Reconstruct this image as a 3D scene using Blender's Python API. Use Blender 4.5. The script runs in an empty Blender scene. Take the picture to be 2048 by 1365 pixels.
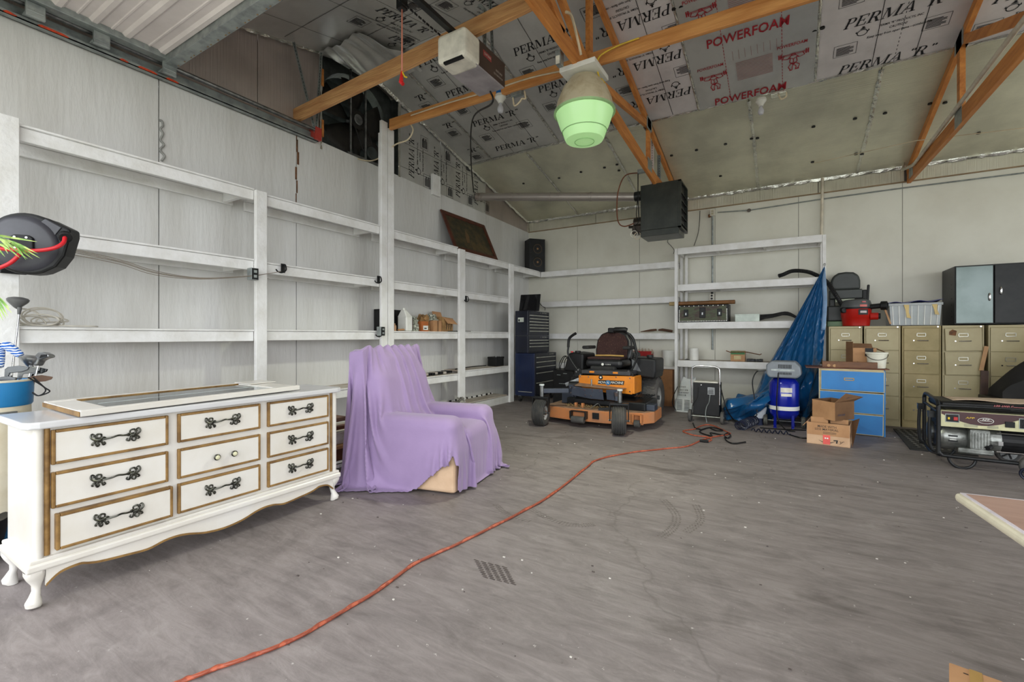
import bpy, bmesh, math, random
import numpy as np
from mathutils import Vector, Matrix, Euler
random.seed(7)
S = bpy.context.scene
COL = S.collection
PI = math.pi
# ---------------------------------------------------------------- camera
F, CX, HY, CH = 910.0, 1024.0, 672.0, 1.2
YAW = math.atan(551 / 910.0)
FW = (-math.sin(YAW), math.cos(YAW)); RT = (math.cos(YAW), math.sin(YAW))
cam = bpy.data.cameras.new('camera'); cam.sensor_width = 36.0; cam.lens = F / 2048 * 36
cam.shift_y = -10.5 / 2048; cam.clip_start = 0.05; cam.clip_end = 200
camo = bpy.data.objects.new('camera', cam); COL.objects.link(camo)
camo.location = (0, 0, CH); camo.rotation_euler = (PI / 2, 0, YAW); S.camera = camo
# ---------------------------------------------------------------- world, light, exposure
w = bpy.data.worlds.new('sky'); S.world = w; w.use_nodes = True
bg = w.node_tree.nodes['Background']; bg.inputs[0].default_value = (0.93, 0.97, 1.0, 1); bg.inputs[1].default_value = 3.2
S.view_settings.view_transform = 'Standard'; S.view_settings.look = 'None'
S.view_settings.gamma = 1.0; S.view_settings.use_curve_mapping = False
S.view_settings.exposure = 0.4
def portal(loc, rot, sx, sy):
    l = bpy.data.lights.new('daylight_portal', 'AREA'); l.shape = 'RECTANGLE'; l.size = sx; l.size_y = sy
    l.cycles.is_portal = True
    o = bpy.data.objects.new('daylight_portal', l); COL.objects.link(o); o.location = loc; o.rotation_euler = rot
portal((0.8, -0.45, 1.65), (-PI / 2, 0, PI), 10.2, 3.3)
portal((6.95, 4.2, 1.7), (PI / 2, 0, PI / 2), 6.4, 3.2)  # covers the added opening in the unseen right wall
# ---------------------------------------------------------------- pixel rays (2048 x 1365) met with the room's real planes
def ray(x, y):
    a = (x - CX) / F; return (FW[0] + a * RT[0], FW[1] + a * RT[1], (HY - y) / F)
def pZ(x, y, z=0.0):
    d = ray(x, y); t = (z - CH) / d[2]; return Vector((d[0] * t, d[1] * t, z))
def pX(x, y, X):
    d = ray(x, y); t = X / d[0]; return Vector((X, d[1] * t, CH + d[2] * t))
def pY(x, y, Y):
    d = ray(x, y); t = Y / d[1]; return Vector((d[0] * t, Y, CH + d[2] * t))
SL = 0.247; YB = 8.45; XL = -4.7; YR = 4.05; ZE = 3.6; ZR = ZE + SL * (YB - YR)
def pC(x, y):
    d = ray(x, y); t = (ZE + SL * YB - CH) / (d[2] + SL * d[1]); return Vector((d[0] * t, d[1] * t, CH + d[2] * t))
def cz(Y):
    return ZE + SL * (YB - Y) if Y > YR else ZR - SL * (YR - Y)
# ---------------------------------------------------------------- materials
MC = {}
def lin(c):
    return tuple(((v / 255) / 12.92 if v / 255 <= 0.04045 else ((v / 255 + 0.055) / 1.055) ** 2.4) for v in c) + (1,)
def mat(name, col, rough=0.5, metal=0.0, col2=None, scale=6.0, stretch=(1, 1, 1), bump=0.0, bscale=None, mixc=(0.4, 0.65), rvar=0.0, **kw):
    if name in MC: return MC[name]
    m = bpy.data.materials.new(name); m.use_nodes = True; nt = m.node_tree; N = nt.nodes; L = nt.links
    b = N['Principled BSDF']; c1 = lin(col)
    if col2 is None: col2 = tuple(max(0, v * 0.86) for v in col)
    tc = N.new('ShaderNodeTexCoord'); mp = N.new('ShaderNodeMapping'); mp.inputs['Scale'].default_value = stretch
    L.new(tc.outputs['Object'], mp.inputs[0])
    nz = N.new('ShaderNodeTexNoise'); nz.inputs['Scale'].default_value = scale; nz.inputs['Detail'].default_value = 6
    nz.inputs['Roughness'].default_value = 0.6
    L.new(mp.outputs[0], nz.inputs['Vector'])
    r = N.new('ShaderNodeValToRGB'); r.color_ramp.elements[0].position = mixc[0]; r.color_ramp.elements[1].position = mixc[1]
    r.color_ramp.elements[0].color = c1; r.color_ramp.elements[1].color = lin(col2)
    L.new(nz.outputs[0], r.inputs[0]); L.new(r.outputs[0], b.inputs['Base Color'])
    b.inputs['Roughness'].default_value = rough; b.inputs['Metallic'].default_value = metal
    if rvar:
        mr = N.new('ShaderNodeMapRange'); mr.inputs[3].default_value = rough - rvar; mr.inputs[4].default_value = rough + rvar
        L.new(nz.outputs[0], mr.inputs[0]); L.new(mr.outputs[0], b.inputs['Roughness'])
    if bump:
        n2 = N.new('ShaderNodeTexNoise'); n2.inputs['Scale'].default_value = bscale or scale * 3; n2.inputs['Detail'].default_value = 5
        L.new(mp.outputs[0], n2.inputs['Vector'])
        bp = N.new('ShaderNodeBump'); bp.inputs['Strength'].default_value = bump; bp.inputs['Distance'].default_value = 0.02
        L.new(n2.outputs[0], bp.inputs['Height']); L.new(bp.outputs[0], b.inputs['Normal'])
    for k, v in kw.items():
        b.inputs[k.replace('_', ' ')].default_value = v
    MC[name] = m; return m
# ---------------------------------------------------------------- mesh builder
class MB:
    def __init__(s): s.v = []; s.f = []
    def add(s, vs, fs, M=None):
        n = len(s.v)
        if M is not None: vs = [M @ Vector(v) for v in vs]
        s.v += [tuple(v) for v in vs]; s.f += [tuple(i + n for i in f) for f in fs]; return s
    def box(s, lo, hi, M=None):
        x0, y0, z0 = lo; x1, y1, z1 = hi
        if x0 > x1: x0, x1 = x1, x0
        if y0 > y1: y0, y1 = y1, y0
        if z0 > z1: z0, z1 = z1, z0
        return s.add([(x0, y0, z0), (x1, y0, z0), (x1, y1, z0), (x0, y1, z0), (x0, y0, z1), (x1, y0, z1), (x1, y1, z1), (x0, y1, z1)],
                     [(3, 2, 1, 0), (4, 5, 6, 7), (0, 1, 5, 4), (1, 2, 6, 5), (2, 3, 7, 6), (3, 0, 4, 7)], M)
    def cbox(s, c, sz, M=None):
        return s.box([c[i] - sz[i] / 2 for i in range(3)], [c[i] + sz[i] / 2 for i in range(3)], M)
    def bar(s, p0, p1, wd, ht, up=(0, 0, 1)):
        p0 = Vector(p0); p1 = Vector(p1); d = (p1 - p0); Ln = d.length; d.normalize(); up = Vector(up)
        if abs(d.dot(up)) > 0.99: up = Vector((0, 1, 0))
        sd = d.cross(up).normalized(); u2 = sd.cross(d)
        M = Matrix((sd, d, u2)).transposed().to_4x4(); M.translation = p0
        return s.box((-wd / 2, 0, -ht / 2), (wd / 2, Ln, ht / 2), M)
    def prism(s, poly, h0, h1, M=None, axis='z'):
        n = len(poly); g = {'z': lambda a, b, h: (a, b, h), 'x': lambda a, b, h: (h, a, b), 'y': lambda a, b, h: (a, h, b)}[axis]
        vs = [g(a, b, h0) for a, b in poly] + [g(a, b, h1) for a, b in poly]
        fs = [tuple(range(n - 1, -1, -1)), tuple(range(n, 2 * n))] + [(i, (i + 1) % n, (i + 1) % n + n, i + n) for i in range(n)]
        return s.add(vs, fs, M)
    def tube(s, pts, r, seg=8, caps=True, closed=False):
        pts = [Vector(p) for p in pts]; n = len(pts); rr = r if hasattr(r, '__len__') else [r] * n
        vs = []; t0 = None; nrm = None
        for i, p in enumerate(pts):
            if closed: t = pts[(i + 1) % n] - pts[i - 1]
            else: t = pts[min(i + 1, n - 1)] - pts[max(i - 1, 0)]
            if t.length < 1e-9: t = Vector((0, 0, 1))
            t.normalize()
            if nrm is None:
                a = Vector((0, 0, 1)) if abs(t.z) < 0.9 else Vector((1, 0, 0)); nrm = t.cross(a).normalized()
            else:
                nrm = nrm - t * nrm.dot(t)
                nrm = nrm.normalized() if nrm.length > 1e-6 else t.orthogonal().normalized()
            bn = t.cross(nrm)
            vs += [p + (nrm * math.cos(2 * PI * k / seg) + bn * math.sin(2 * PI * k / seg)) * rr[i] for k in range(seg)]
        fs = []
        for i in range(n - 1 if not closed else n):
            a = i * seg; b = ((i + 1) % n) * seg
            fs += [(a + k, a + (k + 1) % seg, b + (k + 1) % seg, b + k) for k in range(seg)]
        if caps and not closed: fs += [tuple(range(seg - 1, -1, -1)), tuple(range((n - 1) * seg, n * seg))]
        return s.add(vs, fs)
    def lathe(s, prof, seg=20, M=None, cap=True):
        vs = []; fs = []; n = len(prof)
        for r, z in prof: vs += [(r * math.cos(2 * PI * k / seg), r * math.sin(2 * PI * k / seg), z) for k in range(seg)]
        for i in range(n - 1): fs += [(i * seg + k, i * seg + (k + 1) % seg, (i + 1) * seg + (k + 1) % seg, (i + 1) * seg + k) for k in range(seg)]
        if cap:
            if prof[0][0] > 1e-5: fs.append(tuple(range(seg - 1, -1, -1)))
            if prof[-1][0] > 1e-5: fs.append(tuple(range((n - 1) * seg, n * seg)))
        return s.add(vs, fs, M)
    def cyl(s, p0, p1, r, seg=16, r1=None):
        return s.tube([p0, p1], [r, r if r1 is None else r1], seg)
    def sphere(s, c, r, seg=14, ring=8, M=None):
        r = r if hasattr(r, '__len__') else (r, r, r)
        T = Matrix.Translation(c) @ Matrix.Diagonal((r[0], r[1], r[2], 1))
        if M is not None: T = M @ T
        return s.lathe([(max(1e-4, math.sin(PI * i / ring)), -math.cos(PI * i / ring)) for i in range(ring + 1)], seg, T, cap=False)
    def grid(s, fn, nu, nv):
        vs = [fn(i / nu, j / nv) for j in range(nv + 1) for i in range(nu + 1)]
        fs = [(j * (nu + 1) + i, j * (nu + 1) + i + 1, (j + 1) * (nu + 1) + i + 1, (j + 1) * (nu + 1) + i) for j in range(nv) for i in range(nu)]
        return s.add(vs, fs)
    def build(s, name, m, parent=None, world=False, smooth=False, bevel=0.0, kind=None, solid=0.0, sub=0, uv=None, seg=2):
        me = bpy.data.meshes.new(name); vs = s.v
        if parent is not None and world:
            I = wm(parent).inverted(); vs = [tuple(I @ Vector(v)) for v in vs]
        me.from_pydata([tuple(v) for v in vs], [], s.f); me.validate()
        bm = bmesh.new(); bm.from_mesh(me); bmesh.ops.recalc_face_normals(bm, faces=bm.faces)
        if not smooth and not solid and len(bm.faces) < 4000: pass
        bm.to_mesh(me); bm.free()
        if smooth:
            me.polygons.foreach_set('use_smooth', [True] * len(me.polygons))
            try: me.set_sharp_from_angle(angle=math.radians(40))
            except Exception: pass
        if isinstance(m, (list, tuple)):
            for q in m: me.materials.append(q)
        else: me.materials.append(m)
        o = bpy.data.objects.new(name, me); COL.objects.link(o)
        if parent is not None: o.parent = parent
        if kind: o['kind'] = kind
        if solid:
            md = o.modifiers.new('s', 'SOLIDIFY'); md.thickness = solid; md.offset = 0
        if bevel:
            md = o.modifiers.new('b', 'BEVEL'); md.width = bevel; md.segments = seg; md.limit_method = 'ANGLE'; md.angle_limit = 0.6
            md.harden_normals = False
        if sub:
            md = o.modifiers.new('u', 'SUBSURF'); md.levels = sub; md.render_levels = sub
        return o
def wm(o):
    M = Matrix.Translation(o.location) @ Euler(o.rotation_euler).to_matrix().to_4x4()
    return M if o.parent is None else wm(o.parent) @ M
def tag(o, label=None, cat=None, group=None, kind=None):
    if label: o['label'] = label
    if cat: o['category'] = cat
    if group: o['group'] = group
    if kind: o['kind'] = kind
    return o
def thing(name, label, cat, loc=(0, 0, 0), rz=0.0, group=None):
    o = bpy.data.objects.new(name, None); COL.objects.link(o); o.location = loc; o.rotation_euler = (0, 0, rz); o.empty_display_size = 0.1
    return tag(o, label, cat, group)
def struct(name):
    o = bpy.data.objects.new(name, None); COL.objects.link(o); o['kind'] = 'structure'; return o
def copy_tree(o, parent=None):
    c = o.copy(); COL.objects.link(c); c.parent = parent
    for ch in list(o.children): copy_tree(ch, c)
    return c
def R3(rx=0, ry=0, rz=0, loc=(0, 0, 0)):
    M = Euler((rx, ry, rz)).to_matrix().to_4x4(); M.translation = loc; return M
def frame(o, x, y, z=None):     # matrix with given origin and x, y axes
    x = Vector(x).normalized(); y = Vector(y); y = (y - x * y.dot(x)).normalized(); z = x.cross(y)
    M = Matrix((x, y, z)).transposed().to_4x4(); M.translation = Vector(o); return M
def spline(pts, n=8, closed=False):
    P = [Vector(p) for p in pts]; out = []; m = len(P)
    for i in range(m if closed else m - 1):
        if closed: a, b, c, d = P[i - 1], P[i], P[(i + 1) % m], P[(i + 2) % m]
        else: a = P[max(i - 1, 0)]; b = P[i]; c = P[i + 1]; d = P[min(i + 2, m - 1)]
        for k in range(n):
            t = k / n
            out.append(0.5 * ((2 * b) + (c - a) * t + (2 * a - 5 * b + 4 * c - d) * t * t + (3 * b - a - 3 * c + d) * t ** 3))
    if not closed: out.append(P[-1])
    return out
# text: mesh from Blender's built-in font
TXC = {}
def text_geo(s, size=1.0, bold=0.0, shear=0.0, sx=1.0):
    k = (s, bold, shear)
    if k not in TXC:
        c = bpy.data.curves.new('t', 'FONT'); c.body = s; c.size = 1; c.offset = bold; c.shear = shear; c.resolution_u = 2
        o = bpy.data.objects.new('t', c); COL.objects.link(o)
        me = o.to_mesh(); TXC[k] = ([tuple(v.co) for v in me.vertices], [tuple(p.vertices) for p in me.polygons])
        o.to_mesh_clear(); bpy.data.objects.remove(o); bpy.data.curves.remove(c)
    vs, fs = TXC[k]
    return [(x * size * sx, y * size, 0) for x, y, z in vs], fs
def text_w(s, size, sx=1.0, bold=0.0, shear=0.0):
    vs, _ = text_geo(s, size, bold, shear, sx); return max(v[0] for v in vs) if vs else 0
def write(mb, s, M, size, bold=0.0, shear=0.0, width=None):
    sx = 1.0
    if width: sx = width / max(1e-4, text_w(s, size, 1.0, bold, shear))
    vs, fs = text_geo(s, size, bold, shear, sx); mb.add(vs, fs, M)
# slab-serif italic lettering drawn from strokes, for the foam boards
def _P(mb, pts, M, sh): mb.add([(x + y * sh, y, 0) for x, y in pts], [tuple(range(len(pts)))], M)
def serif(mb, s, M, h, width):
    sh = 0.32; T = 0.17; t = 0.06; x = 0.0; polys = []
    def stem(x0, y0=0.0, y1=1.0, wd=T): polys.append([(x0, y0), (x0 + wd, y0), (x0 + wd, y1), (x0, y1)])
    def slab(x0, x1, y): polys.append([(x0, y), (x1, y), (x1, y + t), (x0, y + t)])
    def arc(cx, cy, rx, ry, a0, a1, th0, n=8):
        for i in range(n):
            a = a0 + (a1 - a0) * i / n; b = a0 + (a1 - a0) * (i + 1) / n
            ta = t + (th0 - t) * abs(math.cos(a)); tb = t + (th0 - t) * abs(math.cos(b))
            polys.append([(cx + (rx - ta) * math.cos(a), cy + (ry - t) * math.sin(a)), (cx + rx * math.cos(a), cy + ry * math.sin(a)),
                          (cx + rx * math.cos(b), cy + ry * math.sin(b)), (cx + (rx - tb) * math.cos(b), cy + (ry - t) * math.sin(b))])
    for ch in s:
        if ch in 'PR':
            stem(x + .08); slab(x, x + .36, 0); slab(x, x + .45, 1 - t); slab(x + .2, x + .45, .46)
            arc(x + .42, .73, .3, .27, -PI / 2, PI / 2, T)
            if ch == 'R':
                polys.append([(x + .38, .5), (x + .55, .5), (x + .86, .0), (x + .66, .0)]); slab(x + .62, x + .95, 0)
            x += .82 if ch == 'P' else 1.0
        elif ch == 'E':
            stem(x + .08); slab(x, x + .78, 0); slab(x, x + .74, 1 - t); slab(x + .2, x + .55, .48)
            stem(x + .7, 0, .28, .07); stem(x + .67, .74, 1, .07); stem(x + .5, .36, .64, .06); x += .88
        elif ch == 'M':
            stem(x + .1, 0, 1, .06); stem(x + .95, 0, 1, T); slab(x, x + .28, 0); slab(x + .84, x + 1.22, 0); slab(x, x + .25, 1 - t); slab(x + .9, x + 1.22, 1 - t)
            polys.append([(x + .1, 1), (x + .28, 1), (x + .66, .1), (x + .52, 0)]); polys.append([(x + .52, 0), (x + .64, .1), (x + 1.0, 1), (x + .95, .84)]); x += 1.28
        elif ch == 'A':
            polys.append([(x + .08, 0), (x + .15, 0), (x + .53, .95), (x + .48, 1)]); polys.append([(x + .48, 1), (x + .58, 1), (x + .98, 0), (x + .78, 0)])
            slab(x, x + .3, 0); slab(x + .66, x + 1.08, 0); slab(x + .25, x + .75, .3); x += 1.12
        elif ch in '`,':
            for q in (0, .2):
                polys.append([(x + q + .05, .78), (x + q + .14, .74), (x + q + .2, .86), (x + q + .12, 1.0), (x + q + .04, .96)])
            x += .48
        else: x += .3
    k = width / max(x, .1)
    for p in polys: mb.add([((a + b * sh) * k, b * h, 0) for a, b in p], [tuple(range(len(p)))], M)

def scribble(mb, M, w_, h_, seed=1):     # unreadable small print as little upright strokes
    r = random.Random(seed); x = 0.0
    while x < w_:
        k = h_ * r.uniform(.25, .6); mb.add([(x, 0, 0), (x + k * .4, 0, 0), (x + k * .5, h_, 0), (x + k * .1, h_, 0)], [(0, 1, 2, 3)], M)
        if r.random() < .7: mb.add([(x, h_ * .4, 0), (x + k, h_ * .4, 0), (x + k, h_ * .62, 0), (x, h_ * .62, 0)], [(0, 1, 2, 3)], M)
        x += k + h_ * .28
# ================================================================ materials for the setting
m_wall = mat('painted_plywood', (216, 215, 213), 0.55, 0, (202, 200, 196), 2.2, (1, 1, .2), 0.32, 26)
m_wallb = mat('painted_panel', (218, 216, 204), 0.55, 0, (208, 205, 192), 1.2, (1, 1, 1), 0.1, 9)
m_shelf = mat('painted_lumber', (236, 235, 234), 0.5, 0, (222, 220, 216), 5, (1, 1, 1), 0.25, 25)
m_bare = mat('worn_shelf_wood', (176, 160, 144), 0.7, 0, (205, 200, 192), 7, (1, .3, 1), 0.3, 20)
m_conduit = mat('galvanised_steel', (160, 166, 164), 0.4, 0.5, (128, 134, 134), 12)
m_dark = mat('black_plastic', (17, 17, 18), 0.45, 0, (27, 27, 29), 8, Specular_IOR_Level=.3)
m_blackmetal = mat('black_painted_steel', (21, 22, 24), 0.38, 0.05, (32, 33, 34), 9, bump=.05, Specular_IOR_Level=.35)
m_chrome = mat('chrome', (215, 215, 215), 0.18, 1.0, (190, 190, 190), 9)
m_steel = mat('dull_steel', (150, 152, 152), 0.35, 0.9, (110, 112, 112), 14)
m_rubber = mat('rubber', (28, 28, 29), 0.75, 0, (44, 42, 41), 12, bump=.2)
m_white = mat('white_plastic', (232, 232, 226), 0.4, 0, (220, 219, 212), 6)
m_card = mat('cardboard', (182, 138, 98), 0.8, 0, (168, 124, 86), 5, bump=.05)
m_carddk = mat('dark_cardboard', (126, 92, 62), 0.8, 0, (112, 80, 54), 5)
m_cardlt = mat('pale_cardboard', (205, 170, 138), 0.8, 0, (192, 156, 124), 5)
m_black_print = mat('black_print', (22, 22, 28), 0.6)
m_grey_print = mat('grey_print', (86, 88, 96), 0.6)
m_red_print = mat('red_print', (170, 30, 44), 0.6)
def foil(name, base, rough, streak, sx, bumpk, spec=0.9):
    if name in MC: return MC[name]
    m = mat(name, base, rough, spec, tuple(v * .9 for v in base), 1.5, (1, 1, 1), 0, rvar=.06)
    nt = m.node_tree; N = nt.nodes; L = nt.links; b = N['Principled BSDF']
    tc = N.new('ShaderNodeTexCoord'); mp = N.new('ShaderNodeMapping'); mp.inputs['Scale'].default_value = sx
    L.new(tc.outputs['Object'], mp.inputs[0])
    n = N.new('ShaderNodeTexNoise'); n.inputs['Scale'].default_value = streak; n.inputs['Detail'].default_value = 4; L.new(mp.outputs[0], n.inputs[0])
    n3 = N.new('ShaderNodeTexNoise'); n3.inputs['Scale'].default_value = 1.3; n3.inputs['Detail'].default_value = 1; L.new(tc.outputs['Object'], n3.inputs[0])
    bp = N.new('ShaderNodeBump'); bp.inputs['Strength'].default_value = bumpk; bp.inputs['Distance'].default_value = .01; L.new(n.outputs[0], bp.inputs['Height'])
    b2 = N.new('ShaderNodeBump'); b2.inputs['Strength'].default_value = .5; b2.inputs['Distance'].default_value = .12; L.new(n3.outputs[0], b2.inputs['Height'])
    L.new(bp.outputs[0], b2.inputs['Normal']); L.new(b2.outputs[0], b.inputs['Normal'])
    return m
m_foil = foil('reflective_foil_batt', (226, 223, 202), 0.32, 9, (.15, 9, 1), .5, .5)
m_foilv = foil('reflective_foil_gable', (186, 174, 168), 0.42, 9, (1, 9, .12), .5, .5)
m_foilband = foil('reflective_foil_band', (215, 212, 196), 0.3, 9, (10, 1, .15), .7, .65)
m_board = foil('foil_faced_foam', (214, 213, 210), 0.34, 3, (1, 1, 1), .12, .5)
m_boardw = foil('white_faced_foam', (226, 220, 222), 0.6, 3, (1, 1, 1), .06, .2)
m_tape = foil('foil_tape', (222, 222, 214), 0.22, 30, (1, 1, 1), .8)
# floor
def floor_mat():
    m = bpy.data.materials.new('stained_concrete'); m.use_nodes = True; nt = m.node_tree; N = nt.nodes; L = nt.links; b = N['Principled BSDF']
    tc = N.new('ShaderNodeTexCoord')
    def noise(sc, det=6, st=(1, 1, 1), rot=0, ro=.6, dist=0):
        mp = N.new('ShaderNodeMapping'); mp.inputs['Scale'].default_value = st; mp.inputs['Rotation'].default_value = (0, 0, rot)
        L.new(tc.outputs['Object'], mp.inputs[0]); n = N.new('ShaderNodeTexNoise'); n.inputs['Scale'].default_value = sc
        n.inputs['Detail'].default_value = det; n.inputs['Roughness'].default_value = ro; n.inputs['Distortion'].default_value = dist
        L.new(mp.outputs[0], n.inputs['Vector']); return n.outputs[0]
    def ramp(i, p0, p1, c0=(0, 0, 0, 1), c1=(1, 1, 1, 1)):
        r = N.new('ShaderNodeValToRGB'); e = r.color_ramp.elements; e[0].position = p0; e[1].position = p1; e[0].color = c0; e[1].color = c1
        L.new(i, r.inputs[0]); return r.outputs[0]
    def mix(f, a, bb, mode='MIX'):
        x = N.new('ShaderNodeMixRGB'); x.blend_type = mode
        if isinstance(f, float): x.inputs[0].default_value = f
        else: L.new(f, x.inputs[0])
        for i, q in ((1, a), (2, bb)):
            if isinstance(q, tuple): x.inputs[i].default_value = q
            else: L.new(q, x.inputs[i])
        return x.outputs[0]
    base = ramp(noise(.55, 8, dist=.6), .32, .68, lin((108, 98, 96)), lin((146, 136, 134)))
    c = mix(ramp(noise(1.6, 9, (1, 1, 1), .3, .68, 1.2), .48, .72), base, lin((92, 84, 82)))
    c = mix(ramp(noise(2.6, 8, (1, 1, 1), .9, .7), .6, .82), c, lin((184, 176, 172)))
    sw = mix(.55, c, ramp(noise(3, 9, (1, 5, 1), .5, .75, 1.0), .3, .75, lin((84, 77, 76)), lin((158, 150, 148))))
    st = mix(ramp(noise(1.05, 5, (1, 2.2, 1), 1.0, .55, .8), .62, .8), sw, lin((72, 64, 60)))
    sp = mix(ramp(noise(34, 3), .70, .76), st, lin((196, 190, 185)))
    sp = mix(ramp(noise(26, 4, (1, 1.8, 1), .4), .71, .78), sp, lin((84, 76, 72)))
    vo = N.new('ShaderNodeTexVoronoi'); vo.feature = 'DISTANCE_TO_EDGE'; vo.inputs['Scale'].default_value = .38
    nd = N.new('ShaderNodeTexNoise'); nd.inputs['Scale'].default_value = 1.8; nd.inputs['Detail'].default_value = 7; L.new(tc.outputs['Object'], nd.inputs[0])
    va = N.new('ShaderNodeMixRGB'); va.blend_type = 'ADD'; va.inputs[0].default_value = .7
    L.new(tc.outputs['Object'], va.inputs[1]); L.new(nd.outputs[1], va.inputs[2]); L.new(va.outputs[0], vo.inputs['Vector'])
    ck = ramp(vo.outputs[0], .0012, .004, (.35, .35, .35, 1), (0, 0, 0, 1))
    sp = mix(ck, sp, lin((78, 70, 66)))
    L.new(sp, b.inputs['Base Color'])
    b.inputs['Roughness'].default_value = .62
    L.new(ramp(noise(2.2, 6), .3, .7, (.5, .5, .5, 1), (.74, .74, .74, 1)), b.inputs['Roughness'])
    bp = N.new('ShaderNodeBump'); bp.inputs['Strength'].default_value = .25; bp.inputs['Distance'].default_value = .01
    L.new(noise(18, 8), bp.inputs['Height']); L.new(bp.outputs[0], b.inputs['Normal'])
    return m
m_floor = floor_mat()
m_wood = mat('truss_pine', (214, 142, 72), 0.6, 0, (176, 104, 46), 3.5, (6, .6, 6), .25, 9, (.35, .7))
m_woodx = mat('beam_pine', (218, 156, 92), 0.6, 0, (184, 118, 60), 3.5, (.6, 6, 6), .25, 9, (.35, .7))
# ================================================================ floor, ground
o = MB().box((-5.2, -.45, -.15), (7.1, 8.6, 0)).build('floor', m_floor, kind='structure')
m_ground = mat('outside_ground', (172, 168, 160), .9, 0, (140, 148, 118), .4)
MB().box((-25, -25, -.3), (30, 30, -.16)).build('ground', m_ground, kind='structure')
m_mark = mat('tyre_black_mark', (66, 58, 56), .7, 0, (96, 86, 82), 40)
b = MB()
for r in range(5):      # tread print near the middle of the floor
    for k in range(9):
        p = pZ(948 + r * 14 + k * 2.2, 1120 + k * 4.2 + r * 3.4); q = pZ(958 + r * 14 + k * 2.2, 1124 + k * 4.2 + r * 3.4); b.bar((p.x, p.y, .0012), (q.x, q.y, .0012), .008, .0006)
b.build('tread_print', m_mark, o)
m_mark2 = mat('faint_tyre_mark', (98, 90, 86), .7, 0, (128, 120, 116), 30)
def arcmark(pts, n_, wd, parent):
    b = MB(); P_ = spline([pZ(x, y) for x, y in pts], 8)
    for i in range(0, len(P_) - 1, 1):
        d = (P_[i + 1] - P_[i]); s_ = Vector((-d.y, d.x, 0)).normalized()
        for j in (-1, 0, 1): c_ = P_[i] + s_ * j * wd; e = c_ + d * .6 + s_ * wd * .45; b.bar((c_.x, c_.y, .001), (e.x, e.y, .001), .009, .0005)
    b.build('tyre_mark', m_mark2, parent)
arcmark(((1325, 1000), (1350, 1030), (1345, 1055), (1320, 1075)), 3, .022, o); arcmark(((1390, 1010), (1400, 1040), (1370, 1065)), 3, .02, o); arcmark(((1060, 1018), (1100, 1040), (1150, 1052), (1190, 1050)), 3, .02, o); arcmark(((990, 1010), (1015, 1030), (1060, 1045)), 3, .016, o)
rnd = random.Random(77); b = MB(); b2 = MB()
for i in range(260):
    x = rnd.uniform(-3.2, 2.2); y = rnd.uniform(1.0, 7.2); r = rnd.uniform(.002, .006)
    (b if i % 2 else b2).cbox((x, y, r * .4), (r * 2.2, r * 1.4, r * .8), None)
b.build('grit', mat('pale_grit', (206, 200, 192), .8), o, kind='stuff'); b2.build('dark_grit', m_mark, o, kind='stuff')
# ================================================================ left wall
wl = struct('wall_left')
def wtop(Y): return float(np.interp(Y, [-.5, .86, 1.8, 3.1, 5.2, 8.4], [3.515, 3.513, 3.513, 3.497, 3.451, 3.388]))
js = [-.45, .58, 1.803, 3.105, 4.33, 5.6, 6.85, 8.05, 8.46]
for a, b_ in zip(js, js[1:]):
    g = .004
    mb = MB()
    mb.prism([(a + g, 0), (b_ - g, 0), (b_ - g, wtop(b_)), (a + g, wtop(a))], XL - .0196, XL, axis='x')
    mb.build('panel', m_wall, wl)
# batten strips behind joints
MB().box((XL - .11, -.45, 0), (XL - .02, 8.6, 3.36)).build('stud_backing', mat('dark_gap', (92, 84, 78), .8), wl)
MB().box((XL - .11, -.45, 3.36), (XL - .05, 8.6, 3.40)).build('top_plate', m_shelf, wl)
# stained cracks in two joints
mr = mat('rust_stain', (120, 78, 46), .8, 0, (70, 50, 36), 30)
c1 = MB(); 
for (u, v, wd) in [(593, 268, .01), (594, 290, .02), (596, 315, .024), (592, 345, .02), (594, 372, .012), (592, 398, .008)]:
    p = pX(u, v, XL + .001); c1.box((XL, p.y - wd / 2, p.z - .08), (XL + .004, p.y + wd / 2, p.z + .06))
c1.build('rust_stain', mr, wl)
mg = mat('caulk_bead', (150, 150, 146), .5)
cb = [pX(318, 240, XL + .008), pX(324, 243, XL + .01), pX(326, 252, XL + .01), pX(321, 258, XL + .01), pX(326, 268, XL + .01), pX(321, 280, XL + .012), pX(328, 290, XL + .01), pX(320, 300, XL + .01), pX(329, 312, XL + .01), pX(323, 322, XL + .01)]
MB().tube(spline(cb, 5), .009, 6).build('caulk_bead', mg, wl, smooth=True)
# ================================================================ gable above the left wall: foil boards round the fan opening
XG = XL - .02
def gable_piece(poly, m, name='foil_board', thick=.025):
    o = MB().prism(poly, XG - thick, XG, axis='x').build(name, m, wl, bevel=.004); return o
FY0, FY1, FZ0, FZ1 = 3.42, 4.68, 3.40, 4.62
gable_piece([(-.45, 3.40), (1.9, 3.40), (1.9, cz(1.9)), (-.45, cz(-.45))], m_foilv)
gable_piece([(1.905, 3.40), (2.68, 3.40), (2.68, cz(2.68)), (1.905, cz(1.905))], m_foilv)
gable_piece([(2.685, 3.40), (FY0, 3.40), (FY0, cz(FY0)), (2.685, cz(2.685))], m_foilv)
gable_piece([(FY0, FZ1), (YR, FZ1 + .06), (YR, ZR), (FY0, cz(FY0))], m_board)
gable_piece([(YR, FZ1 + .06), (FY1, FZ1 - .1), (FY1, cz(FY1)), (YR, ZR)], m_board)
gable_piece([(FY1 + .01, 3.36), (5.6, 3.36), (5.6, cz(5.6)), (FY1 + .01, cz(FY1))], m_board)
gable_piece([(5.61, 3.36), (6.86, 3.36), (6.86, cz(6.86)), (5.61, cz(5.61))], m_board)
gable_piece([(6.87, 3.36), (8.46, 3.36), (8.46, cz(8.46)), (6.87, cz(6.87))], m_foilv)
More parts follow.
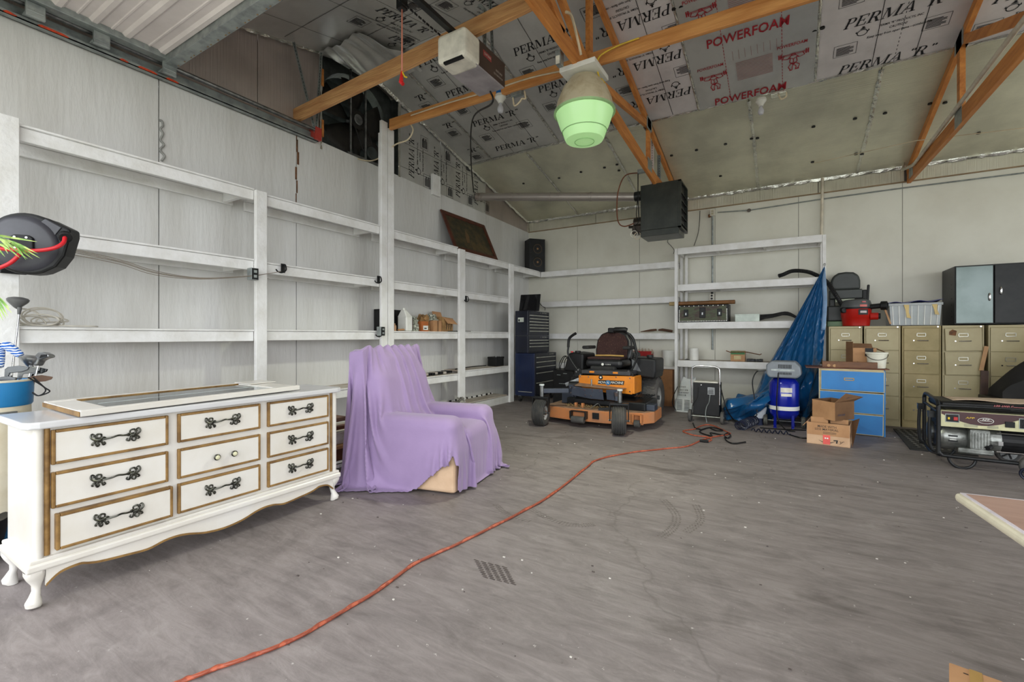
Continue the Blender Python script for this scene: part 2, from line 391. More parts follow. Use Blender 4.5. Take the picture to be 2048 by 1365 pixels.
for y in (1.9, 2.68, 5.6, 6.86, FY1): MB().box((XG - .06, y + .001, 3.4), (XG - .028, y + .05, cz(y) - .05)).build('sky_block_strip', MC['dark_gap'], wl); MB().box((XG - .06, y - .03, 3.4), (XG - .028, y, cz(y) - .05)).build('sky_block_strip', MC['dark_gap'], wl) if y != FY1 else None  # strips added behind the board joints to block sky light
# ================================================================ back wall
wb = struct('wall_back')
js = [-4.72, -3.587, -2.35, -1.06, .148, 1.405, 2.64, 3.86, 5.08, 6.3, 7.05]
for a, b_ in zip(js, js[1:]):
    MB().box((a + .003, YB, 0), (b_ - .003, YB + .012, 3.4)).build('panel', m_wallb, wb)
MB().box((-4.9, YB + .013, 0), (7.05, YB + .1, 3.58)).build('stud_backing', MC['dark_gap'], wb)
for a, b_ in ((-4.72, -3.2), (-3.19, -1.62), (-1.6, .4), (.41, 1.42), (1.46, 3.6), (3.61, 7.05)):
    MB().box((a, YB - .02, 3.395), (b_, YB + .012, 3.60)).build('foil_board', m_foilband, wb)
MB().box((-4.72, YB - .024, 3.385), (7.0, YB, 3.40)).build('ledger', mat('tan_strip', (150, 126, 96), .7), wb)
cap = MB()
cap.bar((-4.68, YB - .03, 3.375), (1.42, YB - .03, 3.375), .004, .006)
# ================================================================ right and front walls (out of the frame)
wr = struct('wall_right')
for a, b_, z0, z1 in ((7.4, 8.46, 0, 3.6), (-.45, 1.0, 0, 3.6), (1.0, 7.4, 3.3, 3.6)):  # wide opening between the panels is added to let in more daylight
    MB().box((7.0, a, z0), (7.05, b_, z1)).build('panel', m_wallb, wr)
MB().prism([(-.45, 3.6), (8.46, 3.6), (YR, ZR)], 7.0, 7.05, axis='x').build('gable_panel', m_foilv, wr)
wf = struct('wall_front')
MB().box((-4.75, -.5, 0), (-4.35, -.45, 3.6)).build('panel', m_wall, wf)
MB().box((5.9, -.5, 0), (7.05, -.45, 3.6)).build('panel', m_wall, wf)
MB().box((-4.35, -.5, 3.3), (5.9, -.45, 3.6)).build('header', m_wall, wf)
# ================================================================ ceiling boards
ce = struct('ceiling')
def roof_quad(x0, x1, y0, y1, m, name='foil_board', t=.025, up=0.0, gap=.004):
    vs = [(x0 + gap, y0 + gap, cz(y0 + gap) + up), (x1 - gap, y0 + gap, cz(y0 + gap) + up), (x1 - gap, y1 - gap, cz(y1 - gap) + up), (x0 + gap, y1 - gap, cz(y1 - gap) + up)]
    vs += [(a, b, c + t) for a, b, c in vs]
    return MB().add(vs, [(0, 1, 2, 3), (7, 6, 5, 4), (0, 4, 5, 1), (1, 5, 6, 2), (2, 6, 7, 3), (3, 7, 4, 0)]).build(name, m, ce)
YS = 6.3
for a, b_ in ((-4.75, -3.56), (-3.56, -2.28), (-2.28, -1.6), (-1.6, -.41), (-.41, .88), (.88, 1.47), (1.47, 2.7), (2.7, 4.0), (4.0, 5.4), (5.4, 7.05)):
    roof_quad(a, b_, YS, YB + .02, m_foil)
BX = [(-4.75, -4.2, 'b'), (-4.2, -2.97, 'b'), (-2.97, -1.62, 'b'), (-1.62, -.99, 'w'), (-.97, .26, 'p'), (.28, 1.49, 'w'), (1.5, 2.7, 'w'), (2.7, 4.0, 'b'), (4.0, 5.4, 'b'), (5.4, 7.05, 'b')]
for a, b_, k in BX:
    roof_quad(a, b_, YR, YS, {'b': m_board, 'w': m_boardw, 'p': m_board}[k], up=-.012 if k == 'p' else 0)
for a, b_ in ((-4.75, -3.4), (-3.4, -2.15), (-2.15, -.9), (-.9, .35), (.35, 1.6), (1.6, 3.0), (3.0, 4.4), (4.4, 5.7), (5.7, 7.05)):
    roof_quad(a, b_, 1.6, YR, m_board); roof_quad(a, b_, -.5, 1.6, m_board)
MB().add([(-4.9, -.55, cz(-.5) + .05), (7.1, -.55, cz(-.5) + .05), (7.1, YR, ZR + .05), (-4.9, YR, ZR + .05), (7.1, 8.6, ZE + .02), (-4.9, 8.6, ZE + .02)], [(0, 1, 2, 3), (3, 2, 4, 5)]).build('roof_deck', MC['dark_gap'], ce, solid=.01)
# crumpled foil tape along joints
def tape(pts, wd, name='foil_tape', nrm=(0, SL, 1), off=-.006, n=None, parent=None):
    pts = [Vector(p) for p in pts]; rnd = random.Random(len(pts) + int(wd * 1000) + int(pts[0].x * 77))
    mb = MB(); nv = Vector(nrm).normalized()
    for p, q in zip(pts, pts[1:]):
        L_ = (q - p).length; k = n or max(3, int(L_ / .05)); d = (q - p).normalized(); s = d.cross(nv).normalized()
        vs = []; fs = []
        for i in range(k + 1):
            c = p + (q - p) * i / k
            w2 = wd / 2 * rnd.uniform(.6, 1.15); z = off - rnd.uniform(0, .012)
            for a in (-1, 0, 1): vs.append(c + s * a * w2 + nv * (z if a == 0 else off * .6 - rnd.uniform(0, .006)))
        for i in range(k):
            for a in (0, 1): fs.append((3 * i + a, 3 * i + a + 1, 3 * i + a + 4, 3 * i + a + 3))
        mb.add(vs, fs)
    return mb.build(name, m_tape, parent or ce)
def cp(x, y): return (x, y, cz(y))
tape([cp(-4.7, YS), cp(-3.4, YS - .02), cp(-1.66, YS)], .05); tape([cp(-1.58, YS), cp(1.45, YS - .01)], .035); tape([cp(1.5, YS), cp(6.9, YS)], .04)
for x in (-3.56, -2.28, -.41, .88): tape([cp(x, YS + .05), cp(x + .01, 7.2), cp(x, YB - .05)], .045)
for x in (-4.2, -2.97): tape([cp(x, YR), cp(x, YS)], .04)
tape([cp(-.98, YR), cp(-.98, YS)], .03); tape([cp(.27, YR), cp(.27, YS)], .03)
tape([(XL + .01, YR, ZR - .01), (XL + .01, YB, ZE)], .07, nrm=(-1, 0, .5))
tape([(XL + .01, 1.9, cz(1.9) - .01), (XL + .01, FY0, cz(FY0) - .01)], .03, nrm=(-1, 0, .5))
tape([(-4.7, YB - .04, 3.605), (-1.65, YB - .04, 3.6), (1.4, YB - .04, 3.6), (3.5, YB - .04, 3.6), (7, YB - .04, 3.6)], .06, nrm=(0, 1, .3))
tape([(XL + .03, YB - .03, 3.40), (XL + .02, YB - .03, 3.60)], .07, nrm=(1, 1, 0))
# round screw heads through the foil
sc = MB()
for (u, v) in ((1393, 300), (1451, 288), (1343, 311), (1627, 253), (1710, 237), (1770, 226), (1503, 277), (1515, 276), (1860, 207), (1625, 324), (1441, 352), (1712, 308), (1724, 308), (1890, 205), (1957, 266), (1162, 344), (1209, 335), (1118, 356), (1234, 329), (1047, 367), (1238, 341), (1362, 13), (1348, 17), (1645, 55), (1629, 61)):
    p = pC(u, v); sc.cyl(p + Vector((0, 0, -.012)), p + Vector((0, 0, .004)), .022, 10)
sc.build('screw_washer', m_dark, ce)
# ================================================================ lettering printed on the foam boards
def roof_M(x, y, ang=0.0, rot=0.0, front=False, off=.004):
    # matrix lying on the underside of the roof: x along the room, y up the slope
    sl = SL if not front else -SL
    X = Vector((1, 0, 0)); U = Vector((0, -1, sl)).normalized()
    c, s = math.cos(rot), math.sin(rot)
    a = X * c + U * s; b = X * -s + U * c
    n = X.cross(U)       # downwards
    M = Matrix((a, b, n)).transposed().to_4x4(); M.translation = Vector((x, y, cz(y))) + Vector((0, 0, -off)); return M
def emblem(mb, M, k):   # little round mark with a hat-like top
    T = Matrix.Scale(k, 4)
    n = 14
    vs = []
    for i in range(n):
        a = 2 * PI * i / n; vs += [(.5 + .38 * math.cos(a), -.35 + .34 * math.sin(a), 0), (.5 + .31 * math.cos(a), -.35 + .27 * math.sin(a), 0)]
    mb.add(vs, [(2 * i, 2 * i + 1, (2 * i + 3) % (2 * n), (2 * i + 2) % (2 * n)) for i in range(n)], M @ T)
    mb.add([(.3, .02, 0), (.75, .02, 0), (.6, .16, 0), (.62, .3, 0), (.45, .3, 0), (.45, .16, 0)], [(0, 1, 2, 3, 4, 5)], M @ T)
    mb.add([(.02, -.25, 0), (.2, -.4, 0), (.1, -.1, 0)], [(0, 1, 2)], M @ T); mb.add([(.98, -.25, 0), (.8, -.4, 0), (.92, -.05, 0)], [(0, 1, 2)], M @ T)
def label_box(mb, M, w_, h_):
    t = .004
    for r in ((0, 0, w_, t), (0, h_ - t, w_, h_), (0, 0, t, h_), (w_ - t, 0, w_, h_)):
        mb.add([(r[0], r[1], 0), (r[2], r[1], 0), (r[2], r[3], 0), (r[0], r[3], 0)], [(0, 1, 2, 3)], M)
    k = 7
    for i in range(k):
        y = h_ * (.12 + .1 * i); mb.add([(w_ * .12, y, 0), (w_ * (.86 if i % 3 else .7), y, 0), (w_ * (.86 if i % 3 else .7), y + h_ * .055, 0), (w_ * .12, y + h_ * .055, 0)], [(0, 1, 2, 3)], M)
def perma_row(mb, M, width=.76, h=.1, full=True, quote=True):
    serif(mb, 'PERMA `R,' if quote else 'PERMA', M, h, width * (1 if quote else .68))
    emblem(mb, M @ Matrix.Translation((.1 * width / .76, -.06, 0)), .12)
    if full:
        write(mb, 'PERMA "R" PRODUCTS, INC.', M @ Matrix.Translation((.28 * width / .76, -.085, 0)), .036, .012, .15, .34)
        write(mb, 'CAUTION!', M @ Matrix.Translation((.36 * width / .76, -.14, 0)), .04, .012, .15, .14)
        write(mb, 'Keep away from open flame - combustible', M @ Matrix.Translation((.2 * width / .76, -.2, 0)), .04, .014, .15, .5)
    label_box(mb, M @ Matrix.Translation((-.06, -.36, 0)), .2, .16)
    label_box(mb, M @ Matrix.Translation((.62 * width / .76, -.3, 0)), .2, .16)
def slope_line(mb, x, y0, y1, wd=.006, dash=0, front=False):
    sg = 1
    if dash:
        n = int(abs(y1 - y0) / dash)
        for i in range(0, n, 2): slope_line(mb, x, y0 + (y1 - y0) * i / n, y0 + (y1 - y0) * (i + 1) / n, wd)
        return
    mb.add([(x - wd / 2, y0, cz(y0) - .004), (x + wd / 2, y0, cz(y0) - .004), (x + wd / 2, y1, cz(y1) - .004), (x - wd / 2, y1, cz(y1) - .004)], [(0, 1, 2, 3)])
lt = MB()
# white board right of the red one
for y in (6.27, 5.66, 5.04, 4.42):
    if y > 6: serif(lt, 'PERMA `R,', roof_M(.48, y), .12, .8)
    else: perma_row(lt, roof_M(.48, y), .8, .12)
for x in (.78, 1.14): slope_line(lt, x, YR + .03, YS - .03)
slope_line(lt, .97, YR + .03, YS - .03, .005, .025)
for y in (5.85, 5.25, 4.65): perma_row(lt, roof_M(1.6, y), .8, .12)
for x in (1.9, 2.3): slope_line(lt, x, YR + .03, YS - .03)
lt.build('lettering', m_black_print, ce)
lt = MB()    # turned board left of the red one
for y in (5.98, 5.4, 4.82, 4.26): perma_row(lt, roof_M(-1.0, y - .12, rot=PI), .8, .12, True)
slope_line(lt, -1.3, YR + .03, YS - .03)
lt.build('lettering', m_black_print, ce)
lt = MB()
for i, y in enumerate((6.13, 5.52, 4.9, 4.34)):
    (perma_row(lt, roof_M(-4.0, y), .78, .105) if i else serif(lt, 'PERMA `R,', roof_M(-4.0, y), .105, .78))
for x in (-3.75, -3.3): slope_line(lt, x, YR + .03, YS - .05, .005)
for i, y in enumerate((5.9, 5.28, 4.66)):
    perma_row(lt, roof_M(-2.78, y), .78, .105)
for x in (-2.5, -2.1): slope_line(lt, x, YR + .03, YS - .05, .005)
for y in (6.02, 5.4, 4.8): serif(lt, '`R,', roof_M(-4.48, y), .1, .24); label_box(lt, roof_M(-4.5, y + .2), .2, .16)
lt.build('lettering', m_black_print, ce)
# boards on the far slope of the roof, print turned
lt = MB()
for x, y in ((-3.9, 3.7), (-3.55, 3.2), (-3.0, 2.7), (-2.7, 3.6)):
    perma_row(lt, roof_M(x, y, rot=-PI * .5, front=True), .78, .105)
for x in (-4.3, -3.7, -3.1, -2.6): slope_line(lt, x, 1.7, YR - .03, .005)
for y in (2.3, 2.9, 3.5):
    lt.add([(-4.6, y, cz(y) - .004), (-2.2, y, cz(y) - .004), (-2.2, y + .006, cz(y + .006) - .004), (-4.6, y + .006, cz(y + .006) - .004)], [(0, 1, 2, 3)])
lt.build('lettering', m_black_print, ce)
# red print
lt = MB()
def strongman(mb, M, k):
    def P(pts): mb.add([(x * k, y * k, 0) for x, y in pts], [tuple(range(len(pts)))], M)
    def Ln(a, b, t=.035):
        a = Vector((a[0], a[1], 0)); b = Vector((b[0], b[1], 0)); d = (b - a).normalized(); s = Vector((-d.y, d.x, 0)) * t / 2
        mb.add([(a + s) * k, (a - s) * k, (b - s) * k, (b + s) * k], [(0, 1, 2, 3)], M)
    Ln((0, .88), (1, .88), .03); Ln((0, .83), (1, .83), .02)
    for x in (0, .07, .93, 1.0): Ln((x, .74), (x, .98), .045)
    chain = [[(.18, .86), (.12, .7), (.3, .64), (.4, .7)], [(.82, .86), (.88, .7), (.7, .64), (.6, .7)], [(.4, .7), (.37, .45), (.42, .38)], [(.6, .7), (.63, .45), (.58, .38)],
             [(.42, .38), (.32, .2), (.4, 0)], [(.58, .38), (.72, .24), (.66, .02)], [(.42, .38), (.5, .3), (.58, .38)], [(.5, .3), (.46, .16), (.46, 0)], [(.52, .28), (.6, .18), (.58, .04)],
             [(.3, .64), (.42, .8), (.58, .8), (.7, .64)], [(.44, .8), (.44, .9), (.56, .9), (.56, .8)], [(.42, .66), (.5, .6), (.58, .66)], [(.5, .6), (.5, .42)]]
    for c in chain:
        for a, b in zip(c, c[1:]): Ln(a, b, .03)
    P([(.42, .4), (.58, .4), (.56, .33), (.5, .28), (.44, .33)])
    Ln((.36, 0), (.46, 0), .05); Ln((.56, .02), (.7, .02), .05)
for y, x0 in ((6.27, -.79), (5.37, -.76), (4.45, -.76)):
    write(lt, 'POWERFOAM', roof_M(x0, y, off=.018), .165, .013, .1, .78)
for y in (5.94, 5.04):
    for x in (-.88, -.08):
        strongman(lt, roof_M(x, y + .06, off=.018) @ Matrix.Rotation(.0, 4, 'Z'), .27)
        write(lt, 'POWERFOAM', roof_M(x - .02, y - .3 + .02, off=.018), .06, .008, .1, .28)
def dashed(x):
    y = YR + .05
    while y < YS - .06:
        lt.add([(x - .003, y, cz(y) - .018), (x + .003, y, cz(y) - .018), (x + .003, y + .03, cz(y + .03) - .018), (x - .003, y + .03, cz(y + .03) - .018)], [(0, 1, 2, 3)]); y += .045
dashed(-.6); dashed(-.05)
lt.build('red_lettering', m_red_print, ce)
lt = MB()
for y in (5.5, 4.6):
    for i in range(14):
        yy = y + .18 + i * .02; lt.add([(-.5, yy, cz(yy) - .018), (-.14, yy, cz(yy) - .018), (-.14, yy + .008, cz(yy + .008) - .018), (-.5, yy + .008, cz(yy + .008) - .018)], [(0, 1, 2, 3)])
    for i in range(8):
        xx = -.52 + i * .06; lt.add([(xx, y, cz(y) - .018), (xx + .004, y, cz(y) - .018), (xx + .004, y + .13, cz(y + .13) - .018), (xx, y + .13, cz(y + .13) - .018)], [(0, 1, 2, 3)])
lt.build('faded_lettering', mat('faded_red_print', (170, 130, 126), .6), ce)
# gable print, running up the wall
lt = MB()
def gab_M(y, z, rot): 
    a0 = Vector((0, 1, 0)); b0 = Vector((0, 0, 1)); c, s = math.cos(rot), math.sin(rot)
    a = a0 * c + b0 * s; b = a0 * -s + b0 * c; n = a.cross(b)
    M = Matrix((a, b, n)).transposed().to_4x4(); M.translation = Vector((XG + .003, y, z)); return M
for y in (5.0, 5.55, 6.1, 6.62):
    perma_row(lt, gab_M(y, 3.52, PI / 2), .62, .11, y < 6.3)
for z in (3.62, 3.98):
    lt.add([(XG + .003, FY1 + .04, z), (XG + .003, 6.85, z), (XG + .003, 6.85, z + .005), (XG + .003, FY1 + .04, z + .005)], [(0, 1, 2, 3)])
lt.build('lettering', m_black_print, wl)
# ================================================================ roof trusses and beams
def truss(name, label, x, zb, joints, tz=0.0):
    t = thing(name, label, 'truss', (x, YR, 3.5))
    W = .045
    def mem(nm, a, b, ht=.09, dx=0): MB().bar((x + dx, a[0], a[1]), (x + dx, b[0], b[1]), W, ht).build(nm, m_wood, t, world=True, bevel=.003)
    bc = zb
    for a, b in zip(bc, bc[1:]): mem('bottom_chord', a, b, .14)
    mem('top_chord', (YB, cz(YB) - .06), (YR, ZR - .06)); mem('top_chord', (YR, ZR - .06), (-.4, cz(-.4) - .06))
    for a, b in joints: mem('web', a, b, .085)
    pl = [(bc[0][0] - .25, bc[0][1] + .03), (joints[0][0][0], joints[0][0][1]), (joints[1][0][0], joints[1][0][1]), (joints[0][1][0], joints[0][1][1])]
    for (y, z) in pl:
        for s in (-1, 1): MB().cbox((x + s * (W / 2 + .001), y, z), (.002, .22, .16)).build('nail_plate', m_conduit, t, world=True)
    return t
zl = [(8.4, 3.41), (6.6, 3.43), (4.12, 3.68), (2.9, 3.72), (-.4, 3.6)]
trl = truss('roof_truss', 'pine roof truss above the hanging lamp and black heater', -1.62,
      zl, [((6.25, 3.52), (6.25, 4.08)), ((6.2, 4.05), (4.35, 3.74)), ((4.1, 3.74), (4.1, 4.62)), ((4.0, 3.76), (2.9, 4.3)), ((3.5, 3.76), (2.6, 4.2))])
trr = truss('roof_truss', 'pine roof truss at the right with a pale conduit along it', 1.47,
      [(8.42, 3.43), (6.5, 3.36), (4.4, 3.30), (-.4, 3.3)], [((6.15, 3.36), (6.15, 4.1)), ((6.1, 4.1), (4.5, 3.4)), ((4.2, 3.3), (4.2, 4.6)), ((4.1, 3.4), (2.6, 4.25))])
def beam(name, label, a, b, wd=.04, ht=.14, m=None):
    o = MB().bar(a, b, wd, ht).build(name, m or m_woodx, bevel=.004); return tag(o, label, 'beam')
beam('wooden_beam', 'pine beam from the white post to the lamp truss', (-4.22, YR, 3.82), (-1.65, YR, 3.79), ht=.13)
beam('wooden_beam', 'bright pine beam running right from the lamp truss under the red printed board', (-1.595, YR, 3.79), (1.44, YR, 3.73), ht=.13)
bm_b = beam('wooden_beam', 'rough pine beam behind the garage door opener, across the wall fan', (-4.74, 3.1, 3.66), (-1.65, 3.1, 3.81), ht=.15, m=mat('rough_pine', (216, 166, 112), .7, 0, (168, 112, 66), 4, (.6, 6, 6), .4, 12, (.3, .75)))
# ================================================================ overhead door and tracks
m_door = mat('door_steel_white', (232, 222, 220), .45, 0, (216, 206, 204), 2, bump=.03)
d = struct('door_1')
DZ = 3.56; DY = 1.86
prof = []
y = DY - .06
mb = MB()
# ribbed sheet: ribs run along the width
ys = []
yy = DY - .08; k = 0
while yy > -.4:
    ys += [(yy, 0), (yy - .02, .018), (yy - .05, .018), (yy - .07, 0), (yy - .12, 0), (yy - .125, .006), (yy - .135, .006), (yy - .14, 0)]
    yy -= .2 if k % 3 else .24; k += 1
vs = []; fs = []
for (y, h) in ys: vs += [(-4.50, y, DZ - h + .02), (5.6, y, DZ - h + .02)]
for i in range(len(ys) - 1): fs.append((2 * i, 2 * i + 1, 2 * i + 3, 2 * i + 2))
MB().add(vs, fs).build('sheet', m_door, d, solid=.002)
MB().box((-4.52, DY - .09, DZ - .055), (5.6, DY, DZ + .03)).build('edge_rail', m_conduit, d, bevel=.004)
MB().box((-4.56, -.4, DZ - .03), (-4.47, DY, DZ + .04)).build('side_rail', m_conduit, d, bevel=.004)
for i in range(22):
    MB().cbox((-4.44 + i * .09 + (i % 3) * .02, DY - .015, DZ - .057), (.015, .008, .004)).build('rail_slot', MC['tan_strip'], d)
def bracket(y):
    b = MB(); b.box((-4.53, y - .05, DZ - .13), (-4.505, y + .05, DZ - .03)); b.box((-4.62, y - .045, DZ - .10), (-4.5, y + .045, DZ - .085)); b.cyl((-4.66, y, DZ - .085), (-4.5, y, DZ - .085), .012, 8)
    b.build('roller_bracket', m_conduit, d, bevel=.004)
bracket(DY - .05); bracket(DY - .5); bracket(1.0)
t = thing('door_track', 'grey steel overhead door track with orange paint marks along the left wall top', 'track', (-4.65, 1.5, 3.5))
mt = m_conduit
prof = [(-.045, .05), (-.045, -.04), (.03, -.04), (.03, -.015)]
for (x0, z0) in ((-4.63, 3.474),):
    b = MB(); b.box((x0 - .045, -.4, z0 - .045), (x0 - .037, 3.32, z0 + .06)); b.box((x0 - .045, -.4, z0 - .045), (x0 + .02, 3.32, z0 - .038)); b.box((x0 + .013, -.4, z0 - .045), (x0 + .02, 3.32, z0 - .02))
    b.build('rail', mt, t, world=True)
b = MB(); b.cyl((-4.60, -.4, 3.545), (-4.6, 3.28, 3.545), .02, 10); b.build('upper_rail', m_steel, t, world=True, smooth=True)
om = mat('orange_spray_paint', (214, 70, 28), .5, 0, (170, 60, 30), 30, (1, 2, 1))
for a, b_ in ((.86, .93), (1.03, 1.2), (1.50, 1.56), (1.62, 1.76), (1.82, 1.92), (.5, .62)):
    MB().prism([(a, 3.436), (a + .02, 3.448), (b_ - .03, 3.446), (b_, 3.436), (b_ - .01, 3.430), (a + .01, 3.430)], -4.609, -4.606, axis='x').build('paint_mark', om, t, world=True)
MB().box((-4.69, 3.26, 3.44), (-4.58, 3.34, 3.58)).build('end_stop', mat('red_paint', (180, 60, 50), .5), t, world=True)
# perforated angle hangers
def strut(p0, p1, wd, name, parent, m=None, holes=True):
    b = MB(); b.bar(p0, p1, wd, .004); b.bar(Vector(p0) + Vector((0, 0, 0)), p1, .004, wd)
    o = b.build(name, m or m_conduit, parent, world=True)
    if holes:
        h = MB(); p0 = Vector(p0); p1 = Vector(p1); n = int((p1 - p0).length / .035); dd = (p1 - p0).normalized()
        for i in range(n):
            c = p0 + (p1 - p0) * (i + .5) / n; h.bar(c - dd * .009, c + dd * .009, wd * .3, .0055); h.bar(c - dd * .009, c + dd * .009, .0055, wd * .3)
        h.build('slot', m_dark, parent, world=True)
    return o
strut((-4.6, 3.28, 3.5), (-4.62, 3.02, cz(3.02) - .02), .035, 'hanger', t); strut((-4.6, 3.28, 3.5), (-4.64, 3.38, cz(3.38) - .02), .035, 'hanger', t)
# ================================================================ exhaust fan in the gable
m_fan = mat('fan_housing_steel', (70, 76, 74), .5, .3, (48, 50, 50), 7, bump=.1); m_fand = mat('fan_dark', (46, 42, 38), .6, .2, (30, 28, 26), 9)
t = thing('exhaust_fan', 'large dusty belt driven exhaust fan set in the gable wall', 'fan', (-4.9, 4.02, 3.42))
cy, czf, R = 4.04, 4.02, .54
X0 = -5.2
b = MB()
b.box((X0, FY0 - .02, FZ0 - .04), (XL - .03, FY0, FZ1 + .1)); b.box((X0, FY1, FZ0 - .04), (XL - .03, FY1 + .02, FZ1 + .1)); b.box((X0, FY0, FZ0 - .06), (XL - .03, FY1, FZ0 - .02)); b.box((X0, FY0, FZ1 + .05), (XL - .03, FY1, FZ1 + .09))
b.build('housing', m_fan, t, world=True)
# face plate with round venturi
n = 36; vs = []; fs = []
for i in range(n):
    a = 2 * PI * i / n; ca, sa = math.cos(a), math.sin(a); k = min((FY1 - FY0) / 2 / max(abs(ca), 1e-6), .62 / max(abs(sa), 1e-6))
    vs += [(XL - .14, cy + k * ca, czf + k * sa), (XL - .14, cy + R * 1.04 * ca, czf + R * 1.04 * sa), (XL - .26, cy + R * ca, czf + R * sa)]
for i in range(n):
    j = (i + 1) % n; fs += [(3 * i, 3 * j, 3 * j + 1, 3 * i + 1), (3 * i + 1, 3 * j + 1, 3 * j + 2, 3 * i + 2)]
MB().add(vs, fs).build('venturi_plate', m_fan, t, world=True, solid=.004)
for k in range(5):
    a0 = 2 * PI * k / 5 + .3; b = MB()
    def fn(u, v):
        a = a0 + (u - .5) * (1.15 - .25 * v); r = .07 + .45 * v; return (XL - .2 + .09 * (u - .5), cy + r * math.cos(a), czf + r * math.sin(a))
    b.grid(fn, 6, 4); b.build('blade', m_fand, t, world=True, smooth=True, solid=.004)
MB().cyl((XL - .25, cy, czf), (XL - .08, cy, czf), .07, 18).build('hub', m_steel, t, world=True, bevel=.01)
MB().cyl((XL - .12, cy, czf), (XL - .10, cy, czf), .12, 24).build('pulley', m_fand, t, world=True)
for yy in (cy - .14, cy + .1): MB().cyl((XL - .07, yy, FZ0), (XL - .07, yy, FZ1 - .02), .016, 8).build('support_bar', m_steel, t, world=True)
MB().cyl((XL - .2, cy + .2, czf - .38), (XL - .04, cy + .2, czf - .38), .09, 18).build('motor', m_fan, t, world=True, bevel=.012)
MB().tube(spline([(XL - .1, cy - .11, czf + .02), (XL - .1, cy + .02, czf - .22), (XL - .1, cy + .12, czf - .4), (XL - .1, cy + .26, czf - .42), (XL - .1, cy + .22, czf - .2), (XL - .1, cy + .1, czf + .08), (XL - .1, cy - .04, czf + .12)], 6, True), .008, 6, closed=True).build('belt', m_rubber, t, world=True)
MB().box((XL - .14, cy - .2, czf - .52), (XL - .05, cy + .45, czf - .485)).build('motor_shelf', m_steel, t, world=True)
for k in range(11):
    z = FZ0 + .03 + k * .118
    MB().bar((X0 + .03, FY0, z), (X0 + .03, FY1, z), .004, .138, up=(0.7, 0, 1)).build('louvre', m_fan, t, world=True)
# curled foil and wood shreds at the opening
tape([(XL + .004, FY0, FZ0), (XL + .004, FY0, FZ1)], .03, 'foil_edge', (1, 0, 0), .004, parent=wl)
tape([(XL + .004, FY0, FZ1), (XL + .004, YR, FZ1 + .06), (XL + .004, FY1, FZ1 - .1), (XL + .004, FY1, 3.45)], .05, 'foil_edge', (1, 0, 0), .006, parent=wl)
for z in (3.55, 4.15): MB().box((XL - .02, FY0 + .002, z), (XL + .012, FY0 + .03, z + .2)).build('wood_shred', m_wood, wl)
# drooping foil sheet above the fan
def droop(u, v):
    y = 3.35 + .75 * v + .25 * u * v; x = -4.66 + .7 * u; s = (math.sin(u * 9 + v * 5) * .02 + math.sin(u * 31 + v * 13) * .012)
    return (x, y, cz(y) - .02 - .16 * (1 - u * .8) * v * (.6 + .4 * math.sin(u * 7)) + s - .02)
MB().grid(droop, 26, 18).build('loose_foil', m_board, ce, smooth=True)
# ================================================================ opener
t = thing('garage_door_opener', 'cream and brown garage door opener hanging from the pine beam', 'opener', (-2.3, 3.2, 3.4))
ox0, ox1, oy0, oy1, oz0, oz1 = -2.45, -2.17, 2.86, 3.46, 3.42, 3.64
m_brown = mat('brown_steel', (78, 62, 54), .45, .2, (66, 52, 46), 5); m_opl = mat('pale_lens', (226, 220, 206), .5)
MB().box((ox0, oy0 + .16, oz0), (ox1 - .004, oy1, oz1)).build('housing', mat('grey_steel_cover', (168, 160, 164), .4, .2), t, world=True, bevel=.008)
MB().box((ox1 - .003, oy0 + .2, oz0 + .01), (ox1, oy1, oz1)).build('side_panel', m_brown, t, world=True)
MB().box((ox0 - .005, oy0, oz0 - .005), (ox1 + .006, oy0 + .22, oz1 + .01)).build('lens', m_opl, t, world=True, bevel=.035, seg=3)
MB().box((ox0 + .06, oy0 + .012, oz0 - .012), (ox1 - .03, oy0 + .04, oz0 + .02)).build('slot', m_dark, t, world=True)
MB().box((ox1, oy0 + .26, oz1 - .10), (ox1 + .002, oy0 + .38, oz1 - .05)).build('label', mat('dark_red_label', (150, 60, 58), .5), t, world=True)
lb = MB(); Mx = frame((ox1 + .003, oy0 + .27, oz1 - .085), (0, 1, 0), (0, 0, 1)); write(lb, 'CRAFTSMAN', Mx, .03, 0, 0, .1)
scribble(lb, frame((ox1 + .002, oy0 + .45, oz0 + .08), (0, 1, 0), (0, 0, 1)), .09, .022, 3); scribble(lb, frame((ox1 + .002, oy0 + .42, oz0 + .045), (0, 1, 0), (0, 0, 1)), .13, .018, 5)
lb.build('lettering', mat('pale_print', (214, 200, 190), .5), t, world=True)
MB().box((-2.345, .2, oz1 + .01), (-2.30, oy0 + .35, oz1 + .045)).build('rail', m_blackmetal, t, world=True)
ch = MB()
for i in range(60): ch.cbox((-2.43, .3 + i * .045, 3.66), (.006, .03, .014))
ch.build('chain', m_blackmetal, t, world=True, kind='stuff')
strut((-2.21, 3.2, 3.62), (-2.21, 3.2, 3.98), .035, 'hanger', t); strut((-2.23, 3.36, 3.62), (-2.3, 3.4, 4.4), .03, 'hanger', t)
MB().bar((-2.21, 3.2, 3.98), (-2.21, 3.12, 3.98), .035, .004).build('hanger', m_conduit, t, world=True)
MB().tube(spline([(-2.2, 3.1, 4.0), (-2.3, 2.7, 4.0), (-2.33, 2.2, 4.0)], 6), .006, 6).build('cable', m_opl, t, world=True)
cord = [pY(*p, 3.5 + 0) for p in ((945, 168),)]
q0 = Vector((-2.3, 3.42, 3.41)); q1 = Vector((-2.95, 4.15, 3.66)); q2 = pX(944, 330, -4.3); q3 = pX(947, 398, -4.5)
cd = MB().tube(spline([q0, q0 + Vector((0, .02, -.1)), pY(945, 240, 4.4), pY(942, 320, 5.6), pY(948, 392, 6.6), pY(949, 405, 6.7)], 8), .009, 6).build('power_cord', m_dark, smooth=True)
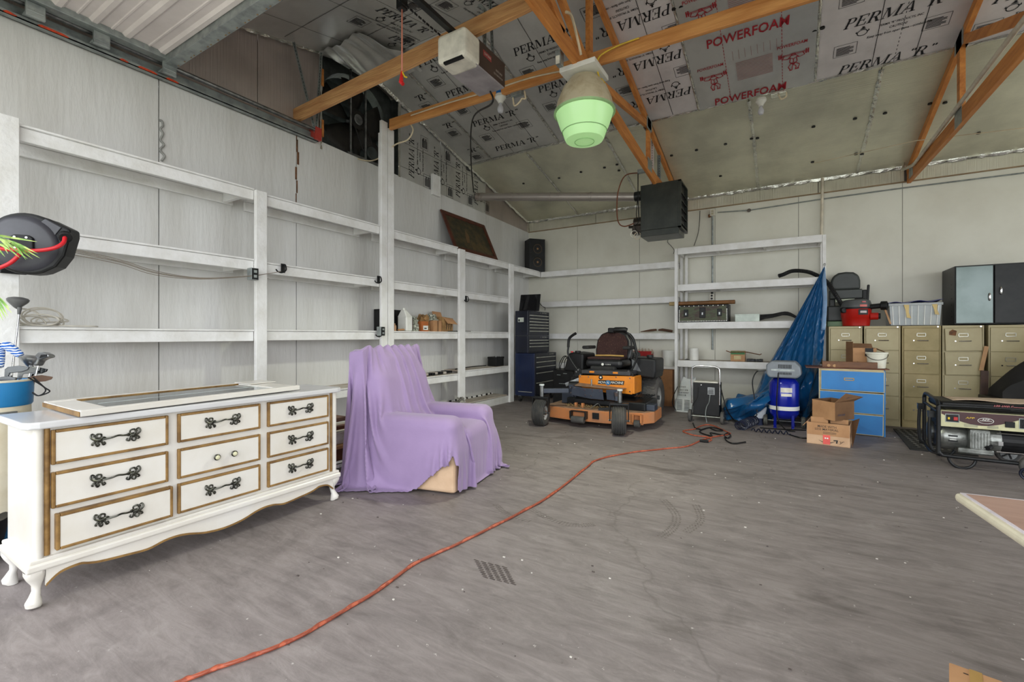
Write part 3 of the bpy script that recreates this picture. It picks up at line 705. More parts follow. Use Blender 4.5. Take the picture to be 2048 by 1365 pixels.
tag(cd, 'black power cord hanging from the garage door opener to the flue pipe', 'cord')
# release cord
t = thing('release_cord', 'thin red pull cord with red and yellow handle under the opener rail', 'cord', (-2.6, 2.5, 3.3))
a = Vector((-2.33, 2.3, 3.66)); tp = pY(804, 14, 2.55); bt = pY(804, 143, 2.55)
MB().box(tp + Vector((-.03, -.03, -.02)), tp + Vector((.03, .03, .1))).build('trolley_clip', m_blackmetal, t, world=True)
MB().cyl(tp, bt, .006, 6).build('cord', mat('pink_cord', (206, 130, 110), .6), t, world=True)
MB().tube([bt, bt + Vector((-.01, 0, -.08)), bt + Vector((.01, 0, -.1))], [.008, .018, .014], 8).build('handle', mat('red_plastic', (208, 32, 34), .4), t, world=True)
MB().tube([bt, bt + Vector((.03, 0, -.05)), bt + Vector((.05, 0, -.06))], .006, 6).build('yellow_tag', mat('yellow_plastic', (226, 190, 40), .4), t, world=True)
# ================================================================ high bay lamp
lx, ly = -1.60, 3.93
t = thing('hanging_lamp', 'dusty dome high bay lamp with glowing green tinted lens', 'lamp', (lx, ly, 3.6))
MB().box((lx - .17, ly - .18, 3.585), (lx + .17, ly + .17, 3.63)).build('mounting_board', m_white, t, world=True, bevel=.004)
Ml = Matrix.Translation((lx, ly, 0))
m_dome = mat('dusty_dome', (196, 184, 156), .6, 0, (158, 138, 104), 7, mixc=(.45, .75), bump=.08)
MB().lathe([(.02, 3.60), (.06, 3.60), (.13, 3.56), (.2, 3.47), (.245, 3.36), (.262, 3.28), (.27, 3.255)], 32, Ml, cap=False).build('dome', m_dome, t, world=True, smooth=True, solid=.004)
MB().lathe([(.262, 3.262), (.28, 3.262), (.282, 3.245), (.262, 3.243)], 32, Ml, cap=False).build('rim', mat('pale_green_rim', (170, 205, 150), .4), t, world=True, smooth=True)
mg = bpy.data.materials.new('glowing_lens'); mg.use_nodes = True; bb = mg.node_tree.nodes['Principled BSDF']
bb.inputs['Base Color'].default_value = lin((178, 216, 160)); bb.inputs['Roughness'].default_value = .3
bb.inputs['Emission Color'].default_value = lin((176, 232, 150)); bb.inputs['Emission Strength'].default_value = .28
MB().lathe([(.262, 3.25), (.245, 3.19), (.225, 3.13), (.2, 3.08), (.185, 3.03), (.17, 3.0), (.1, 2.99), (.001, 2.985)], 32, Ml, cap=False).build('lens', mg, t, world=True, smooth=True)
for r, z in ((.085, 2.986), (.2, 3.078), (.262, 3.25)): MB().lathe([(r, z), (r + .003, z - .006), (r + .006, z)], 28, Ml, cap=False).build('lens_ring', mat('lens_ring', (140, 186, 122), .3), t, world=True)
MB().bar((lx - .16, ly + .15, 3.6), (lx + .23, ly - .05, 3.32), .01, .004).build('strap', m_steel, t, world=True)
ll = bpy.data.lights.new('lamp_light', 'SPOT'); ll.energy = 200; ll.spot_size = 2.6; ll.spot_blend = .6; ll.color = (.96, 1.0, .80); ll.shadow_soft_size = .1
lo = bpy.data.objects.new('lamp_light', ll); COL.objects.link(lo); lo.location = (lx, ly, 2.97)
yc = MB().tube(spline([pY(1278, 76, 4.0), pY(1235, 92, 3.98), pY(1200, 112, 3.95), pY(1194, 135, 3.93), pY(1200, 160, 3.9)], 6), .007, 6).build('extension_cord', MC['yellow_plastic'], smooth=True)
tag(yc, 'yellow wire looping from the pine beam to the hanging lamp', 'wire')
MB().tube([pY(1201, 160, 3.9), pY(1207, 168, 3.9)], .018, 8).build('plug', MC['yellow_plastic'], yc)
# ================================================================ outlets, sockets and wires on the beams
m_cable = mat('cream_cable', (222, 206, 176), .5)
t = thing('outlet_box', 'grey outlet box hanging on the lamp truss', 'outlet', pX(1119, 118, -1.68))
c = pX(1119, 118, -1.70)
MB().cbox(c, (.05, .07, .12)).build('box', m_conduit, t, world=True, bevel=.004)
MB().cbox(c + Vector((.0, -.037, -.025)), (.035, .004, .07)).build('receptacle', m_opl, t, world=True)
def bulb_holder(px, py, Y, label, blue):
    c = pY(px, py, Y); t = thing('bulb_socket', label, 'light bulb', c)
    MB().lathe([(.055, .03), (.06, .0), (.045, -.02), (.028, -.045), (.026, -.06)], 18, Matrix.Translation(c)).build('socket', m_white, t, world=True, smooth=True)
    if blue: MB().lathe([(.05, .07), (.052, .03)], 18, Matrix.Translation(c)).build('blue_base', mat('blue_plastic', (30, 110, 190), .5), t, world=True, smooth=True)
    g = mat('bulb_glass', (226, 226, 232), .15, 0, (210, 210, 220), 3, Transmission_Weight=.3)
    MB().lathe([(.014, -.055), (.018, -.075), (.032, -.105), (.034, -.13), (.024, -.155), (.001, -.165)], 16, Matrix.Translation(c)).build('bulb', g, t, world=True, smooth=True)
bulb_holder(1001, 196, YR + .02, 'white light bulb in a blue and white socket under the pine beam', True)
bulb_holder(1522, 203, 6.25, 'clear light bulb in a socket where the red board meets the foil', False)
c = pC(1557, 187); b = tag(MB().cbox(c + Vector((0, -.05, -.03)), (.16, .1, .03)).build('junction_box', m_tape, bevel=.004), 'foil wrapped junction box beside the clear bulb', 'junction box')
MB().tube(spline([c + Vector((.0, -.05, -.04)), c + Vector((.03, -.05, -.1)), c + Vector((.08, -.05, -.08)), c + Vector((.08, -.05, -.03))], 6), .009, 6).build('cable_loop', m_cable, b, smooth=True)
c = pY(1034, 187, YR + .03); b = tag(MB().cbox(c, (.13, .05, .06)).build('junction_box', m_conduit, bevel=.004), 'small grey junction box under the pine beam beside the blue socket', 'junction box')
MB().tube(spline([c + Vector((-.05, 0, -.03)), c + Vector((-.03, 0, -.12)), c + Vector((.03, 0, -.1)), c + Vector((.06, 0, -.07)), c + Vector((.1, 0, -.08)), c + Vector((.09, 0, .0))], 6), .009, 6).build('cable_loop', m_cable, b, smooth=True)
wr_ = [pY(*p, YR - .035) for p in ((822, 231), (900, 205), (980, 182), (1060, 156), (1140, 139))]
tag(MB().tube(spline(wr_, 4), .008, 6).build('cable', m_cable, smooth=True), 'cream cable running along the top of the pine beam', 'cable')
tag(MB().tube(spline([pX(*p, XL + .02) for p in ((716, 318), (740, 322), (762, 314))] + [pY(790, 290, 4.1), pY(815, 280, 4.1), pY(826, 262, 4.1), pY(822, 250, 4.1)], 6), .009, 6).build('cable', m_cable, smooth=True), 'knotted cream cable from the wall top behind the white post to the beam', 'cable')
tag(MB().tube(spline([pX(1132, 24, -1.56), pX(1143, 32, -1.56), pX(1153, 70, -1.56), pX(1162, 110, -1.56)], 6), .012, 6).build('cable', m_cable, smooth=True), 'thick cream cable hanging beside the truss upright', 'cable')
# ================================================================ heater, flue
hy = 6.6; m_heat = mat('heater_steel', (40, 44, 40), .35, .3, (66, 68, 62), 3.5, mixc=(.4, .8))
t = thing('unit_heater', 'black gas unit heater hanging from the pine truss', 'heater', (-1.6, hy, 3.1))
p = pY(1281, 372, hy); q = pY(1356, 462, hy); hx0, hx1 = p.x, q.x; hz1, hz0 = p.z, q.z
MB().box((hx0, hy, hz0 + .06), (hx1 - .0, hy + .5, hz1)).build('cabinet', m_heat, t, world=True, bevel=.006)
MB().box((hx0, hy - .0, hz0 - .03), (hx1 + .01, hy + .4, hz0 + .06)).build('lower_pan', m_heat, t, world=True, bevel=.006)
b = MB(); xr = hx1
b.box((xr, hy + .0, hz0 + .05), (xr + .04, hy + .02, hz1 - .0)); b.box((xr, hy + .48, hz0 + .05), (xr + .04, hy + .5, hz1)); b.box((xr, hy, hz1 - .02), (xr + .04, hy + .5, hz1)); b.box((xr, hy, hz0 + .05), (xr + .04, hy + .5, hz0 + .07))
b.build('outlet_frame', m_heat, t, world=True)
MB().box((xr + .002, hy + .02, hz0 + .07), (xr + .006, hy + .48, hz1 - .02)).build('outlet_opening', m_dark, t, world=True)
for k in range(5):
    z = hz0 + .12 + k * (hz1 - hz0 - .18) / 5; MB().bar((xr + .025, hy + .02, z), (xr + .025, hy + .48, z), .03, .003, up=(.4, 0, 1)).build('louvre', m_heat, t, world=True)
MB().cyl((hx0 - .16, hy + .25, (hz0 + hz1) / 2 - .12), (hx0, hy + .25, (hz0 + hz1) / 2 - .12), .085, 16).build('fan_motor', mat('oily_steel', (70, 62, 54), .4, .6, (36, 34, 32), 9), t, world=True, bevel=.01)
MB().cbox((hx0 - .07, hy + .12, hz0 + .1), (.14, .14, .12)).build('gas_valve', MC['oily_steel'], t, world=True, bevel=.01)
MB().cyl((hx0 - .2, hy + .1, hz0 + .16), (hx0 - .02, hy + .1, hz0 + .15), .02, 8).build('gas_pipe', MC['oily_steel'], t, world=True)
for s in ((-.1, .03), (-.05, -.0)):
    c0 = Vector((hx0 + s[0], hy + .02, hz0 + s[1])); MB().tube([c0 + Vector((.05 * math.cos(a), 0, .05 * math.sin(a))) for a in [i * PI / 5 for i in range(10)]], .005, 5, closed=True).build('loose_wire', m_opl if s[0] < -.06 else m_cable, t, world=True)
MB().tube(spline([(hx0 - .04, hy + .02, hz1 - .1), (hx0 - .06, hy, hz0 + .3), (hx0 - .02, hy - .02, hz0 + .2), (hx0 - .08, hy, hz0 + .12), (hx0 - .01, hy - .02, hz0 + .02)], 5), .006, 5).build('wire', m_dark, t, world=True)
mp = mat('white_strut', (220, 204, 200), .4, .3)
for px, yy, m in ((1304, hy + .1, mp), (1318, hy + .3, m_conduit)):
    x = pY(px, 340, yy).x; strut((x, yy, hz1 - .01), (x, yy, cz(yy) - .1 if px > 1310 else 4.05), .05, 'hanger_channel', t, m)
tag(MB().tube(spline([pY(*p, hy) for p in ((1278, 346), (1250, 352), (1236, 385), (1234, 425), (1238, 447), (1250, 453), (1268, 447))], 6), .009, 6).build('gas_hose', mat('copper_brown', (122, 72, 48), .5, .3), t, world=True, smooth=True), None)
MB().tube([pY(1276, 345, hy), pY(1276, 400, hy), pY(1278, 440, hy)], .007, 6).build('wire', m_dark, t, world=True)
MB().cbox(pY(1283, 343, hy), (.1, .06, .05)).build('shelf_bracket', m_conduit, t, world=True)
t = thing('flue_pipe', 'long rusty grey flue pipe from the heater to the left wall', 'pipe', (-3.2, 6.8, 3.5))
fa = pY(1282, 394, 6.85); fb = pY(950, 394, 6.6); m_flue = mat('flue_steel', (172, 164, 158), .42, .6, (120, 92, 74), 3, (1, 1, 1), mixc=(.6, .8))
fb = Vector((XL + .02, 6.62, 3.52)); fa = Vector((hx0 - .12, 6.88, 3.41))
fa = pY(1270, 394, 6.88); fb = pY(953, 394, 6.52)
for k in range(4):
    MB().cyl(fa + (fb - fa) * k / 4, fa + (fb - fa) * (k + 1.03) / 4 if k < 3 else fb, .066, 20, .066).build('pipe_section', m_flue, t, world=True, smooth=True)
for k in (1, 2, 3, 3.85): MB().cyl(fa + (fb - fa) * (k / 4 - .006), fa + (fb - fa) * (k / 4 + .006), .0705, 20).build('joint_band', m_flue, t, world=True, smooth=True)
MB().cyl(fa, fa + Vector((.1, 0, 0)), .072, 20).build('collar', m_blackmetal, t, world=True, smooth=True)
# ================================================================ conduits, wires on the back wall
m_pvc = mat('pale_conduit', (216, 206, 186), .45)
cz_ = [pX(2090, 32, 1.47 - .045), pX(1950, 198, 1.47 - .045), pX(1823, 318, 1.425)]
cz_ = [Vector((1.425, 3.9, 3.42)), Vector((1.425, 5.6, 3.44)), Vector((1.425, 7.9, 3.46)), Vector((1.36, 8.2, 3.5)), pY(1810, 322, 8.38), pY(1650, 346, 8.38), pY(1645, 352, 8.40), pY(1643, 478, 8.40)]
tag(MB().tube(cz_, .02, 10).build('conduit', m_pvc, smooth=True), 'pale conduit running down the right truss and along the wall to the tall shelf', 'conduit')
tag(MB().tube([pY(1425, 424, 8.42), pY(1425, 700, 8.42)], .016, 8).build('conduit', m_conduit, smooth=True), 'grey vertical conduit behind the tall shelf unit', 'conduit')
tag(MB().tube([pY(1435, 425, 8.42), pY(1498, 421, 8.42), pY(1640, 399, 8.42), pY(1808, 376, 8.42), pY(2048, 346, 8.42)], .01, 6).build('cable', m_conduit, smooth=True), 'grey cable running along the back wall under the foil band', 'cable')
t = thing('outlet_box', 'white outlet box at the top of the grey conduit', 'outlet', pY(1425, 426, 8.4))
MB().cbox(pY(1425, 426, 8.4), (.075, .06, .11)).build('box', m_opl, t, world=True, bevel=.004)
for dz in (-.022, .022): MB().cbox(pY(1425, 426, 8.4) + Vector((0, -.032, dz)), (.035, .004, .03)).build('socket', mat('ivory', (200, 190, 160), .5), t, world=True)
MB().cbox(pY(1419, 432, 8.4), (.04, .05, .05)).build('knob', MC['rust_stain'], t, world=True, bevel=.01)
tag(MB().cyl(pY(1498, 421, 8.40), pY(1498, 421, 8.44), .03, 12).build('round_insulator', MC['oily_steel']), 'small brown round cable clip on the grey cable', 'clip')
tag(MB().tube(spline([pY(*p, 8.42) for p in ((1400, 422), (1399, 445), (1396, 468), (1388, 492))], 5), .005, 5).build('wire', m_dark), 'thin black wire hanging beside the outlet box on the back wall', 'wire')
tag(MB().tube(spline([pY(*p, 8.43) for p in ((1334, 465), (1339, 474), (1335, 484), (1342, 492), (1348, 500), (1347, 508))], 5), .004, 5).build('wire', m_dark), 'thin crinkled wire under the black heater', 'wire')
tag(MB().tube([pY(1336, 362, 8.2), pY(1600, 333, 8.1), pY(1830, 282, 7.2), pY(2100, 250, 6.8)], .005, 5).build('wire', m_cable), 'thin cream wire stretched under the foil ceiling', 'wire')
# short white post stub on the left wall top
c = pX(870, 384, XL + .02)
tag(MB().box((XL + .001, c.y - .08, c.z - .06), (XL + .05, c.y + .10, c.z + .26)).build('post_stub', m_shelf, bevel=.004), 'short white board fixed on the top of the left wall', 'board')
def pW(x, y, w_):
    a = (x - CX) / F; return Vector((w_ * (FW[0] + a * RT[0]), w_ * (FW[1] + a * RT[1]), CH + w_ * (HY - y) / F))
# ================================================================ shelves built along the left wall
XS = -4.28
t = thing('wall_shelving', 'long white painted wooden shelving along the left wall', 'shelves', (-4.5, 4.5, 0))
def ws(name, lo, hi, m=None, bev=.004, par=None): return MB().box(lo, hi).build(name, m or m_shelf, par or t, world=True, bevel=bev)
posts = [(.62, .872, 2.615, XS + .012), (2.411, 2.517, 2.575, XS + .012), (3.956, 4.055, 3.86, XS + .012), (4.063, 4.163, 3.80, XS + .012), (5.51, 5.655, 2.53, XS + .012), (6.985, 7.12, 2.50, XS + .012)]
for a, b_, z, x in posts:
    ws('post', (x - .04, a, 0), (x, b_, z))
ws('post', (XS - .10, 4.0, 2.56), (XS - .03, 4.10, 3.74))
rows = [[2.590, 2.566, 2.555, 2.515, 2.505], [1.925, 1.912, 1.905, 1.892, None], [1.258, 1.262, 1.261, 1.266, None], [.60, .605, .625, .66, None]]
bays = [(.875, 2.408), (2.52, 3.952), (4.167, 5.507), (5.658, 6.982), (7.123, 8.236)]
for r, zs in enumerate(rows):
    for (a, b_), z in zip(bays, zs):
        if z is None: continue
        ws('shelf_board', (XL + .002, a, z - .018), (XS - .025, b_, z), m_bare if r == 3 else m_shelf)
        ws('front_rail', (XS - .063, a, z - .108), (XS - .026, b_, z - .019))
        ws('front_strip', (XS - .024, a, z - .016), (XS - .012, b_, z - .001), bev=.003)
        ws('wall_ledger', (XL + .003, a, z - .108), (XL + .038, b_, z - .019))
        ws('cross_piece', (XL + .04, b_ - .1, z - .10), (XS - .066, b_ - .06, z - .019))
for a, b_ in bays[:4]:
    ws('shelf_board', (XL + .002, a, .12), (XS - .05, b_, .138), m_bare); ws('front_rail', (XS - .05, a, .0), (XS - .02, b_, .118))
# short stretch over the tool chest joins the back shelves
# back wall shelves
YF = 8.24
t = thing('wall_shelving', 'narrow white shelves on the back wall behind the mower', 'shelves', (-3.0, 8.35, 0))
for i, z in enumerate((2.495, 1.885, 1.245, .665)):
    x0 = XS - .02 if i == 0 else (-4.28 if i < 3 else -3.95); y1 = YB - .002
    if i == 0: x0 = XS - .010
    ws('shelf_board', (x0, YF + .001, z - .018), (-1.64, y1, z), m_shelf if i < 3 else m_shelf); ws('front_rail', (x0, YF - .022, z - .108), (-1.64, YF, z))
    ws('wall_ledger', (x0, y1 - .036, z - .108), (-1.64, y1, z - .019))
    for x in (-3.6, -2.7, -1.8): ws('cross_piece', (x, YF + .002, z - .1), (x + .038, y1 - .038, z - .019))
# tall deeper shelf unit
YU = 7.95
t = thing('shelf_unit', 'tall deep white shelf unit standing between the mower and the blue tarp', 'shelves', (-.6, 8.2, 0))
xa, xb = -1.62, .475
for y in (YU - .02, YB - .06):
    ws('post', (xa, y, 0), (xa + .045, y + .09 if y < 8 else y + .045, 2.66)); ws('post', (xb - .045, y, 0), (xb, y + .09 if y < 8 else y + .045, 2.66))
ws('post', (xa + .10, 8.30, 0), (xa + .14, 8.36, 2.6)); 
for z in (2.66, 2.05, 1.42, .79):
    ws('shelf_board', (xa + .05, YU + .02, z - .018), (xb - .05, YB - .065, z), m_shelf if z > .8 else m_bare)
    ws('front_rail', (xa + .048, YU - .025, z - .105), (xb - .048, YU + .018, z + .002)); ws('back_rail', (xa + .048, YB - .1, z - .105), (xb - .048, YB - .066, z - .02))
    for x in (xa + .05, -1.0, -.32, xb - .09): ws('cross_piece', (x, YU + .02, z - .1), (x + .038, YB - .102, z - .019))
# ================================================================ things on the left wall shelving
# hooks
def hook(c, s, label, box=False):
    t = thing('metal_hook', label, 'hook', c)
    c = Vector(c)
    pts = [c, c + Vector((.02, 0, .0)), c + Vector((.09, .02, -.02)), c + Vector((.12, .0, -.0)), c + Vector((.12, -.05, .02)), c + Vector((.115, -.10, .0)), c + Vector((.11, -.13, .03))]
    MB().tube(spline([c + Vector((0, 0, .05)), c + Vector((.03, .005, .045)), c + Vector((.05, 0, -.005)), c + Vector((.05, -.04, -.035)), c + Vector((.045, -.08, -.03)), c + Vector((.045, -.10, -.01))], 5), .007, 8).build('arm', m_blackmetal, t, world=True, smooth=True)
    MB().box(c + Vector((-.004, -.02, -.03)), c + Vector((.004, .02, .06))).build('plate', m_blackmetal, t, world=True)
hook(pX(566, 540, XS + .014), 1, 'black hook on the second shelf rail right of the narrow post')
hook(pX(757, 562, XS + .016), 1, 'black hook at the tall double post, second shelf level')
hook(pX(759, 668, XS + .016), 1, 'black hook at the tall double post beside the lower outlet box')
hook(pX(932, 600, XS + .016), 1, 'small black hook on the post over the shelf of bottles')
def outlet(c, label, m=None):
    t = thing('outlet_box', label, 'outlet', c); c = Vector(c)
    MB().box(c + Vector((-.02, -.035, -.055)), c + Vector((.05, .035, .055))).build('box', m_conduit, t, world=True, bevel=.004)
    MB().box(c + Vector((.051, -.028, -.05)), c + Vector((.055, .028, .05))).build('cover', m_dark, t, world=True)
    for dz in (-.022, .022): MB().box(c + Vector((.056, -.014, dz - .012)), c + Vector((.058, .014, dz + .012))).build('socket', m_conduit, t, world=True)
outlet(pX(504, 549, XS + .03), 'small grey outlet box on the narrow shelf post with strings across it')
outlet(pX(760, 663, XS + .03), 'small grey outlet box with black cover on the tall double post')
# strands of string from the reel to the hook
m_str = mat('string', (150, 140, 128), .8)
st = MB()
for k, (sx0, sy0, dip) in enumerate(((139, 497, 0), (138, 503, 5), (137, 508, 9), (140, 500, 3))):
    pts = [(sx0, sy0), (240, 520 + dip), (310, 542 + dip * .9), (400, 556 + dip * .3), (500, 552 + dip * .1), (540, 547), (562, 543)]
    st.tube(spline([pX(x, y, -4.20) for x, y in pts], 5), .0028, 4)
tag(st.build('string_strands', m_str), 'thin grey strings sagging from the hose reel to the black hook', 'string')
# coil of rope on the shelf
rp = MB(); rnd = random.Random(3); c0 = pX(72, 648, -4.38) + Vector((0, 0, 0)); pts = []
for k in range(7):
    rr = .045 + .028 * rnd.random(); cc = c0 + Vector((.04 * rnd.uniform(-1, 1), .07 * rnd.uniform(-1, 1.2), 0)); tl = rnd.uniform(-.5, .5)
    for i in range(9):
        a = 2 * PI * i / 9; pts.append((cc.x + rr * math.cos(a) * math.sin(tl), cc.y + rr * 1.5 * math.cos(a), 1.270 + rr * (1 + math.sin(a)) * (.9 if k % 2 else .6)))
tail = [(c0.x + .05, c0.y + .12, 1.27), (c0.x + .12, c0.y + .25, 1.268), (c0.x + .08, c0.y + .3, 1.266)]
tag(rp.tube(spline(pts + tail, 5), .005, 6).build('rope_coil', mat('white_rope', (206, 200, 188), .8), smooth=True), 'loose coil of pale rope on the shelf above the golf clubs', 'rope')
# hose reel
P0 = pW(58, 489, 2.62)
t = thing('hose_reel', 'black round hose reel with red air hose mounted on the left post', 'hose reel', P0)
ax = (Vector((0, 0, CH)) - P0); ax.z = 0; ax.normalize(); ca, sa = math.cos(-.42), math.sin(-.42); ax = Vector((ax.x * ca - ax.y * sa, ax.x * sa + ax.y * ca, 0.0)); ax.z = -.06; ax.normalize()
sd = Vector((0, 0, 1)).cross(ax).normalized(); Mr = frame(P0, sd, ax.cross(sd)); # x right in view, y up, z toward camera
m_reel = mat('reel_plastic', (50, 50, 56), .38, 0, (66, 66, 74), 3)
r0 = .175
body = [(r0 * math.cos(a), r0 * math.sin(a)) for a in [math.radians(q) for q in range(62, 300, 10)]] + [(.125, -.125), (.165, -.06), (.18, .0), (.195, .06), (.195, .1), (.1, .15)]
MB().prism(body, -.10, .03, Mr).build('case', m_dark, t, world=True, bevel=.012)
MB().lathe([(.001, .062), (.05, .06), (.125, .052), (.15, .04), (.158, .028)], 36, Mr @ Matrix.Translation((-.01, -.0, 0))).build('drum_cover', m_reel, t, world=True, smooth=True)
MB().prism([(.12, .04), (.16, .105), (.09, .148), (.06, .12)], .03, .036, Mr).build('corner_plate', m_reel, t, world=True, bevel=.003)
MB().prism([(-.05, -.035), (.05, -.035), (.05, .03), (.03, .045), (-.03, .045), (-.05, .03)], .05, .078, Mr).build('axle_bracket', m_dark, t, world=True, bevel=.006)
for x, y in ((-.025, .03), (.025, .03), (-.025, -.03)): MB().cyl(Mr @ Vector((x, y, .078)), Mr @ Vector((x, y, .082)), .006, 8).build('bolt', m_chrome, t, world=True)
MB().cyl(Mr @ Vector((.17, .06, .02)), Mr @ Vector((.185, .045, .055)), .032, 14).build('hose_guide', m_dark, t, world=True, bevel=.006)
hose = [Mr @ Vector(q) for q in ((.18, .05, .05), (.185, .01, .085), (.15, -.025, .11), (.07, -.045, .12), (-.05, -.045, .13), (-.16, -.02, .13), (-.28, .01, .12))]
m_red = mat('red_hose', (206, 34, 44), .35, 0, (186, 26, 36), 5)
MB().tube(spline(hose, 6), .0105, 10).build('hose', m_red, t, world=True, smooth=True)
MB().tube(spline([Mr @ Vector(q) for q in ((0, -.03, .08), (-.005, -.08, .1), (-.05, -.13, .105), (-.12, -.16, .11), (-.25, -.17, .1))], 6), .0105, 10).build('hose', m_red, t, world=True, smooth=True)
MB().box((-4.262, P0.y - .02, P0.z + .10), (-4.2, P0.y + .12, P0.z + .19)).build('wall_bracket', m_blackmetal, t, world=True, bevel=.004)
MB().box((-4.262, P0.y - .02, P0.z - .13), (-4.24, P0.y + .10, P0.z - .09)).build('wall_bracket', m_blackmetal, t, world=True, bevel=.004)
b = MB(); b.bar(Vector((-4.23, P0.y + .06, P0.z + .15)), P0 + Vector((0, 0, .14)) - ax * .06, .03, .012); b.bar(Vector((-4.25, P0.y + .06, P0.z - .11)), P0 + Vector((0, 0, -.14)) - ax * .06, .03, .012)
b.build('mount_arm', m_blackmetal, t, world=True)
# artificial palm leaves reaching in from the left
t = thing('artificial_palm', 'green artificial palm fronds reaching in front of the hose reel', 'plant', pW(-40, 470, 2.35))
m_leaf = mat('palm_leaf', (92, 140, 44), .5, 0, (168, 188, 100), 14, mixc=(.4, .6)); rnd = random.Random(5)
def leaf(p, q, wd, sag=.02):
    p = Vector(p); q = Vector(q); d = (q - p); s = d.cross(Vector(FW + (0,))).normalized(); vs = []; n = 5
    for i in range(n + 1):
        u = i / n; c = p + d * u - Vector((0, 0, sag * math.sin(u * PI * .5) * u)); k = wd * math.sin(PI * min(.98, .12 + .88 * u)) if u < 1 else .0004
        vs += [c - s * k, c + s * k]
    MB().add(vs, [(2 * i, 2 * i + 1, 2 * i + 3, 2 * i + 2) for i in range(n)]).build('leaf', m_leaf, t, world=True)
W0 = 2.33
root = pW(-60, 468, W0)
for (x0, y0, x1, y1) in ((0, 474, 74, 482), (0, 478, 66, 500), (5, 476, 60, 508), (15, 480, 76, 506), (20, 484, 80, 515), (0, 486, 40, 514), (-5, 488, 22, 500), (8, 486, 55, 516), (0, 480, 20, 496), (22, 488, 66, 517), (-10, 492, 10, 512), (5, 490, 16, 506), (30, 492, 52, 518), (-20, 470, 40, 476), (-10, 474, 30, 494)):
    leaf(pW(x0, y0, W0 + rnd.uniform(-.04, .04)), pW(x1, y1 - 6, W0 + rnd.uniform(-.05, .05)), .0048)
for (x0, y0, x1, y1) in ((-12, 588, 24, 625), (-10, 592, 16, 632), (-12, 596, 12, 636), (-14, 600, 6, 640), (-10, 590, 20, 615)): leaf(pW(x0, y0, W0), pW(x1, y1 - 6, W0), .0055)
MB().tube([pW(-90, 470, W0), pW(0, 477, W0), pW(22, 486, W0)], .004, 6).build('stem', m_leaf, t, world=True)
MB().tube([pW(-90, 560, W0), pW(-12, 590, W0)], .004, 6).build('stem', m_leaf, t, world=True)
MB().tube(spline([Vector((root.x - .1, root.y, 0.15)), Vector((root.x - .12, root.y, .9)), pW(-95, 520, W0), pW(-80, 465, W0)], 5), .012, 6).build('trunk', mat('trunk_brown', (110, 84, 58), .8), t, world=True)
MB().lathe([(.001, 0), (.12, 0), (.16, .22), (.15, .22), (.1, .2), (.001, .19)], 16, Matrix.Translation((root.x - .1, root.y, 0))).build('pot', m_dark, t, world=True, smooth=True)
# ================================================================ golf bag and clubs
bx, by = -3.86, .70
t = thing('golf_bag', 'cream golf bag with blue bands standing behind the white dresser', 'golf bag', (bx, by, 0))
m_blue = mat('blue_vinyl', (34, 120, 176), .4, 0, (26, 100, 156), 5); m_cream = mat('cream_vinyl', (214, 206, 186), .6, 0, (196, 184, 158), 4, bump=.15)
T0 = Matrix.Translation((bx, by, 0)) @ Matrix.Scale(1.0, 4)
MB().lathe([(.135, .0), (.14, .01), (.14, .16)], 24, T0).build('base_band', m_blue, t, world=True, smooth=True)
MB().lathe([(.136, .16), (.14, .3), (.132, .5), (.138, .65), (.135, .80)], 24, T0).build('body', m_cream, t, world=True, smooth=True)
MB().lathe([(.137, .80), (.143, .81), (.148, .93), (.15, .94), (.14, .945), (.13, .93), (.13, .5)], 24, T0, cap=False).build('top_band', m_blue, t, world=True, smooth=True)
MB().lathe([(.151, .938), (.153, .946), (.142, .95)], 24, T0, cap=False).build('rim', m_cream, t, world=True, smooth=True)
MB().lathe([(.12, .80), (.001, .80)], 20, T0).build('insert', m_dark, t, world=True)
for z, m in ((.735, m_steel),): MB().box((bx + .12, by - .03, z), (bx + .15, by + .05, z + .04)).build('buckle', m, t, world=True)
for dx in (0, .02): MB().tube(spline([(bx + .11, by + .10 + dx, .96), (bx + .13, by + .16, .9), (bx + .13, by + .165 + dx, .87), (bx + .12, by + .14, .85), (bx + .1, by + .12, .87)], 5), .004, 6).build('strap_cord', m_dark, t, world=True, smooth=True)
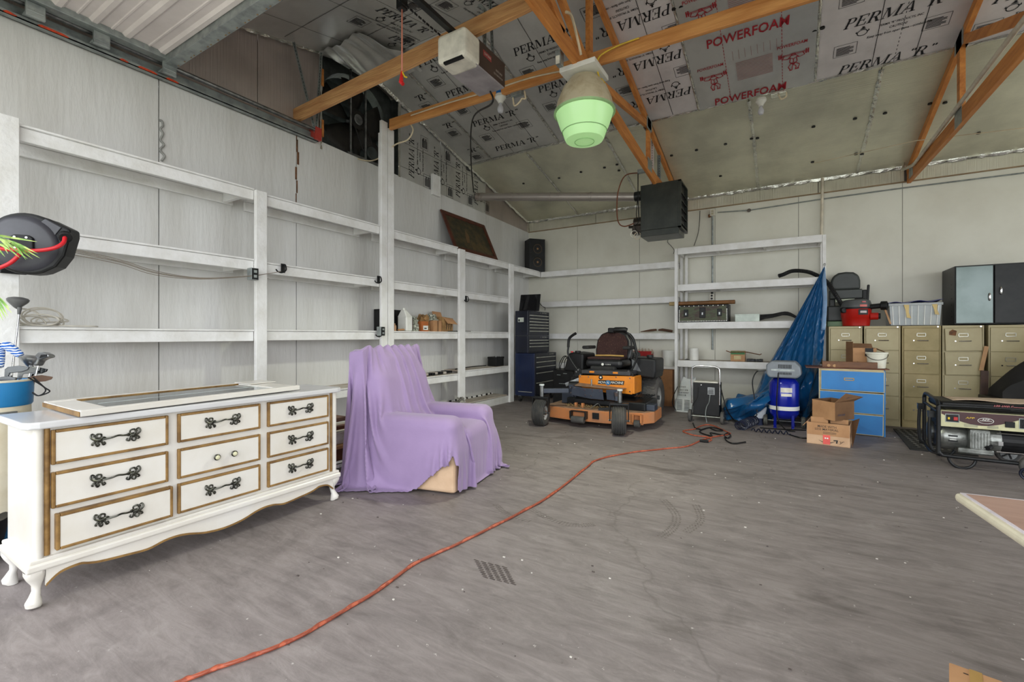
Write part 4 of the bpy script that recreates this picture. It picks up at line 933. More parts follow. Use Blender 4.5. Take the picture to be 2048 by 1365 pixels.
def club(foot, hosel, kind, label, m, mhead=None, turn=0.0):
    f = Vector(foot); h = Vector(hosel); t = thing('golf_club', label, 'golf club', f, group=None)
    MB().tube([f, h], [.0055, .0042], 8).build('shaft', m_chrome, t, world=True, smooth=True)
    MB().tube([f, f + (h - f) * .3], [.012, .009], 8).build('grip', m_rubber, t, world=True, smooth=True)
    d = (h - f).normalized(); s = Vector((RT[0], RT[1], 0)); s = (s * math.cos(turn) + Vector((FW[0], FW[1], 0)) * math.sin(turn)); s = (s - d * s.dot(d)).normalized(); M = frame(h, s, d)
    if kind == 'wood':
        vs = MB().tube([M @ Vector((0, -.03, 0)), M @ Vector((0, .012, 0))], [.007, .011], 10); vs.build('hosel', m, t, world=True, smooth=True)
        b = MB()
        for i in range(9):
            pass
        prof = [(.002, 0), (.014, .008), (.03, .024), (.046, .042), (.05, .055), (.042, .064), (.02, .07), (.001, .071)]
        b.lathe(prof, 20, M @ Matrix.Translation((-.015, .0, 0)) @ Matrix.Diagonal((1.12, 1, 1.0, 1)) @ Matrix.Rotation(-PI / 2, 4, 'X') @ Matrix.Diagonal((1, .8, 1, 1)))
        b.build('head', mhead or m, t, world=True, smooth=True)
    elif kind == 'iron':
        MB().prism([(-.008, -.02), (.008, -.02), (.012, .01), (.06, .02), (.085, .035), (.088, .05), (.04, .055), (0, .045), (-.012, .03)], -.006, .006, M).build('head', mhead or m, t, world=True, bevel=.003)
    elif kind == 'driver':
        MB().prism([(-.01, -.03), (.01, -.03), (.022, .0), (.05, .016), (.09, .03), (.082, .045), (.04, .055), (0, .052), (-.014, .03)], -.02, .022, M).build('head', mhead or m, t, world=True, bevel=.01, seg=3)
        MB().prism([(.03, .016), (.084, .032), (.078, .043), (.036, .036)], .0222, .0235, M).build('face_insert', m_dark, t, world=True)
m_gr = mat('graphite_grey', (92, 92, 92), .35, .2); m_sil = mat('satin_silver', (176, 178, 180), .28, .9); m_dkc = mat('dark_chrome', (96, 98, 100), .25, .9)
def gp(px, py, dx=0): return pX(px, py, bx + dx)
club((bx + .02, by + .0, .3), gp(39, 619, .07), 'wood', 'tall golf club with a dark grey rounded head, highest in the bag', m_gr)
club((bx + .03, by + .03, .3), gp(79, 722, .05), 'driver', 'golf club with white head and black face leaning right in the bag', m_sil, turn=-.2)
club((bx, by + .03, .3), gp(62, 735, .03), 'wood', 'golf club with a silver rounded wood head beside the dark one', m_sil)
club((bx - .02, by + .02, .3), gp(62, 752, .0), 'iron', 'dark iron club with its blade pointing right in the bag', m_dkc)
club((bx, by - .0, .3), gp(40, 752, .05), 'iron', 'chrome iron with a thick hosel in the bag centre', m_sil, turn=1.2)
club((bx + .02, by - .04, .3), gp(14, 750, .05), 'iron', 'iron club with a tilted narrow blade at the bag left', m_dkc, turn=.5)
club((bx - .02, by - .06, .3), gp(0, 770, .05), 'iron', 'wide bladed dark iron low at the bag left edge', m_dkc)
club((bx + .03, by + .01, .3), gp(60, 768, .06), 'iron', 'iron club with a brown worn small head in the bag', mat('brown_head', (104, 76, 58), .5), turn=.9)
# knitted blue and white covers
m_knit = mat('blue_knit', (24, 88, 176), .9, 0, (224, 230, 236), 1, bump=.3)
def knit(name, r, a, b, label):
    m = MC['blue_knit']; nt = m.node_tree
    return tag(MB().tube(spline([a, a + (b - a) * .35 + Vector((0, 0, .01)), b], 6), [r * (.8 + .3 * math.sin(PI * i / 12)) for i in range(13)], 14).build(name, m, smooth=True), label, 'club cover')
nt = m_knit.node_tree; wv = nt.nodes.new('ShaderNodeTexWave'); wv.inputs['Scale'].default_value = 22; wv.inputs['Distortion'].default_value = 6; wv.bands_direction = 'Z'
tcn = nt.nodes.new('ShaderNodeTexCoord'); nt.links.new(tcn.outputs['Object'], wv.inputs[0]); rr = [n for n in nt.nodes if n.type == 'VALTORGB'][0]; nt.links.new(wv.outputs[1], rr.inputs[0])
knit('club_cover', .022, gp(6, 690, .03), gp(42, 712, .08), 'blue and white zigzag knitted club cover pointing right over the bag')
knit('club_cover', .028, gp(-6, 690, .0), gp(-4, 735, .05), 'blue and white knitted club cover hanging at the left edge of the photo')
# ================================================================ dresser
dx0, dx1, dy0, dy1 = -3.235, -2.81, .60, 2.195
t = thing('dresser', 'long cream french style dresser with gold trimmed drawers and ornate handles', 'dresser', (-3.02, 1.4, 0))
m_dr = mat('cream_lacquer', (216, 212, 206), .28, 0, (208, 202, 192), 3); m_gold = mat('gold_trim', (150, 116, 66), .45, .3, (112, 82, 44), 12); m_pew = mat('antique_pewter', (92, 92, 84), .35, .9, (44, 44, 40), 30)
m_shadow = mat('brown_gap', (70, 54, 40), .7)
MB().box((dx0, dy0 + .02, .215), (dx1 - .012, dy1 - .02, .79)).build('carcass', m_dr, t, world=True, bevel=.006)
MB().prism([(dx0 - .0, dy0 - .02), (dx1 + .02 - .04, dy0 - .02), (dx1 + .012, dy0 - .005), (dx1 + .025, dy0 + .03), (dx1 + .025, dy1 - .03), (dx1 + .012, dy1 + .005), (dx1 - .02, dy1 + .02), (dx0, dy1 + .02)], .79, .822).build('top', mat('glossy_cream_top', (204, 203, 204), .12, 0, (198, 197, 198), 3), t, world=True, bevel=.008, seg=3)
for y0, s in ((dy0 + .015, 1), (dy1 - .015, -1)):
    # rounded corner columns and gold flutes
    c = MB(); c.cyl((dx1 - .018, y0 + s * .018, .215), (dx1 - .018, y0 + s * .018, .79), .018, 16); c.build('corner_column', m_dr, t, world=True, smooth=True)
    MB().cyl((dx1 - .014, y0 + s * .046, .222), (dx1 - .014, y0 + s * .046, .788), .011, 10).build('gold_flute', m_gold, t, world=True, smooth=True)
b = MB(); b.box((dx0, dy0 - .01, .165), (dx1 + .012, dy1 + .01, .20)); b.build('base_moulding', m_dr, t, world=True, bevel=.01, seg=3)
b = MB(); b.box((dx0, dy0 + .0, .198), (dx1 + .004, dy1 - .0, .218)); b.build('base_moulding', m_dr, t, world=True, bevel=.006)
# scalloped apron
ap = [(.655, .09), (.70, .128), (.765, .138), (.80, .128), (.84, .118), (.93, .108), (1.03, .10), (1.10, .115), (1.16, .118), (1.22, .108), (1.30, .085), (1.40, .075), (1.50, .085), (1.58, .108), (1.64, .118), (1.70, .115), (1.77, .10), (1.87, .108), (1.96, .118), (2.0, .128), (2.035, .138), (2.10, .128), (2.145, .09)]
aps = spline([(y, z, 0) for y, z in ap], 4)
poly = [(p.x, p.y + .002) for p in aps]
vs = []; fs = []
for y, z in poly: vs += [(dx1 - .016, y, z), (dx1 - .016, y, .168), (dx1 - .002, y, z), (dx1 - .002, y, .168)]
for i in range(len(poly) - 1): a = 4 * i; fs += [(a + 2, a + 6, a + 7, a + 3), (a, a + 1, a + 5, a + 4), (a, a + 4, a + 6, a + 2)]
MB().add(vs, fs).build('apron', m_dr, t, world=True)
vs = []; fs = []
for y, z in poly: vs += [(dx1 - .001, y, z + .007), (dx1 + .003, y, z + .006), (dx1 + .003, y, z - .003), (dx1 - .016, y, z - .003)]
for i in range(len(poly) - 1): a = 4 * i; fs += [(a, a + 1, a + 5, a + 4), (a + 1, a + 2, a + 6, a + 5), (a + 2, a + 3, a + 7, a + 6)]
MB().add(vs, fs).build('gold_edge', m_gold, t, world=True)
# cabriole legs
def leg(x, y, sx, sy):
    pr = [(0, .002, .020), (.006, .012, .027), (.008, .03, .028), (.004, .05, .02), (-.004, .075, .0155), (-.006, .10, .019), (.0, .13, .03), (.004, .15, .034), (.004, .168, .034)]
    vs = []; fs = []; n = 12
    for o, z, r in pr:
        for k in range(n):
            a = 2 * PI * k / n; cx, cy = math.cos(a), math.sin(a); e = .35; q = r / max(abs(cx), abs(cy)) * (1 - e) + r * e if z > .12 else r
            vs.append((x + sx * o + q * cx, y + sy * o + q * cy, z))
    for i in range(len(pr) - 1): fs += [(i * n + k, i * n + (k + 1) % n, (i + 1) * n + (k + 1) % n, (i + 1) * n + k) for k in range(n)]
    fs += [tuple(range(n - 1, -1, -1))]
    MB().add(vs, fs).build('leg', m_dr, t, world=True, smooth=True)
leg(dx1 - .03, dy0 + .028, 1, -1); leg(dx1 - .03, dy1 - .028, 1, 1); leg(dx0 + .035, dy0 + .03, -1, -1); leg(dx0 + .035, dy1 - .03, -1, 1)
# drawers
def cartouche(parent, y, z, k=1.0, w2=.09, off=0):
    x = dx1 + .006 + off
    b = MB()
    b.tube(spline([(x + .004, y - w2 * .55, z + .0), (x + .022, y - w2 * .25, z + .006), (x + .026, y, z + .012), (x + .022, y + w2 * .25, z + .008), (x + .004, y + w2 * .55, z + .004)], 5), .0045, 8)
    for s in (-1, 1):
        cy = y + s * w2 * .72
        for (pts) in ([(0, 0), (.35, .5), (.15, .95), (-.35, .8), (-.3, .3), (.0, .35)], [(0, 0), (.55, .1), (.95, .5), (.85, 1.0), (.55, .9), (.6, .55)], [(0, 0), (.35, -.45), (.2, -.95), (-.1, -.8), (.0, -.5)],
                      [(0, 0), (-.35, -.35), (-.55, -.85), (-.85, -.7), (-.7, -.4)], [(0, 0), (.6, -.25), (.85, -.6), (.65, -.75)], [(-.1, .1), (-.6, .35), (-.8, .1), (-.55, -.05)]):
            kk = .030 * k
            b.tube(spline([(x + .003 + .004 * math.sin(i * 1.3), cy + s * p[0] * kk, z + p[1] * kk) for i, p in enumerate(pts)], 4), [.0052 - .003 * j / (len(pts) * 4) for j in range((len(pts) - 1) * 4 + 1)], 6)
        b.sphere((x + .004, cy, z), (.007, .016, .013), 10, 6)
    b.build('handle', m_pew, parent, world=True, smooth=True)
cols = [(.672, 1.120), (1.164, 1.612), (1.660, 2.104)]
rws = [(.622, .778), (.426, .588), (.238, .400)]
for ci, (a, b_) in enumerate(cols):
    for ri, (z0, z1) in enumerate(rws):
        off = .012 if (ci == 0 and ri == 2) else 0
        if off: a2, b2 = a + .012, b_ + .016
        else: a2, b2 = a, b_
        X1 = dx1 + .004 + off
        dr = MB().box((dx1 - .05, a2 + .012, z0 + .012), (X1, b2 - .012, z1 - .012)).build('drawer', m_dr, t, world=True, bevel=.002)
        g = MB(); T = .014
        def fr(y0, y1, zz0, zz1):
            g.box((dx1 - .014, y0, zz0), (X1 + .003, y1, zz1))
        fr(a2, a2 + T, z0, z1); fr(b2 - T, b2, z0, z1); fr(a2 + T, b2 - T, z0, z0 + T); fr(a2 + T, b2 - T, z1 - T, z1)
        go = g.build('gold_frame', m_gold, dr, world=True, bevel=.004)
        if ci == 1 and ri == 1:
            for yk in (1.352, 1.447):
                Mk = frame((X1 + .002, yk, .505), (0, 1, 0), (0, 0, 1))
                MB().lathe([(.006, 0), (.006, .01), (.017, .012), (.018, .018), (.013, .022), (.001, .026)], 16, Mk).build('knob', m_pew, dr, world=True, smooth=True)
                MB().lathe([(.0125, .021), (.012, .025), (.001, .0285)], 16, Mk).build('knob_face', mat('cream_button', (214, 210, 176), .3), dr, world=True, smooth=True)
        else:
            cartouche(dr, (a + b_) / 2 + (.003 if off == 0 else .012), (z0 + z1) / 2 + .004, 1.0, .092 if ci < 2 else .085, off)
# mirror frame lying on the top
t = thing('framed_mirror', 'long cream framed mirror lying flat on the dresser top', 'mirror', (-3.1, 1.3, .825))
c = [pZ(160, 822, .858), pZ(600, 771, .858), pZ(480, 769, .858), pZ(63, 797, .858)]
fl = Vector((-2.775, .775, 0)); frr = Vector((-2.86, 1.95, 0)); brr = Vector((-3.30, 1.90, 0)); bl = Vector((-3.33, .73, 0))
fl = c[0]; frr = c[1]; bl = c[3]; bl = fl + (bl - fl).normalized() * .56; brr = bl + (frr - fl)
fl.z = frr.z = bl.z = brr.z = 0
u = (frr - fl); v = (bl - fl)
def Q(a, b_, z): p = fl + u * a + v * b_; return (p.x, p.y, z)
def slab(name, a0, a1, b0, b1, z0, z1, m, bev=.004):
    vs = [Q(a0, b0, z0), Q(a1, b0, z0), Q(a1, b1, z0), Q(a0, b1, z0), Q(a0, b0, z1), Q(a1, b0, z1), Q(a1, b1, z1), Q(a0, b1, z1)]
    return MB().add(vs, [(3, 2, 1, 0), (4, 5, 6, 7), (0, 1, 5, 4), (1, 2, 6, 5), (2, 3, 7, 6), (3, 0, 4, 7)]).build(name, m, t, world=True, bevel=bev)
zt, zb = .858, .828
slab('frame_rail', 0, 1, 0, .07, zb, zt, m_dr); slab('frame_rail', 0, 1, .91, 1, zb, zt, m_dr)
slab('frame_rail', 0, .10, .072, .908, zb, zt - .003, m_dr); slab('frame_rail', .86, .99, .072, .908, zb, zt - .002, m_dr)
slab('inner_gold_lip', .101, .859, .893, .907, zb + .002, zt - .001, m_gold, .001); slab('inner_gold_lip', -.004, 0, .0, 1, zb + .002, zt - .006, m_gold, .001)
slab('mirror_glass', .10, .86, .07, .91, zb + .010, zt - .007, mat('mirror_glass', (150, 160, 160), .06, 1.0, (140, 150, 150), 3), 0)
slab('glass_strip', .12, .85, .46, .475, zt - .0069, zt - .006, mat('pale_line', (206, 214, 214), .3), 0)
slab('frame_corner', .86, 1.03, .62, 1.0, zt, zt + .006, m_dr)
# ================================================================ lumber and junk under the shelf
m_oldw = mat('old_painted_board', (196, 192, 190), .7, 0, (146, 128, 112), 6, (1, .4, 1), .3, 20, (.5, .75)); m_brn = mat('brown_board', (112, 66, 44), .6, 0, (86, 48, 32), 6, (1, .3, 1)); m_tan = mat('tan_board', (184, 144, 98), .6, 0, (168, 120, 82), 6, (1, .3, 1))
def board(a, b_, wd, ht, m, label):
    return tag(MB().bar(a, b_, wd, ht).build('board', m, bevel=.003), label, 'board')
board((-3.72, 1.6, .055), (-3.72, 3.35, .055), .06, .11, m_brn, 'dark brown board on the floor, bottom of the stack behind the dresser')
board((-3.74, 1.6, .125), (-3.74, 3.45, .125), .12, .03, m_tan, 'tan wooden board on the dark brown board')
board((-3.76, 1.6, .20), (-3.76, 3.45, .20), .05, .11, m_oldw, 'peeling white board with rust marks, standing on the tan board')
board((-3.90, 1.7, .275), (-3.86, 3.5, .275), .07, .035, MC['brown_board'], 'weathered brown board lying behind the peeling white board')
t = thing('wood_offcut', 'short brown plank on a dark block above the lumber stack', 'wood', (-3.8, 2.9, .3))
MB().box((-3.86, 2.72, .262), (-3.76, 2.9, .36)).build('block', m_dark, t, world=True, bevel=.004); MB().box((-3.9, 2.4, .36), (-3.74, 3.02, .40)).build('plank', mat('grey_brown_wood', (120, 90, 74), .7), t, world=True, bevel=.004)
t = thing('metal_channel', 'white metal channel end on the floor beside the dresser', 'channel', (-3.35, 2.6, 0))
b = MB(); b.box((-3.45, 1.9, .03), (-3.38, 2.78, .036)); b.box((-3.45, 1.9, .03), (-3.444, 2.78, .075)); b.box((-3.386, 1.9, .03), (-3.38, 2.78, .075)); b.box((-3.45, 1.9, .069), (-3.38, 2.78, .075)); b.build('channel', m_shelf, t, world=True)
board((-3.34, 1.8, .012), (-3.30, 2.78, .012), .06, .02, m_brn, 'thin dark strip on the floor beside the metal channel')
board((-3.24, 1.9, .010), (-3.2, 2.70, .010), .05, .018, mat('shabby_brown', (122, 88, 70), .8, 0, (70, 54, 46), 18), 'short splintered strip on the floor nearest the dresser leg')
t = thing('paper_flyer', 'small white printed paper on the floor between the dresser and the armchair', 'paper', (-3.1, 2.8, 0))
pf = [Z_ for Z_ in (pZ(712, 952), pZ(745, 958), pZ(775, 948), pZ(742, 931), pZ(722, 938))]
MB().add([(p.x, p.y, .016 + .01 * (i % 2)) for i, p in enumerate(pf)], [(0, 1, 2, 3, 4)]).build('sheet', m_white, t, world=True, solid=.001)
b = MB(); M0 = frame((pf[3].x + .02, pf[3].y - .02, .032), (pf[2] - pf[3]), (-(pf[2] - pf[3]).y * -1, -(pf[2] - pf[3]).x, 0))
scribble(b, frame(Vector((-3.125, 2.76, .03)), (.35, .94, 0), (-.94, .35, 0)), .13, .03, 2); scribble(b, frame(Vector((-3.08, 2.75, .03)), (.35, .94, 0), (-.94, .35, 0)), .10, .015, 4); b.build('print', m_black_print, t, world=True)
MB().add([Vector((-3.3, 2.82, .03)), Vector((-3.2, 2.87, .02)), Vector((-3.28, 2.92, .06))], [(0, 1, 2)]).build('torn_corner', m_white, t, world=True, solid=.001)
# ================================================================ contents of the left shelving
def shelfz(i, bay): return rows[i][bay]
zs = 1.262
t = thing('plastic_jug', 'tall white plastic jug with a red and black side label', 'jug', (-4.42, 4.5, zs))
b = MB(); b.prism([(-.085, -.06), (.085, -.06), (.085, .06), (-.085, .06)], 0, .2, Matrix.Translation((-4.42, 4.51, zs))); b.build('body', m_white, t, world=True, bevel=.02, seg=3)
b = MB(); b.add([(-4.505, 4.45, zs + .19), (-4.335, 4.45, zs + .19), (-4.335, 4.57, zs + .19), (-4.505, 4.57, zs + .19), (-4.45, 4.46, zs + .285), (-4.39, 4.46, zs + .285), (-4.39, 4.51, zs + .285), (-4.45, 4.51, zs + .285)], [(0, 1, 5, 4), (1, 2, 6, 5), (2, 3, 7, 6), (3, 0, 4, 7), (4, 5, 6, 7)]); b.build('shoulder', m_white, t, world=True, bevel=.01)
MB().cyl((-4.42, 4.485, zs + .28), (-4.42, 4.485, zs + .31), .02, 12).build('cap', m_white, t, world=True)
MB().box((-4.45, 4.571, zs + .03), (-4.34, 4.573, zs + .17)).build('label', mat('red_black_label', (60, 30, 36), .5, 0, (190, 170, 160), 40), t, world=True)
m_amber = mat('amber_plastic', (190, 116, 62), .3, 0, (166, 92, 46), 6)
for y, h, r, m, lb in ((4.20, .17, .04, m_amber, 'orange brown bottle at the left end of the bottle shelf'), (4.30, .10, .022, mat('tan_bottle', (180, 140, 104), .4), 'small tan bottle beside the orange bottle')):
    tag(MB().lathe([(.001, 0), (r, 0), (r, h * .7), (r * .4, h * .85), (r * .4, h), (.001, h)], 14, Matrix.Translation((-4.40, y, zs))).build('bottle', m, smooth=True), lb, 'bottle')
t = thing('loudspeaker', 'black speaker box standing behind the white jug on the shelf', 'speaker', (-4.6, 4.45, zs)); MB().box((-4.68, 4.2, zs), (-4.55, 4.68, zs + .29)).build('cabinet', m_dark, t, world=True, bevel=.005)
for y in (4.32, 4.56): MB().lathe([(.07, .0), (.05, -.004), (.02, .006), (.001, .008)], 18, frame((-4.548, y, zs + .17), (0, 1, 0), (0, 0, 1)), cap=False).build('driver_cone', m_blackmetal, t, world=True, smooth=True)
tag(MB().tube([(-4.36, 4.32, zs + .015), (-4.35, 4.42, zs + .02)], .012, 8).build('wood_scrap', m_tan), 'small tan scrap on the shelf in front of the jug', 'scrap')
def crumple(lo, hi, name, m, label, cat, seed=1, amp=.02, taper=.75):
    rnd = random.Random(seed); lo = Vector(lo); hi = Vector(hi); c = (lo + hi) / 2; h = (hi - lo) / 2; b = MB(); nu, nv = 20, 9; vs = []; fs = []
    for j in range(nv + 1):
        v = j / nv
        for i in range(nu):
            a = 2 * PI * i / nu; cx, cy = math.cos(a), math.sin(a); k = 1 / max(abs(cx), abs(cy)); k = .25 + .75 * k; s = 1 - (1 - taper) * v
            vs.append((c.x + h.x * cx * k * s * .95 + rnd.uniform(-amp, amp) * (v > 0), c.y + h.y * cy * k * s * .95 + rnd.uniform(-amp, amp) * (v > 0), lo.z + (hi.z - lo.z) * v + rnd.uniform(-amp, amp) * (0 < j)))
    for j in range(nv):
        for i in range(nu): fs.append((j * nu + i, j * nu + (i + 1) % nu, (j + 1) * nu + (i + 1) % nu, (j + 1) * nu + i))
    fs.append(tuple(range(nv * nu, (nv + 1) * nu)))
    return tag(b.add(vs, fs).build(name, m), label, cat)
m_kraft = mat('kraft_paper', (164, 128, 84), .8, 0, (128, 96, 58), 9, bump=.3); m_fleck = mat('flecked_wrap', (70, 76, 66), .4, 0, (206, 206, 190), 60)
crumple((-4.48, 4.62, zs), (-4.36, 4.75, zs + .2), 'wrapped_bottle', m_fleck, 'dark bottle in flecked clear wrap right of the jug', 'bottle', 4, .012, .5)
t = thing('cardboard_box', 'small orange cardboard box with a white label under a crumpled paper bag', 'box', (-4.4, 4.85, zs)); MB().box((-4.5, 4.77, zs), (-4.36, 4.91, zs + .14)).build('box', mat('orange_card', (182, 104, 50), .7, 0, (160, 88, 42), 5), t, world=True, bevel=.003)
MB().box((-4.359, 4.80, zs + .02), (-4.357, 4.90, zs + .08)).build('label', m_white, t, world=True); MB().box((-4.3565, 4.82, zs + .035), (-4.356, 4.87, zs + .05)).build('print', m_black_print, t, world=True)
crumple((-4.56, 4.82, zs), (-4.38, 5.02, zs + .24), 'paper_bag', m_kraft, 'crumpled brown paper bag leaning on the orange box', 'bag', 6, .022, .55)
t = thing('cardboard_box', 'narrow tall brown carton stuffed with plastic between the paper bags', 'box', (-4.44, 5.08, zs)); MB().box((-4.5, 5.02, zs), (-4.36, 5.2, zs + .16)).build('box', m_card, t, world=True, bevel=.003); MB().box((-4.359, 5.10, zs), (-4.357, 5.13, zs + .16)).build('fold', m_carddk, t, world=True)
crumple((-4.52, 4.98, zs + .16), (-4.38, 5.18, zs + .25), 'plastic_wrap', m_fleck, 'crumpled clear plastic wrap on the narrow carton', 'plastic', 8, .02, .5)
t = thing('paper_bag', 'large creased brown bag with black tree print and open flaps', 'bag', (-4.45, 5.32, zs))
MB().prism([(5.21, 0), (5.46, 0), (5.47, .2), (5.22, .22)], -4.56, -4.36, axis='x').build('bag_body', m_kraft, t, bevel=.004)
for ch in t.children:
    for v in ch.data.vertices: v.co = (v.co.x + 4.45, v.co.y - 5.32, v.co.z)
MB().add([(-4.36, 5.24, zs + .21), (-4.36, 5.46, zs + .19), (-4.30, 5.50, zs + .11), (-4.31, 5.28, zs + .12)], [(0, 1, 2, 3)]).build('flap', m_card, t, world=True, solid=.004)
MB().add([(-4.56, 5.24, zs + .22), (-4.56, 5.46, zs + .2), (-4.6, 5.46, zs + .3), (-4.6, 5.26, zs + .31)], [(0, 1, 2, 3)]).build('flap', m_card, t, world=True, solid=.004)
b = MB()
for i, y in enumerate((5.30, 5.35, 5.40)):
    b.add([(-4.357, y, zs + .03), (-4.357, y + .012, zs + .03), (-4.357, y + .02, zs + .13), (-4.357, y + .01, zs + .13)], [(0, 1, 2, 3)])
    for q in range(3): b.add([(-4.357, y, zs + .06 + q * .025), (-4.357, y + .035, zs + .075 + q * .025), (-4.357, y + .033, zs + .083 + q * .025)], [(0, 1, 2)])
b.build('print', m_black_print, t, world=True)
tag(MB().bar((-4.4, 5.2, zs + .007), (-4.33, 5.85, zs + .007), .05, .012).build('metal_strip', m_blackmetal), 'thin black metal strip under the creased bag', 'strip')
# things on the low shelf
zl_ = rows[3][3]
t = thing('car_battery', 'black car battery on the low shelf beside the blue tool chest', 'battery', (-4.45, 6.85, zl_))
MB().box((-4.56, 6.70, zl_), (-4.38, 6.95, zl_ + .16)).build('case', m_dark, t, world=True, bevel=.006); MB().box((-4.565, 6.695, zl_ + .13), (-4.375, 6.955, zl_ + .165)).build('lid', m_dark, t, world=True, bevel=.004)
for y in (6.75, 6.9): MB().cyl((-4.42, y, zl_ + .165), (-4.42, y, zl_ + .19), .011, 10).build('terminal', m_steel, t, world=True)
rnd = random.Random(12)
zc = rows[3][2]
t = thing('tool_strap', 'black straps and tools lying on the low shelf behind the armchair', 'tools', (-4.45, 5.3, zc))
for k in range(9):
    y = 4.9 + k * .065; MB().cbox((-4.42 - .03 * rnd.random(), y, zc + .015 + .018 * rnd.random()), (.12, .06, .035), R3(0, 0, 0)).build('tool_piece', m_dark if k % 3 else mat('worn_white', (190, 180, 170), .6), t, world=True, bevel=.006)
tag(MB().tube([(-4.5, 5.7, zl_ + .012), (-4.55, 6.2, zl_ + .02), (-4.6, 6.7, zl_ + .01)], .008, 6).build('iron_rod', m_blackmetal), 'thin black rod lying on the low shelf toward the battery', 'rod')
# row of little white tags on the platform
t = thing('pull_chain', 'row of small white and dark scraps along the wall foot under the low shelf', 'scraps', (-4.6, 6.3, .14))
for k in range(26):
    y = 5.72 + k * .048; MB().cbox((-4.62 + .02 * rnd.random(), y, .138 + .014), (.02, .025 + .01 * rnd.random(), .02 + .012 * rnd.random()), None).build('scrap', m_shelf if k % 3 else m_dark, t, world=True)
crumple((-4.30, 5.36, .14), (-4.16, 5.6, .26), 'crumpled_sack', mat('dark_sack', (60, 56, 50), .7, 0, (200, 196, 186), 9), 'crumpled dark and white sack at the foot of the shelf post', 'sack', 14, .02, .3)
# picture, speaker on the top shelf
t = thing('framed_picture', 'dark landscape picture in a brown frame leaning on the left wall', 'picture', (-4.5, 6.0, 2.52))
zt_ = 2.52
A, B, Cc, D = Vector((-4.37, 5.52, zt_)), Vector((-4.37, 6.72, zt_ - .005)), Vector((-4.67, 6.72, zt_ + .66)), Vector((-4.67, 5.52, zt_ + .66))
ux = (B - A).normalized(); uy = (D - A).normalized(); Mp = frame(A, ux, uy); Wd = (B - A).length; Hh = (D - A).length; f = .07
m_frame = mat('mahogany_frame', (92, 44, 28), .4, 0, (66, 30, 20), 8)
for lo, hi in (((0, 0, 0), (Wd, f, .025)), ((0, Hh - f, 0), (Wd, Hh, .025)), ((0, f, 0), (f, Hh - f, .025)), ((Wd - f, f, 0), (Wd, Hh - f, .025))): MB().box(lo, hi, Mp).build('frame_side', m_frame, t, world=True, bevel=.006)
MB().box((f, f, .004), (Wd - f, Hh - f, .010), Mp).build('canvas', mat('dark_painting', (84, 68, 44), .35, 0, (40, 42, 30), 4, (1, 2, 3), mixc=(.35, .6)), t, world=True)
MB().prism([(.42, .2), (.5, .22), (.56, .36), (.5, .46), (.44, .34)], .0102, .0106, Mp).build('painted_glow', mat('painting_light', (104, 78, 50), .5, 0, (84, 68, 44), 6), t, world=True)
b = MB()
for i in range(12): x = .55 + i * .045; b.prism([(x, .1 + .01 * (i % 3)), (x + .014, .1), (x + .012, .26 - .02 * (i % 4)), (x + .004, .25)], .0102, .0108, Mp)
b.build('painted_strokes', mat('ochre_paint', (122, 98, 60), .5), t, world=True)
t = thing('loudspeaker', 'black speaker with two brown cones on the top shelf in the corner', 'speaker', (-4.4, 8.2, 2.5))
s0 = Vector((-4.235, 8.235, 0)); ang = math.radians(50); zb = 2.497
Ms = R3(0, 0, ang, (-4.425, 7.985, zb)); sw, sdp, sh = .34, .28, .66
MB().box((0, 0, 0), (sw, sdp, sh), Ms).build('cabinet', m_dark, t, world=True, bevel=.008)
for z in (.19, .46):
    Md = Ms @ frame((sw * .52, -.001, z), (1, 0, 0), (0, 0, 1)) @ Matrix.Diagonal((1, 1, 1, 1))
    MB().lathe([(.105, 0), (.11, .004), (.098, .006), (.09, -.0)], 26, Md, cap=False).build('ring', m_blackmetal, t, world=True, smooth=True)
    MB().lathe([(.094, .002), (.06, -.006), (.035, -.012)], 26, Md, cap=False).build('cone', mat('paper_cone', (84, 66, 42), .7), t, world=True, smooth=True); MB().lathe([(.036, -.010), (.02, .0), (.001, .004)], 20, Md, cap=False).build('dust_cap', mat('tan_cap', (150, 112, 74), .6), t, world=True, smooth=True)
# ================================================================ armchair under a sheet (small cloth solver)
ca, sa = math.cos(math.radians(12)), math.sin(math.radians(12))
CP = np.array([-2.875, 2.50])
t = thing('armchair', 'beige armchair covered by a purple sheet, its front corner showing', 'armchair', (CP[0], CP[1], 0), math.radians(12))
m_beige = mat('beige_suede', (206, 176, 146), .8, 0, (190, 158, 128), 4, bump=.1)
BX_ = [  # centre, half size, rounding, lean about v
    ((.415, .425, .18), (.375, .425, .175), .03, 0), ((.42, .11, .40), (.34, .11, .165), .07, 0), ((.42, .74, .40), (.34, .11, .165), .07, 0),
    ((.52, .425, .385), (.27, .21, .075), .06, 0), ((.05, .425, .58), (.105, .385, .34), .10, -.20), ((-.03, .425, .86), (.105, .28, .20), .10, -.20)]
nm = ['base', 'arm', 'arm', 'seat_cushion', 'backrest', 'headrest']
for (c, h, r, ln), n_ in zip(BX_, nm):
    hh_ = [v - .012 for v in h]; MB().box([-v for v in hh_], hh_, R3(0, ln, 0, c)).build(n_, m_beige, t, bevel=r * .95, seg=3)
